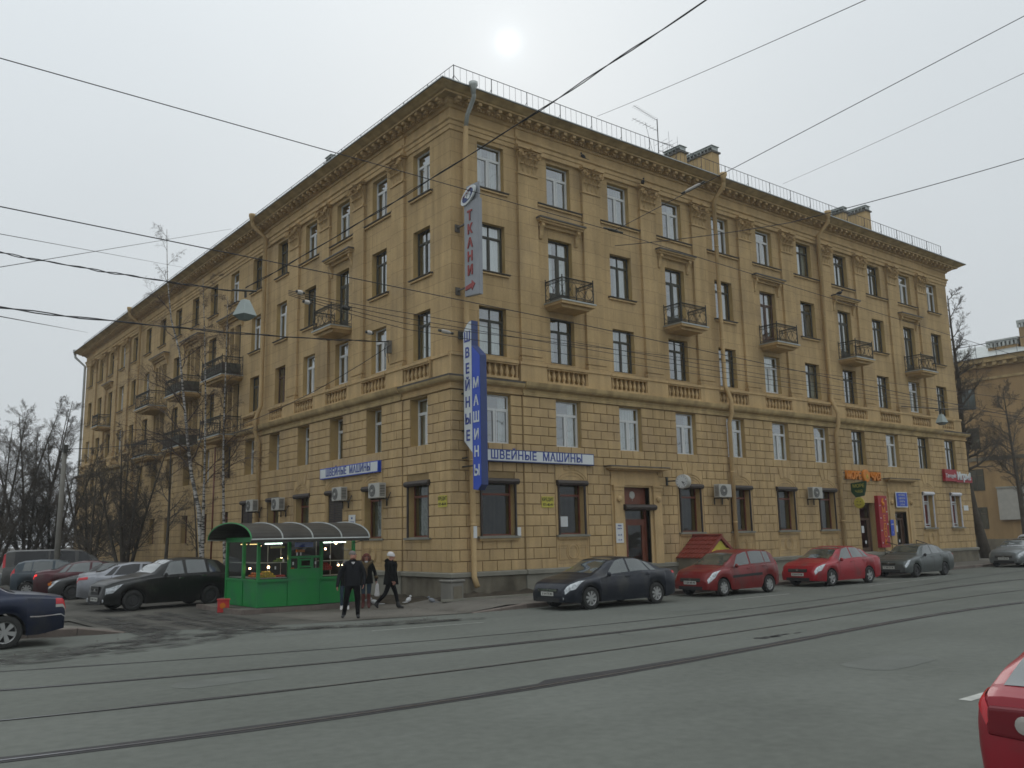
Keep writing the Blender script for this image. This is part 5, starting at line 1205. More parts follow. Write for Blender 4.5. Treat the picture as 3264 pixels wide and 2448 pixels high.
b = MB()
for x_ in (0,W): b.tube([(x_,-.02,ZT-.1),(x_,RYF+.1,RZ-.05)], .014, 4)
b.build('eaves_brace', M['iron'], K)
# lights
b = MB()
for p in ((.12,.22,1.80),(.40,.20,1.16),(.85,.30,1.40)): b.ball(p, .038, 6)
for p in ((2.28,.22,1.66),(2.66,.25,1.83),(2.72,.20,1.15),(2.88,.2,1.15),(.12,.95,1.12)): b.ball(p, .032, 6)
b.build('bulbs', M['bulb'], K)
b = MB()
for x0, x1, y_ in ((.25,.62,.15),(.64,.80,.15),(2.12,2.45,.15),(2.5,2.95,.15)): b.tube([(x0,y_,1.86),(x1,y_,1.86)], .014, 6)
b.build('strip_light', M['tube'], K)
b = MB(); b.tube([(.12,.35,1.85),(.12,1.0,1.85)], .012, 6); b.tube([(.12,1.25,1.85),(.12,1.75,1.85)], .012, 6); b.build('warm_strip_light', M['tubew'], K)
b = MB()
for x_, z in ((.78,1.36),(.53,1.14),(1.10,1.25),(1.84,1.25),(1.22,1.53),(1.34,1.53),(2.33,1.42),(2.6,1.2)): b.box(x_-.022, x_+.022, -.012, -.008, z-.045, z+.045)
b.build('price_tags', M['paper'], K)
b = MB(); b.box(1.2,1.8,.1,.12,1.74,1.88); b.build('blue_board', M['signb'], K); b = MB(); b.box(.4,.85,.06,.08,1.72,1.78); b.build('yellow_strip', M['yel'], K)
b = MB(); b.box(1.36,1.62,.3,.4,1.58,1.66); b.build('tray', M['ora'], K)
fm = {}
for nm, c_ in (('orange_fruit', (.55,.14,.01)), ('yellow_fruit', (.52,.38,.02)), ('red_fruit', (.42,.03,.015)), ('green_fruit', (.16,.24,.03))): fm[nm] = mat(nm+'_skin', c_, .45, var=.25, scale=14)
def pile(nm, lab, x0, x1, y0, y1, z, r_, mt, seed, hump=.12):
    rnd = random.Random(seed); b = MB(); nx = int((x1-x0)/(2*r_)); ny = max(1, int((y1-y0)/(2*r_)))
    for i in range(nx):
        for j in range(ny):
            c_ = ((i+.5)/nx-.5); hh = hump*(1-4*c_*c_)
            for l_ in range(max(1, int(hh/(1.7*r_))+1)): b.ball((x0+(i+.5)*2*r_+rnd.uniform(-.3,.3)*r_, y0+(j+.5)*2*r_, z+r_+l_*1.6*r_), r_*rnd.uniform(.85,1.05), 5)
    o = b.build(nm, mt, None, smooth=True); o.location = KO; tag(o, lab, 'fruit'); o['kind'] = 'stuff'
pile('orange_pile', 'orange fruit heaped low behind the left side window of the kiosk', .08,.40,.12,1.0,.85,.04,fm['orange_fruit'],1,.08)
pile('yellow_fruit_pile', 'yellow fruit heaped behind the left front window of the kiosk', .08,.62,.08,.4,.85,.038,fm['yellow_fruit'],2,.16)
pile('red_fruit_pile', 'small red fruit lying right of the yellow fruit in the kiosk', .64,.92,.08,.4,.85,.035,fm['red_fruit'],3,.05)
pile('tomato_pile', 'red tomatoes piled on the upper shelf behind the right window of the kiosk', 2.12,2.52,.08,.4,1.0,.035,fm['red_fruit'],4,.18)
pile('green_fruit_pile', 'greenish fruit on the shelf beside the kiosk door', .62,.9,.1,.4,1.30,.035,fm['green_fruit'],5,.10)
pile('orange_pile', 'few oranges on the low ledge left of the serving hatch', 1.06,1.22,.04,.14,1.07,.03,fm['orange_fruit'],6,.0)
# ------------------------------------------------------------------ vehicles
def interp(tab, x):
    if x <= tab[0][0]: return tab[0][1]
    for (a, p), (b_, q) in zip(tab, tab[1:]):
        if x <= b_:
            t = (x-a)/(b_-a); t = t*t*(3-2*t)*.5+t*.5; return p+(q-p)*t
    return tab[-1][1]
def paint(name, col, metal=0.35, rough=0.35): return mat(name, tuple(c_*.72 for c_ in col), rough, metal=metal*.8, var=0.10, scale=2.0, coat=0.22, spec=0.4, dirt=((0.06,0.056,0.048), 1.8, 0.5, 0.9))
def wheel(par, x, y, r, sgn, style, spokes=7):
    w = link('wheel', None, par, (x, y, r))
    tw = .20; b = MB(); y0 = -tw/2; rr = r*.66
    b.lathe([(rr, -tw/2+.01), (r*.9, -tw/2), (r*.985, -tw/2+.03), (r, -tw*.25), (r, tw*.25), (r*.985, tw/2-.03), (r*.9, tw/2), (rr, tw/2-.01)], (0,0,0), 1, 26, cap=False); b.build('tyre', M['tyre'], w, smooth=True)
    o = sgn*(tw/2-.02); b = MB()
    b.lathe([(rr*.99, o), (rr*.90, o-sgn*.02), (rr*.88, o-sgn*.06)], (0,0,0), 1, 26, cap=False, mi=0)
    b.lathe([(rr, o-sgn*.055), (rr, o-sgn*.065)], (0,0,0), 1, 26, mi=1)
    if style == 'steel':
        b.lathe([(rr*.8, o-sgn*.03), (rr*.5, o-sgn*.02), (rr*.3, o-sgn*.04)], (0,0,0), 1, 20, mi=0)
    else:
        for k in range(spokes):
            a = 2*PI*k/spokes+.2; ca, sa = math.cos(a), math.sin(a)
            for s0, s1, wi, wo in ((.12*r, rr*.92, .30/spokes*.6, .30/spokes*(1.0 if style == 'broad' else .55)),):
                P = []
                for rad, ww in ((s0, wi), (s1, wo)):
                    for q in (-1, 1): P.append((rad*ca-q*ww*sa, o-sgn*.005, rad*sa+q*ww*ca)); P.append((rad*ca-q*ww*sa, o-sgn*.04, rad*sa+q*ww*ca))
                b.add(P, [(0,2,6,4),(0,4,5,1),(2,3,7,6),(0,1,3,2),(4,6,7,5)])
    b.lathe([(.055, o), (.06, o-sgn*.03)], (0,0,0), 1, 12, mi=0)
    b.build('rim', [M['alu'] if style != 'steel' else M['steelw'], M['dark']], w)
M['steelw'] = mat('black_steel_wheel', (0.035,0.035,0.035), 0.6, var=.1)
def car(name, label, spec, loc, rz, pm, group=None, trim_mt=None):
    """x forward from tail (0) to nose (L); profile tables: top, belt"""
    t = thing(name, label, spec.get('cat', 'car'), loc, rz, group); L_, W_ = spec['L'], spec['W']/2; top, belt = spec['top'], spec['belt']; wx = spec['wheels']; r = spec['r']; sill = spec.get('sill', .20)
    x_off = -L_/2
    xs = set(); x = 0
    while x < L_: xs.add(round(x, 3)); x += .12
    xs.add(L_)
    for e in (.015,.04,.08,.14,.2): xs.add(e); xs.add(round(L_-e, 3))
    for q in top: xs.add(round(q[0], 3))
    Ra = r+.055
    for w in wx:
        for k in range(-8, 9): xs.add(round(w+Ra*math.sin(k/8*PI/2), 3))
    X = sorted(v for v in xs if 0 <= v <= L_)
    X = [v for i, v in enumerate(X) if i == 0 or v-X[i-1] > .006]
    if X[-1] < L_: X[-1] = L_
    rf, rr_ = spec.get('rf', .75), spec.get('rr', .5)
    def hw(x):
        w = W_
        if x > L_-rf: q = (x-(L_-rf))/rf; w = W_*(1-(1-spec.get('nose', .76))*(1-math.sqrt(max(0, 1-q**2.4))))
        if x < rr_: q = (rr_-x)/rr_; w = W_*(1-(1-spec.get('tailw', .84))*(1-math.sqrt(max(0, 1-q**2.4))))
        return w
    def zl(x):
        z = sill
        q = max(0, 1-x/.5)*.10+max(0, 1-(L_-x)/.5)*.04; z += q
        for w in wx:
            d = abs(x-w)
            if d < Ra: z = max(z, r*.98+math.sqrt(max(0, Ra*Ra-d*d)))
        return z
    roofw = spec.get('roofw', .72)
    c0, c1 = spec['cabin']       # x range of greenhouse (rear base, front base)
    def ring(x):
        w = hw(x); b_ = interp(belt, x); z0 = min(zl(x), b_-.03); zt = max(interp(top, x), b_+.015); H = b_-z0
        f_ = (zt-b_)
        ty = min(1, f_/.42)
        wr = w*(.90-(.90-roofw)*ty); cr = .035
        crown = .025 if f_ > .2 else .02
        inner = w-.32
        zf = max(sill, z0)
        return [(0, z0), (max(.1, inner), z0), (w*.955, z0), (w*.985, z0+.18*H), (w, z0+.48*H), (w*.995, z0+.74*H), (w*.975, z0+.90*H), (w*.945, b_), (w*.915, b_+min(.012, f_*.3)),
                (w*.915+(wr-w*.915)*.35, b_+f_*.33), (w*.915+(wr-w*.915)*.70, b_+f_*.66), (wr, zt-min(.055, f_*.3)), (wr*.88, zt-min(.022, f_*.12)), (wr*.5, zt-.004), (0, zt+(.0))]
    NR = 15
    def S(x, u):
        p = ring(x); i = min(int(u), NR-2); q = u-i; return (p[i][0]*(1-q)+p[i+1][0]*q, p[i][1]*(1-q)+p[i+1][1]*q)
    def pt(x, u, sg, off=0.0):
        y, z = S(x, u)
        e = 1e-2; y1, z1 = S(x, min(u+e, NR-1.001)); y0, z0 = S(x, max(u-e, 0)); ty, tz = y1-y0, z1-z0
        xa, xb = max(0, x-.02), min(L_, x+.02); pa, pb_ = S(xa, u), S(xb, u)
        tx = Vector((xb-xa, pb_[0]-pa[0], pb_[1]-pa[1])); tu = Vector((0, ty, tz)); n_ = tx.cross(tu)
        n_ = n_.normalized() if n_.length > 1e-9 else Vector((0,0,1))
        if n_.y < -0.001 or (abs(n_.y) < .001 and n_.z < 0): n_ = -n_
        q = Vector((x, y, z))+n_*off; return (q.x+x_off, q.y*sg, q.z)
    b = MB(); rows = []
    for x in X:
        p = ring(x); rows.append([(x+x_off, y, z) for y, z in p]+[(x+x_off, -y, z) for y, z in p[::-1]][1:-1])
    K_ = len(rows[0]); vs = [q for rw in rows for q in rw]; fs = []
    for i in range(len(rows)-1):
        for k in range(K_): fs.append((i*K_+k, i*K_+(k+1) % K_, (i+1)*K_+(k+1) % K_, (i+1)*K_+k))
    b.add(vs, fs)
    for i, f_ in enumerate(b.f):
        k = i % K_
        if k in (0, 1, K_-1, K_-2): b.mi[i] = 1
    b.add(rows[0], [tuple(range(K_))[::-1]]); b.add(rows[-1], [tuple(range(K_))])
    me = b.mesh('body', [pm, M['black']], True)
    bm2 = bmesh.new(); bm2.from_mesh(me); bmesh.ops.remove_doubles(bm2, verts=bm2.verts, dist=1e-4); bmesh.ops.recalc_face_normals(bm2, faces=bm2.faces)
    for e in bm2.edges: e.smooth = not (len(e.link_faces) == 2 and e.calc_face_angle(0) > R_(38))
    bm2.to_mesh(me); bm2.free(); link('body', me, t)
    def patch(nm, mt, x0, x1, u0, u1, sides=(1, -1), off=.006, nx=8, nu=4, fx0=None, fx1=None, par=t, joined=False):
        """fx0/fx1: functions of v in 0..1 giving the x limits"""
        o = None
        for sg in sides:
            b = MB(); vs = []
            for i in range(nx+1):
                for j in range(nu+1):
                    v = j/nu; a = fx0(v) if fx0 else x0; c_ = fx1(v) if fx1 else x1
                    vs.append(pt(max(0, min(L_, a+(c_-a)*i/nx)), u0+(u1-u0)*v, sg, off))
            b.add(vs, [(i*(nu+1)+j, (i+1)*(nu+1)+j, (i+1)*(nu+1)+j+1, i*(nu+1)+j+1) for i in range(nx) for j in range(nu)])
            o = b.build(nm, mt, par, smooth=True)
        return o
    gl = spec.get('glass', M['carglass'])
    # side windows: list of (x0_bottom, x1_bottom, x0_top, x1_top)
    for (a0, a1, t0, t1) in spec['sidewin']:
        patch('side_window', gl, 0, 0, 8.35, 10.9, nx=6, nu=4, off=.004, fx0=lambda v, a=a0, q=t0: a+(q-a)*v, fx1=lambda v, a=a1, q=t1: a+(q-a)*v)
    # screens (cross-car patches)
    def screen(nm, x0, x1, z_in=0.0, mt=gl):
        b = MB(); vs = []; nx = 6; us = [11.9, 12.3, 12.8, 13.3, 13.999]
        cols = [(u, 1) for u in us]+[(u, -1) for u in us[::-1]][1:]
        for i in range(nx+1):
            for u, sg in cols: vs.append(pt(x0+(x1-x0)*i/nx, u, sg, .005))
        n_ = len(cols); b.add(vs, [(i*n_+j, (i+1)*n_+j, (i+1)*n_+j+1, i*n_+j+1) for i in range(nx) for j in range(n_-1)]); b.build(nm, mt, t, smooth=True)
    screen('windscreen', *spec['screen']); screen('rear_window', *spec['rearscreen'])
    # door seams, sills, handles
    for x_ in spec['seams']:
        patch('door_seam', M['black'], x_-.006, x_+.006, 3.2, 8.0, nx=1, nu=8, off=.003)
    for x_ in spec['handles']:
        for sg in (1, -1):
            b = MB(); p = Vector(pt(x_, 6.1, sg, .02)); b.tube([p+Vector((-.09,0,0)), p+Vector((-.05,sg*.012,.005)), p+Vector((.05,sg*.012,.005)), p+Vector((.09,0,0))], .014, 5); b.build('door_handle', spec.get('handle_mt', pm), t)
    if spec.get('strip'): patch('rubbing_strip', M['black'], wx[0]+Ra+.08, wx[1]-Ra-.08, 4.3, 4.75, nx=8, nu=1, off=.015)
    # mirrors
    xm = spec['mirror']
    for sg in (1, -1):
        p = Vector(pt(xm, 8.0, sg, 0)); b = MB(); b.ball(p+Vector((0, sg*.10, .06)), .075, 6, sc=(1.0, 1.0, .95)); b.tube([p, p+Vector((0, sg*.08, .04))], .02, 4); b.v = [(p.x+(v[0]-p.x)*.8, v[1], v[2]) for v in b.v]; b.build('wing_mirror', spec.get('mirror_mt', pm), t, smooth=True)
    for i, w in enumerate(wx):
        for sg in (1, -1): wheel(t, w+x_off, sg*(W_-.12), r, sg, spec.get('wstyle', 'broad'), spec.get('spokes', 7))
    # lamps
    h0, h1, hu0, hu1 = spec['head']
    patch('headlight', M['lens'], 0, 0, hu0, hu1, nx=8, nu=4, off=.008, fx0=lambda v: h0+(h1-h0)*(.62*(1-v)+.25*max(0,v-.7)), fx1=lambda v: h1-.02*v)
    q0, q1, qu0, qu1 = spec['taill']
    patch('tail_light', spec.get('tail_mt', M['tail']), q0, q1, qu0, qu1, nx=6, nu=4, off=.008)
    if spec.get('taill2'): q0, q1, qu0, qu1 = spec['taill2']; patch('tail_light', M['tailw'], q0, q1, qu0, qu1, nx=6, nu=2, off=.008)
    # front face furniture (on the nose cap plane)
    xf = L_+x_off; bz = interp(belt, L_-.02)
    def fbox(nm, mt, y0, y1, z0, z1, dx=.012, x=xf, sg=1):
        b = MB(); b.box(x-.05*sg if sg > 0 else x-dx, x+dx if sg > 0 else x+.05, y0, y1, z0, z1); return b.build(nm, mt, t)
    gw = spec.get('grille', (.42, .48, .60)); fbox('grille', M['black'], -gw[0], gw[0], gw[1], gw[2], .008)
    for k in range(2): fbox('grille_bar', spec.get('grille_mt', M['chrome']), -gw[0]*.97, gw[0]*.97, gw[1]+(gw[2]-gw[1])*(.38+.4*k), gw[1]+(gw[2]-gw[1])*(.38+.4*k)+.012, .016)
    b = MB(); b.lathe([(.045,0),(.04,.02)], (xf, 0, (gw[1]+gw[2])/2+.01), 0, 10); b.build('emblem', M['chrome'], t)
    fbox('bumper_intake', M['black'], -.5, .5, sill+.03, sill+.14, .008)
    p_ = fbox('licence_plate', M['plate'], -.26, .26, spec.get('plz', .36), spec.get('plz', .36)+.11, .022)
    fbox('licence_plate', M['plate'], -.26, .26, spec.get('rplz', .62), spec.get('rplz', .62)+.11, .02, x_off, -1)
    tx = text_mesh(spec.get('num', 'К 047 МН 98'), .085, M['blk'], .001, .002, (.95, 1)); link('plate_number', tx, p_, (xf+.024, 0, spec.get('plz', .36)+.055), Matrix(((0,0,1),(1,0,0),(0,1,0))).to_euler())
    fbox('rear_bumper_line', M['black'], -W_*.78, W_*.78, sill+.22, sill+.235, .006, x_off, -1)
    for sg in (1, -1):
        b = MB(); b.lathe([(.06, 0), (.05, .012)], (xf-.02, sg*.62*W_/.87, sill+.14), 0, 10); b.build('fog_lamp', M['lens'], t)
    b = MB(); b.box(.3+x_off, L_-.3+x_off, -W_+.25, W_-.25, sill+.0, sill+.08); b.box(wx[0]-.06+x_off, wx[0]+.06+x_off, -W_+.2, W_-.2, r-.05, r+.05); b.box(wx[1]-.06+x_off, wx[1]+.06+x_off, -W_+.2, W_-.2, r-.05, r+.05); b.build('underbody', M['black'], t)
    t['_pt'] = 0; del t['_pt']
    return t, patch, fbox, pt
# profile tables are from the tail (x=0) forward
CIVIC = dict(L=4.54, W=1.75, r=.315, wheels=(.92, 3.62), top=[(0,.90),(.04,1.0),(.30,1.06),(.62,1.09),(1.05,1.28),(1.65,1.42),(2.15,1.435),(2.65,1.36),(3.15,1.12),(3.62,.95),(4.1,.86),(4.40,.76),(4.5,.66),(4.54,.55)],
    belt=[(0,.80),(.05,.93),(.5,.97),(1.5,.95),(2.6,.90),(3.3,.86),(4.0,.79),(4.35,.70),(4.54,.50)], cabin=(.55,3.5), sidewin=[(2.06,2.98,2.10,2.42),(1.17,1.98,1.42,2.02),(.86,1.11,1.19,1.36)], screen=(2.42,3.44), rearscreen=(.58,1.28),
    seams=(1.10,2.02,3.02), handles=(1.30,2.18), mirror=2.95, head=(3.72,4.50,4.9,7.9), taill=(.0,.22,6.2,8.3), nose=.72, rf=.95, spokes=8, roofw=.70, plz=.40, rplz=.78, num='Х 614 ТК 98')
GETZ = dict(L=3.82, W=1.67, r=.29, wheels=(.62, 3.07), top=[(0,.95),(.05,1.10),(.25,1.38),(.5,1.455),(1.1,1.495),(1.7,1.48),(2.2,1.38),(2.65,1.13),(3.0,.98),(3.4,.90),(3.66,.82),(3.78,.70),(3.82,.55)],
    belt=[(0,.80),(.06,.95),(.5,.97),(1.4,.94),(2.3,.90),(3.0,.86),(3.5,.78),(3.82,.50)], cabin=(.1,2.95), sidewin=[(1.62,2.48,1.66,2.12),(.78,1.54,.84,1.56),(.42,.74,.52,.80)], screen=(2.12,2.92), rearscreen=(.06,.24),
    seams=(.74,1.58,2.52), handles=(.92,1.76), mirror=2.44, head=(3.08,3.78,4.9,8.0), taill=(.0,.14,7.0,10.8), nose=.78, rf=.7, tailw=.88, spokes=8, strip=True, roofw=.76, plz=.40, rplz=.70, num='Е 226 МВ 98')
COROLLA = dict(L=4.54, W=1.76, r=.315, wheels=(.98, 3.58), top=[(0,.92),(.04,1.04),(.35,1.10),(.68,1.13),(1.15,1.36),(1.65,1.46),(2.2,1.47),(2.65,1.40),(3.2,1.12),(3.6,.98),(4.1,.89),(4.4,.78),(4.5,.68),(4.54,.55)],
    belt=[(0,.82),(.05,.95),(.5,.99),(1.5,.96),(2.6,.92),(3.3,.88),(4.0,.81),(4.35,.72),(4.54,.50)], cabin=(.6,3.5), sidewin=[(2.10,3.00,2.14,2.50),(1.22,2.02,1.46,2.06),(.92,1.16,1.22,1.40)], screen=(2.46,3.44), rearscreen=(.64,1.32),
    seams=(1.15,2.06,3.06), handles=(1.36,2.22), mirror=2.96, head=(3.80,4.50,4.9,8.0), taill=(.0,.24,6.2,8.2), nose=.74, rf=.9, spokes=5, roofw=.71, wstyle='thin', grille=(.40,.54,.66), plz=.40, rplz=.78, num='В 354 КУ 98')
LADA = dict(L=4.26, W=1.68, r=.285, wheels=(.92, 3.41), top=[(0,.90),(.03,1.06),(.5,1.10),(.72,1.11),(1.12,1.33),(1.6,1.40),(2.1,1.41),(2.5,1.35),(3.02,1.04),(3.3,.93),(3.9,.80),(4.15,.72),(4.22,.64),(4.26,.52)],
    belt=[(0,.80),(.05,.93),(.5,.96),(1.5,.92),(2.5,.88),(3.3,.83),(4.0,.72),(4.26,.48)], cabin=(.66,3.2), sidewin=[(1.95,2.78,1.98,2.38),(1.12,1.87,1.30,1.90),(.9,1.08,1.14,1.24)], screen=(2.40,3.04), rearscreen=(.72,1.20),
    seams=(1.05,1.91,2.82), handles=(1.22,2.08), mirror=2.74, head=(3.78,4.24,5.2,7.9), taill=(.0,.16,6.2,8.2), nose=.86, rf=.5, tailw=.9, wstyle='steel', roofw=.72, grille=(.30,.56,.62), plz=.38, rplz=.55, num='О 158 СА 98', mirror_mt=M['black'])
SEDAN = dict(CIVIC); SEDAN.update(top=[(0,.92),(.04,1.06),(.4,1.12),(.75,1.15),(1.25,1.36),(1.8,1.44),(2.3,1.43),(2.8,1.34),(3.3,1.08),(3.7,.97),(4.2,.88),(4.45,.78),(4.54,.55)])
MERC = dict(L=5.11, W=1.88, r=.335, wheels=(1.12, 4.16), top=[(0,.86),(.04,1.02),(.5,1.10),(.95,1.14),(1.55,1.42),(2.1,1.49),(2.8,1.48),(3.25,1.38),(3.8,1.06),(4.4,.96),(4.9,.86),(5.11,.6)],
    belt=[(0,.80),(.05,.96),(.9,1.02),(2,1.0),(3.4,.95),(4.3,.88),(4.9,.78),(5.11,.52)], cabin=(.85,4.0), sidewin=[(2.5,3.5,2.52,3.0),(1.5,2.42,1.72,2.44)], screen=(3.15,3.82), rearscreen=(.95,1.6),
    seams=(1.4,2.46,3.5), handles=(1.6,2.66), mirror=3.4, head=(4.6,5.06,6.2,8.2), taill=(.0,.20,5.6,7.5), taill2=(.0,.20,5.0,5.55), tailw=.93, rr=.35, sill=.25, spokes=6, rplz=.75)
PT = dict(L=4.29, W=1.70, r=.325, wheels=(.78, 3.40), top=[(0,.80),(.03,1.10),(.20,1.36),(.45,1.50),(.9,1.58),(1.5,1.60),(2.05,1.56),(2.4,1.42),(2.75,1.16),(3.2,1.07),(3.7,1.0),(4.0,.93),(4.2,.84),(4.25,.74),(4.29,.50)],
    belt=[(0,.72),(.05,.98),(.5,1.04),(1.5,1.02),(2.4,1.0),(3.2,.94),(3.8,.86),(4.2,.74),(4.29,.45)], cabin=(.05,2.9), sidewin=[(1.72,2.44,1.76,2.18),(.92,1.62,.98,1.64),(.42,.82,.62,.86)], screen=(2.12,2.78), rearscreen=(.04,.22),
    seams=(.88,1.67,2.62), handles=(1.05,1.86), mirror=2.40, head=(3.68,4.22,4.6,6.6), taill=(.0,.12,6,8), nose=.60, rf=1.0, tailw=.80, rr=.6, wstyle='steel', roofw=.70, grille=(.30,.52,.78), plz=.33, rplz=.6, mirror_mt=M['black'], handle_mt=M['chrome'], num='М 905 РО 98')
VAN = dict(L=4.99, W=1.90, r=.33, wheels=(1.0, 4.20), top=[(0,1.4),(.03,1.75),(.18,1.86),(.6,1.90),(2.5,1.90),(3.3,1.84),(3.75,1.60),(4.2,1.22),(4.6,1.10),(4.9,.92),(4.99,.6)],
    belt=[(0,1.08),(.1,1.12),(2,1.12),(3.4,1.10),(4.3,1.02),(4.8,.85),(4.99,.52)], cabin=(.1,4.2), sidewin=[(.45,1.85,.5,1.83),(1.92,3.0,1.93,2.95),(3.1,3.95,3.12,3.5)], screen=(3.55,4.24), rearscreen=(.05,.16),
    seams=(1.88,3.05), handles=(3.2,), mirror=3.9, head=(4.4,4.93,6.0,8.1), taill=(.0,.11,7.2,11.0), tailw=.95, rr=.25, sill=.26, roofw=.83, rplz=.9, glass=M['carglass2'])
def put(spec, x_tail, y_mid, heading):   # centre from tail position
    return (x_tail+math.cos(heading)*spec['L']/2, y_mid+math.sin(heading)*spec['L']/2, 0)
GS = 'cars parked along the street kerb'
def parked(spec, x_front_wheel, y_near, rz_off=0):
    # faces -x; near (left... camera) side at y_near
    W_ = spec['W']; xc = x_front_wheel+(spec['wheels'][1]-spec['L']/2); return (xc, y_near+W_/2-.02, 0), PI+rz_off
l_, r_ = parked(CIVIC, .42, -6.32); CV, cp_, cf_, cpt = car('parked_car', 'dark blue sedan parked nearest the building corner', CIVIC, l_, r_, paint('dark_blue_paint', (0.013,0.017,0.028), .3), GS)
b = MB(); b.box(2.27-.0,2.272+.012,-.40,-.08,.545,.585); b.box(2.27,2.284,.08,.40,.545,.585); b.build('grille_wing', M['chrome'], CV)
l_, r_ = parked(GETZ, 6.66, -6.02); car('parked_car', 'dark red hatchback parked between the blue sedan and bright red sedan', GETZ, l_, r_, paint('dark_red_paint', (0.24,0.016,0.016), .2), GS)
l_, r_ = parked(COROLLA, 13.2, -5.85); car('parked_car', 'bright red sedan parked in front of the tea shop banner', COROLLA, l_, r_, paint('bright_red_paint', (0.42,0.010,0.022), .2), GS)
l_, r_ = parked(LADA, 20.4, -5.35); car('parked_car', 'grey silver sedan parked last before the far corner', LADA, l_, r_, paint('grey_silver_paint', (0.13,0.145,0.14), .6), GS)
SIL2 = dict(SEDAN); SIL2['num'] = 'А 771 НЕ 98'
car('parked_car', 'silver sedan at the right edge facing the camera beyond the building', SIL2, (33.6,-4.15,0), PI+.02, paint('silver_paint', (0.22,0.24,0.24), .6), GS)
HB = dict(GETZ); HB['num'] = 'С 302 ОР 98'; HB['tail_mt'] = M['tail']
car('parked_car', 'white hatchback with red tail light on the footway at the right edge', HB, (44.2,-1.2,.13), -.15, paint('white_paint', (0.45,0.45,0.46), .1))
_, mpatch, _, _ = car('moving_car', 'dark navy saloon leaving the frame at the left edge', MERC, (-12.75-2.55,-4.0+.94,0), PI, paint('navy_paint', (0.012,0.02,0.05), .5), None)
mpatch('chrome_strip', M['chrome'], .005, .68, 4.02, 4.16, nx=8, nu=1, off=.014); mpatch('chrome_strip', M['chrome'], 1.58, 3.7, 4.02, 4.16, nx=8, nu=1, off=.014)
# the red hatchback driving away at bottom right
RC = dict(GETZ); RC.update(W=1.76, L=4.1, rr=.45, tailw=.86, wheels=(.72,3.3), taill=(.0,.30,6.2,8.2), rplz=.5, belt=[(0,.76),(.06,.89),(.5,.95),(1.4,.95),(2.3,.93),(3.2,.86),(3.7,.78),(4.1,.5)],
    top=[(0,.80),(.05,.93),(.22,.99),(.6,1.17),(1.1,1.37),(1.8,1.44),(2.4,1.38),(2.85,1.13),(3.2,1.0),(3.6,.92),(3.95,.82),(4.1,.55)], rearscreen=(.20,.62), sidewin=[(1.75,2.62,1.8,2.25),(.95,1.68,1.0,1.70)])
RCt, rp_, rf_, rpt = car('moving_car', 'red hatchback leaving the frame at the bottom right corner', RC, (-10.53+2.05,-21.92-.88,0), R_(2), paint('red_paint', (0.36,0.016,0.03), .1))
for y, z in ((.66,.77),(.48,.755)): b = MB(); b.lathe([(.062,-.02),(.058,-.030),(.03,-.034)], (-2.05+(.05 if y > .6 else .0), y, z), 0, 14); b.build('round_lamp', M['tailw'], RCt)
b = MB(); b.prism([(.36,.64),(.74,.66),(.72,.86),(.40,.87)], 0, -2.062, -2.0); link('tail_light', bevel(b.mesh('tail_light', mat('deep_red_lens', (0.15,0.008,0.014), .3)), .03, 3), RCt)
GY = 'cars parked in the side yard'
car('parked_car', 'black retro-styled car with oval headlights parked beside the kiosk', PT, (-7.85,5.75,0), R_(188), paint('black_paint', (0.010,0.011,0.010), .3), GY)
SS = dict(SEDAN); SS['taill'] = (.0,.34,6.0,8.1); SS['rplz'] = .8; SS['glass'] = M['carglass2']
l_ = put(SS, -9.55, 9.75, R_(-14)); car('parked_car', 'light silver sedan parked tail out behind the black retro car', SS, l_, R_(-14), paint('light_silver_paint', (0.36,0.37,0.40), .4), GY)
OLD = dict(LADA); OLD['num'] = 'Т 080 ЕК 98'; OLD['top'] = [(x, z*.97) for x, z in LADA['top']]
car('parked_car', 'dark old car with amber corner lamp between silver and maroon sedans', OLD, (-7.6,13.35,0), R_(166), paint('dark_grey_paint', (0.05,0.05,0.048), .2), GY)
ob = [o for o in bpy.data.objects if o.name.startswith('parked_car') and o.get('label', '').startswith('dark old')][0]
b = MB()
for sg in (1, -1): b.box(2.02,2.145,sg*.60,sg*.72,.56,.66)
b.build('corner_lamp', M['amber'], ob)
RS = dict(SEDAN); RS['taill'] = (.0,.12,6.2,8.0); RS['tail_mt'] = M['tailon']
l_ = put(RS, -9.9, 15.5, R_(-14)); car('parked_car', 'maroon sedan with its tail light glowing red in the side yard', RS, l_, R_(-14), paint('maroon_paint', (0.085,0.012,0.018), .4), GY)
BE = dict(GETZ); BE['tail_mt'] = M['tail']
l_ = put(BE, -10.3, 18.3, R_(-12)); car('parked_car', 'blue grey hatchback between maroon sedan and grey van', BE, l_, R_(-12), paint('blue_grey_paint', (0.06,0.085,0.105), .4), GY)
l_ = put(VAN, -10.0, 22.6, R_(-10)); car('parked_van', 'grey van with dark tinted windows in the side yard', dict(VAN, cat='van'), l_, R_(-10), paint('taupe_van_paint', (0.12,0.118,0.112), .5))
car('parked_car', 'white estate car partly hidden left of the grey van', SEDAN, (-11.9,24.6,0), R_(-10), paint('off_white_paint', (0.40,0.42,0.42), .1), GY)

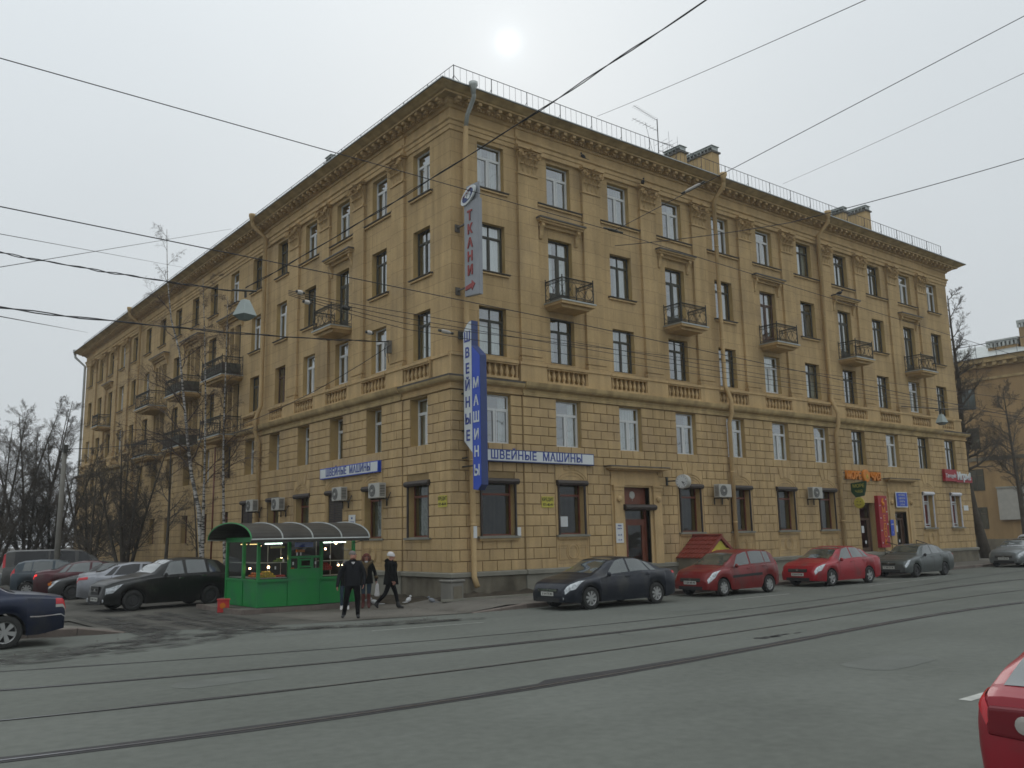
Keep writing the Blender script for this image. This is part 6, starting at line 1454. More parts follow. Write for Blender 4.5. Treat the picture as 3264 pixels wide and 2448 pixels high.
# ------------------------------------------------------------------ people
def skinmesh(name, verts, edges, radii, mats, colfn, parent, sub=2, root=0):
    me = bpy.data.meshes.new(name); me.from_pydata(verts, edges, []); o = bpy.data.objects.new(name, me); COL.objects.link(o)
    md = o.modifiers.new('s', 'SKIN'); md.use_smooth_shade = True; sv = me.skin_vertices[0].data
    for i, r in enumerate(radii): sv[i].radius = (r, r) if isinstance(r, (int, float)) else r
    sv[root].use_root = True
    sd = o.modifiers.new('u', 'SUBSURF'); sd.levels = sub; sd.render_levels = sub
    dg = bpy.context.evaluated_depsgraph_get(); dg.update()
    nm = bpy.data.meshes.new_from_object(o.evaluated_get(dg)); bpy.data.objects.remove(o); bpy.data.meshes.remove(me)
    nm.materials.clear()
    for q in mats: nm.materials.append(q)
    for p in nm.polygons: p.material_index = colfn(p.center); p.use_smooth = True
    nm.name = name; return link(name, nm, parent)
def person(label, loc, rz, J, cols, coatfn, H=1.75, head=None, hair=None, extra=None):
    """J: joints dict in body frame, +y forward, +x the person's right... metres for 1.75 m"""
    t = thing('person', label, 'person', loc, rz); k = H/1.75
    names = ['pel','sp1','sp2','chest','neck','head0','head1','shL','elL','wrL','haL','shR','elR','wrR','haR','hpL','knL','anL','toL','hpR','knR','anR','toR','heL','heR']
    P = [tuple(c_*k for c_ in J[n_]) for n_ in names]; I = {n_: i for i, n_ in enumerate(names)}
    E = [('pel','sp1'),('sp1','sp2'),('sp2','chest'),('chest','neck'),('neck','head0'),('head0','head1'),('chest','shL'),('shL','elL'),('elL','wrL'),('wrL','haL'),('chest','shR'),('shR','elR'),('elR','wrR'),('wrR','haR'),('pel','hpL'),('hpL','knL'),('knL','anL'),('anL','toL'),('pel','hpR'),('hpR','knR'),('knR','anR'),('anR','toR'),('anL','heL'),('anR','heR')]
    b_ = J['bulk']
    RD = dict(pel=(.155*b_,.115*b_), sp1=(.16*b_,.115*b_), sp2=(.165*b_,.12*b_), chest=(.17*b_,.12*b_), neck=(.06,.06), head0=(.075,.085), head1=(.078,.095), shL=.075*b_, elL=.057*b_, wrL=.042*b_, haL=(.025,.04), shR=.075*b_, elR=.057*b_, wrR=.042*b_, haR=(.025,.04),
              hpL=(.10*b_,.10*b_), knL=.07*b_, anL=.052, toL=(.045,.03), hpR=(.10*b_,.10*b_), knR=.07*b_, anR=.052, toR=(.045,.03), heL=.04, heR=.04)
    skinmesh('body', P, [(I[a], I[c_]) for a, c_ in E], [tuple(q*k for q in (RD[n_] if isinstance(RD[n_], tuple) else (RD[n_],)*2)) for n_ in names], cols, lambda c_: coatfn(c_/k), t)
    # hands: palm and five fingers each
    for s_ in 'LR':
        h = Vector(P[I['ha'+s_]]); w = Vector(P[I['wr'+s_]]); d = (h-w).normalized(); sd = Vector((0,1,0)); sd = (sd-d*sd.dot(d)).normalized(); n_ = d.cross(sd); b = MB()
        for q, (off_, ln) in enumerate(((-.030,.058),(-.011,.07),(.009,.066),(.028,.054))):
            p0 = h+sd*off_*k+d*.01; b.tube([p0, p0+d*ln*.5+n_*.006*(1 if s_ == 'L' else -1), p0+d*ln*.85+n_*.028*(1 if s_ == 'L' else -1)], [.011,.010,.007], 5)
        b.tube([h+sd*.035-d*.02, h+sd*.058+d*.018, h+sd*.05+d*.045], [.013,.011,.008], 5); b.build('fingers', M['skin'], t, smooth=True)
    # face
    hc = (Vector(P[I['head0']])+Vector(P[I['head1']]))/2; fd = Vector(J['face']).normalized(); rt = fd.cross(Vector((0,0,1))).normalized(); up = Vector((0,0,1)); b = MB()
    b.tube([hc+fd*.075+up*.02, hc+fd*.108-up*.012, hc+fd*.085-up*.022], [.012,.018,.012], 5); b.build('nose', M['skin'], t, smooth=True)
    b = MB()
    for s_ in (-1, 1): b.ball(hc+fd*.082+rt*s_*.032+up*.022, .012, 5)
    b.build('eyes', M['blk'], t); b = MB(); b.tube([hc+fd*.083-rt*.022-up*.048, hc+fd*.09-up*.05, hc+fd*.083+rt*.022-up*.048], .007, 4); b.build('mouth', M['redl'], t)
    b = MB()
    for s_ in (-1, 1): b.ball(hc+rt*s_*.08+up*.0, .026, 5, sc=(.7,.7,1.1))
    b.build('ears', M['skin'], t, smooth=True)
    return t, hc, fd, rt, k
def cap(b, c_, fd, rt, r, z0, scale=(1,1,1), back=.02, nz=7):
    # hair or hat shell: upper part of an ellipsoid
    n_ = 16; vs = []
    for i in range(nz+1):
        th = PI*.5-(PI*.5-z0)*i/nz
        for k in range(n_):
            a = 2*PI*k/n_; q = c_+fd*(math.cos(a)*math.cos(th)*r*scale[0]-back)+rt*(math.sin(a)*math.cos(th)*r*scale[1])+Vector((0,0,1))*(math.sin(th)*r*scale[2]); vs.append(q)
    b.add(vs, [(i*n_+k, i*n_+(k+1) % n_, (i+1)*n_+(k+1) % n_, (i+1)*n_+k) for i in range(nz) for k in range(n_)])
# man walking toward the camera-left, looking to his left
def stance(**k):
    d = dict(pel=(0,0,.93), sp1=(0,0,1.04), sp2=(0,0,1.17), chest=(0,0,1.36), neck=(0,.01,1.49), head0=(0,.03,1.58), head1=(0,.04,1.68), shL=(-.18,0,1.40), elL=(-.25,-.02,1.12), wrL=(-.27,.04,.87), haL=(-.27,.06,.79), shR=(.18,0,1.40), elR=(.25,-.02,1.12), wrR=(.27,.04,.87), haR=(.27,.06,.79),
             hpL=(-.10,0,.88), knL=(-.11,.03,.50), anL=(-.11,-.02,.09), toL=(-.13,.15,.03), heL=(-.11,-.05,.04), hpR=(.10,0,.88), knR=(.11,.03,.50), anR=(.11,-.02,.09), toR=(.13,.15,.03), heR=(.11,-.05,.04), face=(0,1,0), bulk=1.0); d.update(k); return d
aim = lambda x, y: math.atan2(CAM.y-y, CAM.x-x)-PI/2       # rotation so that +y looks at the camera
J = stance(bulk=1.16, elL=(-.30,.02,1.13), wrL=(-.28,.12,.90), haL=(-.27,.15,.82), elR=(.34,-.03,1.13), wrR=(.40,.05,.87), haR=(.41,.07,.79), hpR=(.11,0,.88), knR=(.17,.04,.50), anR=(.22,-.06,.12), toR=(.27,.10,.04), heR=(.22,-.10,.06), hpL=(-.10,0,.88), knL=(-.12,.06,.50), anL=(-.13,.05,.09), toL=(-.15,.22,.03), heL=(-.13,.01,.04), face=(-.75,.65,-.05))
# body frame: +x is the viewer's left when facing the camera, so mirror names do not matter
px_, py_ = -5.52, -3.28
def colman(c_):
    if c_.z > 1.52 or (c_.z < .80 and c_.z > .6 and abs(c_.x) > .24) : return 1
    if c_.z > .86: return 0
    if c_.z < .10: return 3
    return 2
t, hc, fd, rt, k = person('bald grey-haired man in black jacket and trousers walking in front of the kiosk', (px_, py_, 0), aim(px_, py_), J, [M['jack'], M['skin'], M['trous'], M['shoe']], colman, 1.79)
b = MB(); cap(b, hc+Vector((0,0,.02)), fd, rt, .108, -.1, (.95,.88,.98), .03); b.v = [v for v in b.v]; b.build('hair', M['hairg'], t, smooth=True)
b = MB(); b.lathe([(.23,0),(.235,.12),(.225,.35),(.215,.5),(.19,.58)], (0,0,.86), 2, 14, sc=(1,.68), cap=False); b.build('jacket', M['jack'], t, smooth=True)
b = MB(); b.tube([(-.10,.02,1.50),(-.03,.12,1.46),(0,.155,1.36)], [.03,.028,.02], 5); b.tube([(.10,.02,1.50),(.03,.12,1.46),(0,.155,1.36)], [.03,.028,.02], 5); b.build('collar', M['jack'], t, smooth=True)
b = MB(); b.prism([(-.05,1.49),(.05,1.49),(0,1.36)], 1, .10, .145); b.build('shirt', M['knit'], t)
# woman with red hair standing behind him
px_, py_ = -3.62, -.55
J = stance(bulk=1.0, knL=(-.09,.03,.50), anL=(-.08,0,.09), toL=(-.10,.15,.03), heL=(-.08,-.04,.04), knR=(.09,.03,.50), anR=(.09,0,.09), toR=(.12,.15,.03), heR=(.09,-.04,.04), wrL=(-.32,.08,.88), haL=(-.33,.12,.82), elL=(-.29,-.03,1.12), face=(-.1,1,.05))
def colw(c_):
    if c_.z > 1.52: return 1
    if c_.z > .82: return 0 if not (.84 > c_.z and abs(c_.x) > .27) else 1
    if c_.z < .48: return 3
    return 2
t, hc, fd, rt, k = person('red-haired woman in black coat with olive fur trim and red boots holding a white bag', (px_, py_, .005), aim(px_, py_), J, [M['coat'], M['skin'], M['jean'], M['boot']], colw, 1.64)
b = MB(); cap(b, hc+Vector((0,0,.015)), fd, rt, .118, .05, (.92,.95,1.0), .02); 
for a in [R_(q) for q in range(60, 301, 15)]:
    q = hc+fd*(math.cos(a)*.095-.015)+rt*math.sin(a)*.105; b.tube([q+Vector((0,0,.05)), q+Vector((0,0,-.05))*1.0+(q-hc)*.12, q+Vector((0,0,-.15))], [.03,.034,.02], 5)
b.build('hair', M['hairr'], t, smooth=True)
b = MB(); b.lathe([(.215,0),(.20,.16),(.18,.30),(.20,.50),(.185,.62)], (0,0,.74), 2, 14, sc=(1,.72), cap=False); b.build('coat', M['coat'], t, smooth=True)
b = MB(); b.tube([(.10,.10,.74),(.02,.15,1.0),(.02,.16,1.2),(-.03,.14,1.35)], [.075,.055,.06,.07], 7); b.tube([(.17,-.02,1.40),(.10,.10,1.36),(0,.14,1.26),(-.10,.10,1.36),(-.17,-.02,1.40),(0,-.12,1.42),(.17,-.02,1.40)], [.06]*7, 7); b.tube([(-.30,.03,.95),(-.31,.07,.88)], .062, 7); b.tube([(.24,.02,.93),(.25,.04,.86)], .062, 7); b.build('fur_trim', M['fur'], t, smooth=True)
b = MB(); b.lathe([(.06,0),(.062,.05)], (0,.03,1.375), 2, 10); b.build('collar', M['knit'], t)
pv = t.matrix_world
a0 = aim(px_, py_)
def bodypt(x, y, z): c_, s_ = math.cos(a0), math.sin(a0); return (px_+c_*x-s_*y, py_+s_*x+c_*y, z)
bag = thing('shopping_bag', 'crumpled white plastic bag hanging from the red-haired woman\'s hand', 'bag', bodypt(-.33,.15,.76), a0)
rnd = random.Random(8); b = MB(); b.lathe([(.02,0),(.05,-.06),(.055,-.14),(.065,-.25),(.085,-.36),(.06,-.40)], (0,0,0), 2, 12, sc=(1,.5)); b.v = [(x+rnd.uniform(-.008,.008), y+rnd.uniform(-.008,.008), z) for x, y, z in b.v]; b.build('sack', M['knit'], bag); b = MB(); b.tube([(-.03,0,-.02),(-.01,0,.06),(.03,0,-.02)], .006, 4); b.build('handle', M['knit'], bag)
# woman striding to the right in a white knitted hat
px_, py_ = -3.28, -1.42
J = stance(bulk=.98, pel=(0,.02,.90), sp1=(0,.03,1.02), sp2=(0,.03,1.16), chest=(0,.02,1.34), neck=(0,.02,1.47), head0=(0,.04,1.56), head1=(0,.05,1.66), elL=(-.22,-.04,1.10), wrL=(-.23,.02,.86), haL=(-.22,.04,.79), elR=(.22,-.02,1.10), wrR=(.23,.10,.88), haR=(.23,.13,.81),
           hpL=(-.09,.02,.86), knL=(-.09,.16,.48), anL=(-.09,.24,.09), toL=(-.09,.42,.03), heL=(-.09,.20,.04), hpR=(.09,0,.86), knR=(.09,-.14,.47), anR=(.09,-.44,.17), toR=(.09,-.36,.04), heR=(.09,-.49,.15), face=(-.1,1,-.12))
def cols_(c_):
    if c_.z > 1.50: return 1
    if c_.z > .80: return 0 if not (.85 > c_.z and abs(c_.x) > .19) else 1
    if c_.z < .22: return 3
    return 2
rzw = math.atan2(-.62, .79)-PI/2
t, hc, fd, rt, k = person('woman in white knitted hat and long black coat striding to the right', (px_, py_, .005), rzw, J, [M['coat'], M['skin'], M['trous'], M['shoe']], cols_, 1.68)
b = MB(); cap(b, hc+Vector((0,0,.03)), fd, rt, .125, -.15, (.98,.92,.95), .025); b.build('knitted_hat', M['knit'], t, smooth=True)
b = MB(); b.lathe([(.235,0),(.215,.16),(.19,.32),(.18,.42),(.20,.58),(.17,.68)], (0,.02,.72), 2, 14, sc=(.80,1.0), cap=False); b.tube([(.0,-.05,1.38),(.05,-.12,1.44),(-.05,-.12,1.44),(0,-.05,1.38)], .07, 7); b.build('coat', M['coat'], t, smooth=True)
# person mostly hidden behind the man
px_, py_ = -4.38, -.62
J = stance(bulk=.95, face=(0,-1,0)); J['face'] = (0.3,1,0)
t, hc, fd, rt, k = person('person in dark jeans almost hidden behind the bald man', (px_, py_, .005), aim(px_, py_), J, [M['coat'], M['skin'], M['jean'], M['knit']], lambda c_: 1 if c_.z > 1.52 else 0 if c_.z > .86 else 3 if c_.z < .16 else 2, 1.45)
b = MB(); cap(b, hc, fd, rt, .115, -.1, (.95,.9,1), .02); b.build('hair', M['hairg'], t, smooth=True)

# birds
def bird(nm, lab, cat, loc, rz, s_, mt):
    t = thing(nm, lab, cat, loc, rz); b = MB(); b.ball((0,0,.09*s_), .06*s_, 7, sc=(1,1,1)); b.v = [(x, y*1.9, z+.35*y) for x, y, z in b.v]; b.build('body', mt, t, smooth=True)
    b = MB(); b.ball((0,.11*s_,.17*s_), .033*s_, 6); b.tube([(0,.14*s_,.17*s_),(0,.19*s_,.16*s_)], [.012*s_,.003], 4); b.build('head', mt, t, smooth=True)
    b = MB(); b.prism([(-.03*s_,-.08*s_),(.03*s_,-.08*s_),(.04*s_,-.26*s_),(-.04*s_,-.26*s_)], 2, .03*s_, .045*s_); b.build('tail', mt, t)
    b = MB()
    for x_ in (-.02,.02): b.tube([(x_*s_,.01,0),(x_*s_,.01,.06*s_)], .005*s_, 4)
    b.build('legs', M['blk'], t)
M['crow'] = mat('dark_feathers', (0.02,0.021,0.025), .7); M['pig'] = mat('grey_feathers', (0.20,0.21,0.23), .8, var=.3, scale=20); M['wpig'] = mat('white_feathers', (0.5,0.5,0.5), .8, var=.2, scale=20)
bird('crow', 'dark bird perched on the capital left of the middle downpipe', 'bird', (9.85,-.30,16.97), R_(150), 1.3, M['crow'])
bird('crow', 'dark bird on the moulding above the second top window', 'bird', (6.48,-.19,17.33), R_(100), 1.2, M['crow'])
bird('crow', 'dark bird on the fourth balcony hood', 'bird', (24.6,-.28,14.30), R_(200), 1.5, M['crow'])
bird('pigeon', 'white pigeon on the ground behind the striding woman', 'bird', (-2.95,.10,.02), R_(60), 1.2, M['wpig']); bird('pigeon', 'white pigeon on the ground right of the striding woman', 'bird', (-2.05,-.45,.06), R_(-60), 1.2, M['wpig'])
bird('pigeon', 'grey pigeon on the ground between the two women', 'bird', (-2.95,.62,.02), R_(200), 1.2, M['pig']); bird('pigeon', 'small grey pigeon beside the concrete litter bin', 'bird', (-1.62,-1.15,.06), R_(20), 1.1, M['pig'])

# ------------------------------------------------------------------ trees
def tree(name, label, base, H, seed, mts, r0=.16, lean=(0,0), spread=.55, levels=4, nb=9, droop=0.0, start=.25, twl=.5, group=None, stems=1, thin=1.0, cat='tree', trunkpts=None, seglen=1.0, bsc=.55):
    rnd = random.Random(seed); t = thing(name, label, cat, base, 0, group); tb = MB(); cb = MB()
    def limb(p, d, ln, r, lv):
        n_ = max(3, min(9, int(ln/.28))); pts = [p.copy()]; rs = [r]; q = p.copy(); dd = d.copy()
        for i in range(n_):
            dd += Vector((rnd.gauss(0,.13), rnd.gauss(0,.13), rnd.gauss(0,.07)+.05-droop*(lv/3)*(i/n_)*1.3)); dd.normalize(); q = q+dd*ln/n_; pts.append(q.copy()); rs.append(r*(1-.82*(i+1)/n_))
        cb.tube(pts, [max(x, .0035*thin) for x in rs], 5 if lv == 1 else 4 if lv == 2 else 3, cap=False)
        if lv >= levels: return
        k = nb if lv == 1 else int(nb*.75) if lv == 2 else 4
        for j in range(k):
            f_ = .18+.8*(j+rnd.random())/k; i = min(n_-1, int(f_*n_)); p0 = pts[i].lerp(pts[i+1], f_*n_-i); ax = (pts[i+1]-pts[i]).normalized()
            side = ax.orthogonal().normalized(); side.rotate(Matrix.Rotation(rnd.uniform(0, 2*PI), 3, ax)); a = rnd.uniform(.45,.95); nd_ = (ax*math.cos(a)+side*math.sin(a)).normalized()
            limb(p0, nd_, ln*rnd.uniform(.32,.58)*(1-f_*.35), max(rs[i]*.55, .004*thin), lv+1)
    for s_ in range(stems):
        ang = 2*PI*s_/max(1, stems)+rnd.uniform(-.3,.3); h = H*rnd.uniform(.82,1.0) if stems > 1 else H
        ld = Vector((lean[0], lean[1], 0)) if stems == 1 else Vector((math.cos(ang), math.sin(ang), 0))*rnd.uniform(.12,.32)
        n_ = 14; pts = []; p = Vector((0,0,-.1)) if stems == 1 else Vector((math.cos(ang)*.12, math.sin(ang)*.12, -.1))
        if trunkpts: pts = [Vector(q) for q in trunkpts]; n_ = len(pts)-1
        else:
            for i in range(n_+1):
                f_ = i/n_; pts.append(p+Vector((ld.x*h*f_+math.sin(f_*5+seed)*.05*H/8, ld.y*h*f_+math.cos(f_*4+seed)*.05*H/8, h*f_)))
        R0_ = r0*(1 if stems == 1 else .6); rs = [R0_*(1-.93*(i/n_)**.85)+.004 for i in range(n_+1)]; tb.tube(pts, rs, 8)
        m_ = int(nb*1.9)
        for j in range(m_):
            f_ = start+(1-start)*(j+rnd.random()*.8)/m_; f_ = min(f_, .985); i = min(n_-1, int(f_*n_)); p0 = pts[i].lerp(pts[i+1], f_*n_-i); a = rnd.uniform(0, 2*PI); el = rnd.uniform(.35,.95)
            d = Vector((math.cos(a)*math.cos(el), math.sin(a)*math.cos(el), math.sin(el))); ln = H*spread*(1-f_*.72)*rnd.uniform(.45,.8)*bsc; limb(p0, d, ln, max(rs[i]*.45, .008), 1)
    tb.build('trunk', mts[0], t, smooth=True); cb.build('crown', mts[1], t, smooth=True); return t
# birch bark
bk = bpy.data.materials.new('birch_bark'); bk.use_nodes = True; t_ = bk.node_tree; pb = t_.nodes['Principled BSDF']; pb.inputs['Roughness'].default_value = .85
ge = t_.nodes.new('ShaderNodeNewGeometry'); mp = t_.nodes.new('ShaderNodeMapping'); mp.inputs['Scale'].default_value = (2,2,9); no = t_.nodes.new('ShaderNodeTexNoise'); no.inputs['Scale'].default_value = 1.6; no.inputs['Detail'].default_value = 3
t_.links.new(ge.outputs['Position'], mp.inputs['Vector']); t_.links.new(mp.outputs[0], no.inputs['Vector']); rp = t_.nodes.new('ShaderNodeValToRGB'); rp.color_ramp.elements[0].position = .44; rp.color_ramp.elements[0].color = (.03,.026,.022,1); rp.color_ramp.elements[1].position = .52; rp.color_ramp.elements[1].color = (.33,.31,.28,1)
t_.links.new(no.outputs['Fac'], rp.inputs[0]); t_.links.new(rp.outputs[0], pb.inputs['Base Color'])
M['birch'] = bk; M['btwig'] = mat('brown_birch_twigs', (0.075,0.052,0.042), .95, var=.2)
def trk(P, base): return [tuple(Vector(p)-Vector(base)) for p in P]
BB = (-3.5,14.5,0)
tree('birch_tree', 'tallest birch leaning left whose top rises above the roof line', BB, 18.5, 3, [M['birch'], M['btwig']], r0=.13, spread=.6, nb=11, droop=.7, start=.34, levels=4, thin=.5, bsc=.58,
     trunkpts=trk([(-3.5,14.3,-.1),(-3.5,14.6,1.5),(-3.5,15.2,3.5),(-3.5,16.4,5.2),(-3.5,17.1,6.7),(-3.5,18.0,9.0),(-3.5,19.0,11.5),(-3.5,20.6,13.5),(-3.5,21.6,16),(-3.5,22.1,18.8)], BB))
BB = (-3.5,14.0,0)
tree('birch_tree', 'upright slender birch standing just right of the leaning birch', (-3.5,14.05,0), 14.6, 5, [M['birch'], M['btwig']], r0=.085, spread=.5, nb=11, droop=.5, start=.30, thin=.6, lean=(0,.125), bsc=.55)
tree('birch_tree', 'slim birch nearest the kiosk in front of the side balconies', (-3.3,12.3,0), 13.2, 9, [M['birch'], M['btwig']], r0=.08, spread=.5, nb=11, droop=.5, start=.30, thin=.6, lean=(0,.07), bsc=.55)
tree('shrub_tree', 'thin dark sapling leaning between the birches and the kiosk', (-2.6,17.5,0), 6.4, 12, [M['bark'], M['twig']], r0=.07, spread=.8, nb=7, start=.25, lean=(-.06,.1))
tree('shrub_tree', 'dark crooked young tree left of the leaning birch', (-2.7,22.5,0), 9.5, 13, [M['bark'], M['twig']], r0=.11, spread=.75, nb=8, start=.22, lean=(0,-.05))
GB = 'bare trees along the side facade'
tree('bare_tree', 'dark multi-stemmed bare tree in front of the side facade', (-3.4,27.5,0), 8.6, 21, [M['bark'], M['twig']], r0=.2, spread=.75, nb=11, stems=5, start=.16, group=GB, thin=.9)
tree('bare_tree', 'low dark bare tree left of the multi-stemmed one', (-3.6,34,0), 8.4, 22, [M['bark'], M['twig']], r0=.2, spread=.8, nb=11, stems=4, start=.12, group=GB, thin=1.0)
tree('bare_tree', 'bushy bare tree just right of the concrete pole', (-4.2,42,0), 9.0, 23, [M['barkg'], M['twig']], r0=.2, spread=.8, nb=11, stems=5, start=.10, group=GB, thin=1.1)
tree('bare_tree', 'tall bare tree with spreading crown left of the building end', (-6.0,40,0), 11.6, 24, [M['bark'], M['twig']], r0=.24, spread=.8, nb=12, stems=5, start=.14, group=GB, thin=.8)
tree('bare_tree', 'broad bare tree nearest the left edge', (-8.2,39,0), 11.6, 25, [M['bark'], M['twig']], r0=.22, spread=.85, nb=12, stems=5, start=.10, group=GB, thin=.8)
tree('bare_tree', 'tall narrow bare tree beyond the far right corner', (41.5,1.2,0), 16.6, 31, [M['bark'], M['twig']], r0=.38, spread=.62, nb=12, start=.40, thin=1.3, trunkpts=[(0,0,-.1),(-.35,.05,1.4),(-.9,.1,3.2),(-1.3,.1,5.2),(-1.35,.1,8),(-1.3,0,11),(-1.5,0,14),(-1.6,0,17)])
tree('bare_tree', 'slender bare trunk close against the building\'s right end', (40.3,1.6,0), 15.2, 32, [M['bark'], M['twig']], r0=.24, spread=.55, nb=11, start=.42, thin=1.3, lean=(-.02,0))
tree('bare_tree', 'dark bare tree cut by the right edge of the frame', (44.5,.0,0), 11.0, 33, [M['bark'], M['twig']], r0=.24, spread=1.0, nb=12, start=.25, thin=1.2, lean=(-.02,.02))
# far tree line
def farwood(nm, lab, x0, x1, y0, y1, h, n_, seed, mt):
    rnd = random.Random(seed); b = MB()
    for k in range(n_):
        x_, y_ = x0+(x1-x0)*rnd.random(), y0+(y1-y0)*rnd.random(); hh = h*rnd.uniform(.55,1.0)
        b.tube([(x_,y_,0),(x_+rnd.uniform(-.3,.3),y_,hh)], [.14,.02], 4, cap=False)
        for j in range(42):
            z = hh*rnd.uniform(.12,.95); a = rnd.uniform(0,2*PI); l_ = rnd.uniform(.8,2.2)*(1.2-z/hh*.6); q = Vector((x_, y_, z)); d = Vector((math.cos(a), math.sin(a), rnd.uniform(.2,.9))); m1 = q+d*l_*.5+Vector((0,0,.1)); b.tube([q, m1, q+d*l_], [.045,.03,.012], 3, cap=False)
            for s2 in range(3): d2 = Vector((rnd.uniform(-1,1), rnd.uniform(-1,1), rnd.uniform(0,1))); b.tube([m1, m1+d2*l_*.5], [.025,.008], 3, cap=False)
    o = b.build(nm, mt, None); tag(o, lab, 'wood'); o['kind'] = 'stuff'
M['fartwig'] = mat('far_grey_twigs', (0.085,0.075,0.062), .95, var=.2)
farwood('distant_trees', 'distant line of bare trees behind the parked van', -45, -2, 75, 100, 7.5, 90, 51, M['fartwig'])

# ------------------------------------------------------------------ neighbouring buildings, wall, pole, fence
def slab(name, label, x0, x1, y0, y1, h, mt, face, cols, rows, zw0, dz, wsz, cat='building', extra=None):
    O = Vector((x0, y0, 0)); t = thing(name, label, cat, O); b = MB()
    holes = []
    b.box(0, x1-x0, 0, y1-y0, 0, h); b.build('wall', mt, t); return t, O
t, O = slab('orange_building', 'orange stucco building with metal roof beyond the trees on the right', 58, 90, 3.2, 34, 15.0, M['orangeb'], None, 0, 0, 0, 0, 0)
b = MB(); b.box(-.35,32.3,-.35,31.1,15.0,15.35); b.box(-.7,32.5,-.7,31.4,15.35,15.75); b.box(-.08,32,-.08,31,14.0,14.2); b.build('cornice', M['trimdirty'], t)
for k in range(16): b = MB(); b.box(-.62,-.02,.4+k*.8,.7+k*.8,15.05,15.33); b.build('modillion', M['trimdirty'], t)
b = MB(); b.add([(-.9,-.9,15.75),(32.6,-.9,15.75),(32.6,31.6,15.75),(-.9,31.6,15.75),(6,6,18.0),(26,6,18.0),(26,25,18.0),(6,25,18.0)], [(0,1,5,4),(1,2,6,5),(2,3,7,6),(3,0,4,7),(4,5,6,7)]); b.build('roof', M['flash'], t)
for y_, z_ in ((3.2,17.0),(.6,18.3)): b = MB(); b.box(2.2,4.6,y_-1.1,y_+1.3,15.8,z_); o = b.build('chimney', M['orangeb'], t); b = MB(); b.box(2.1,4.7,y_-1.2,y_+1.4,z_+.35,z_+.6); [b.box(2.12,2.2,y_-1.1+k*.33,y_-.92+k*.33,z_,z_+.35) for k in range(8)]; b.box(2.5,4.5,y_-1.1,y_+1.3,z_,z_+.35); b.build('chimney_cap', M['flash'], o)
b = MB(); b.tube([(-.6,-.6,16.9),(-.6,31,16.9)], .03, 4); [b.tube([(-.6,k*1.6-.5,15.8),(-.6,k*1.6-.5,16.9)], .02, 4) for k in range(20)]; b.build('roof_railing', M['rail'], t)
b = MB(); b.box(-.12,0,-.1,31,0,1.1); b.box(-.10,0,-.05,31,7.4,7.7); b.build('plinth_band', M['plinth'], t)
for y_ in (2.0,5.6,9.2,12.8,16.4,20):
    for z_ in (1.9,5.0,8.4,11.7):
        if z_ < 2 and y_ < 5: continue
        if y_ < 4: continue
        b = MB(); rect_tubes(b, y_-.6, y_+.6, z_, z_+1.75, .08, -.03, .06); b.box(y_-.04, y_+.04, -.03, .06, z_+.08, z_+1.67); b.box(y_-.52, y_+.52, -.03, .05, z_+1.2, z_+1.27)
        b.v = [(y, x, z) for x, y, z in b.v]; fr = b.build('window', M['dwood'], t); b = MB(); b.quad((-.012,y_-.6,z_),(-.012,y_+.6,z_),(-.012,y_+.6,z_+1.75),(-.012,y_-.6,z_+1.75)); b.build('pane', M['carglass'], fr)
t2 = thing('blank_sign', 'pale grey blank panel on the orange building behind the leaning tree', 'sign', (57.85,6.1,2.6)); b = MB(); b.box(-.1,.1,-.95,1.1,0,2.5); b.build('panel', M['acw'], t2); b = MB(); b.box(-.16,.12,-1.0,1.15,2.5,2.62); b.build('panel_cap', M['flash'], t2)
t, O = slab('far_tower_block', 'hazy grey tower block at the far left edge', -8.0, -3.6, 84, 100, 10.5, M['greyb'], None, 0, 0, 0, 0, 0)
t.location = (-9.4, 70, 0)
for k in range(5):
    for j in range(2): b = MB(); b.box(3.0-j*1.6,3.9-j*1.6,-.03,.02,1.2+k*1.9,2.2+k*1.9); b.build('window', M['carglass'], t)
b = MB(); b.box(-.15,4.55,-.15,16.1,10.5,10.8); b.build('parapet', M['plinth'], t)
t = thing('concrete_pole', 'leaning pale concrete pole in front of the bare trees on the left', 'pole', (-8.0,21.4,0)); b = MB(); b.tube([(.02,0,0),(0,-.15,3),(0,-.35,6.75)], [.14,.12,.10], 10); b.build('shaft', M['conc'], t, smooth=True); b = MB(); b.box(-.1,.1,-.55,-.15,6.45,6.8); b.tube([(-.25,-.35,6.6),(.25,-.35,6.6)], .03, 5); b.build('wire_clamp', M['iron'], t)
t = thing('garden_fence', 'low dark metal fence under the trees along the side facade', 'fence', (-4.6,16,0)); b = MB()
for z_ in (.25,1.0): b.box(-.02,.02,0,34,z_,z_+.04)
b.build('fence_rail', M['iron'], t); b = MB(); b.box(-.012,.012,-.012,.012,0,1.15); mb_ = b.mesh('fence_bar', M['iron'])
for k in range(170): link('fence_bar', mb_, t, (0, k*.2, 0))
t = thing('long_wall', 'low pale wall far behind the yard on the left', 'wall', (-40,66,0)); b = MB(); b.box(0,36,0,.3,0,2.2); b.build('wall', M['conc'], t)

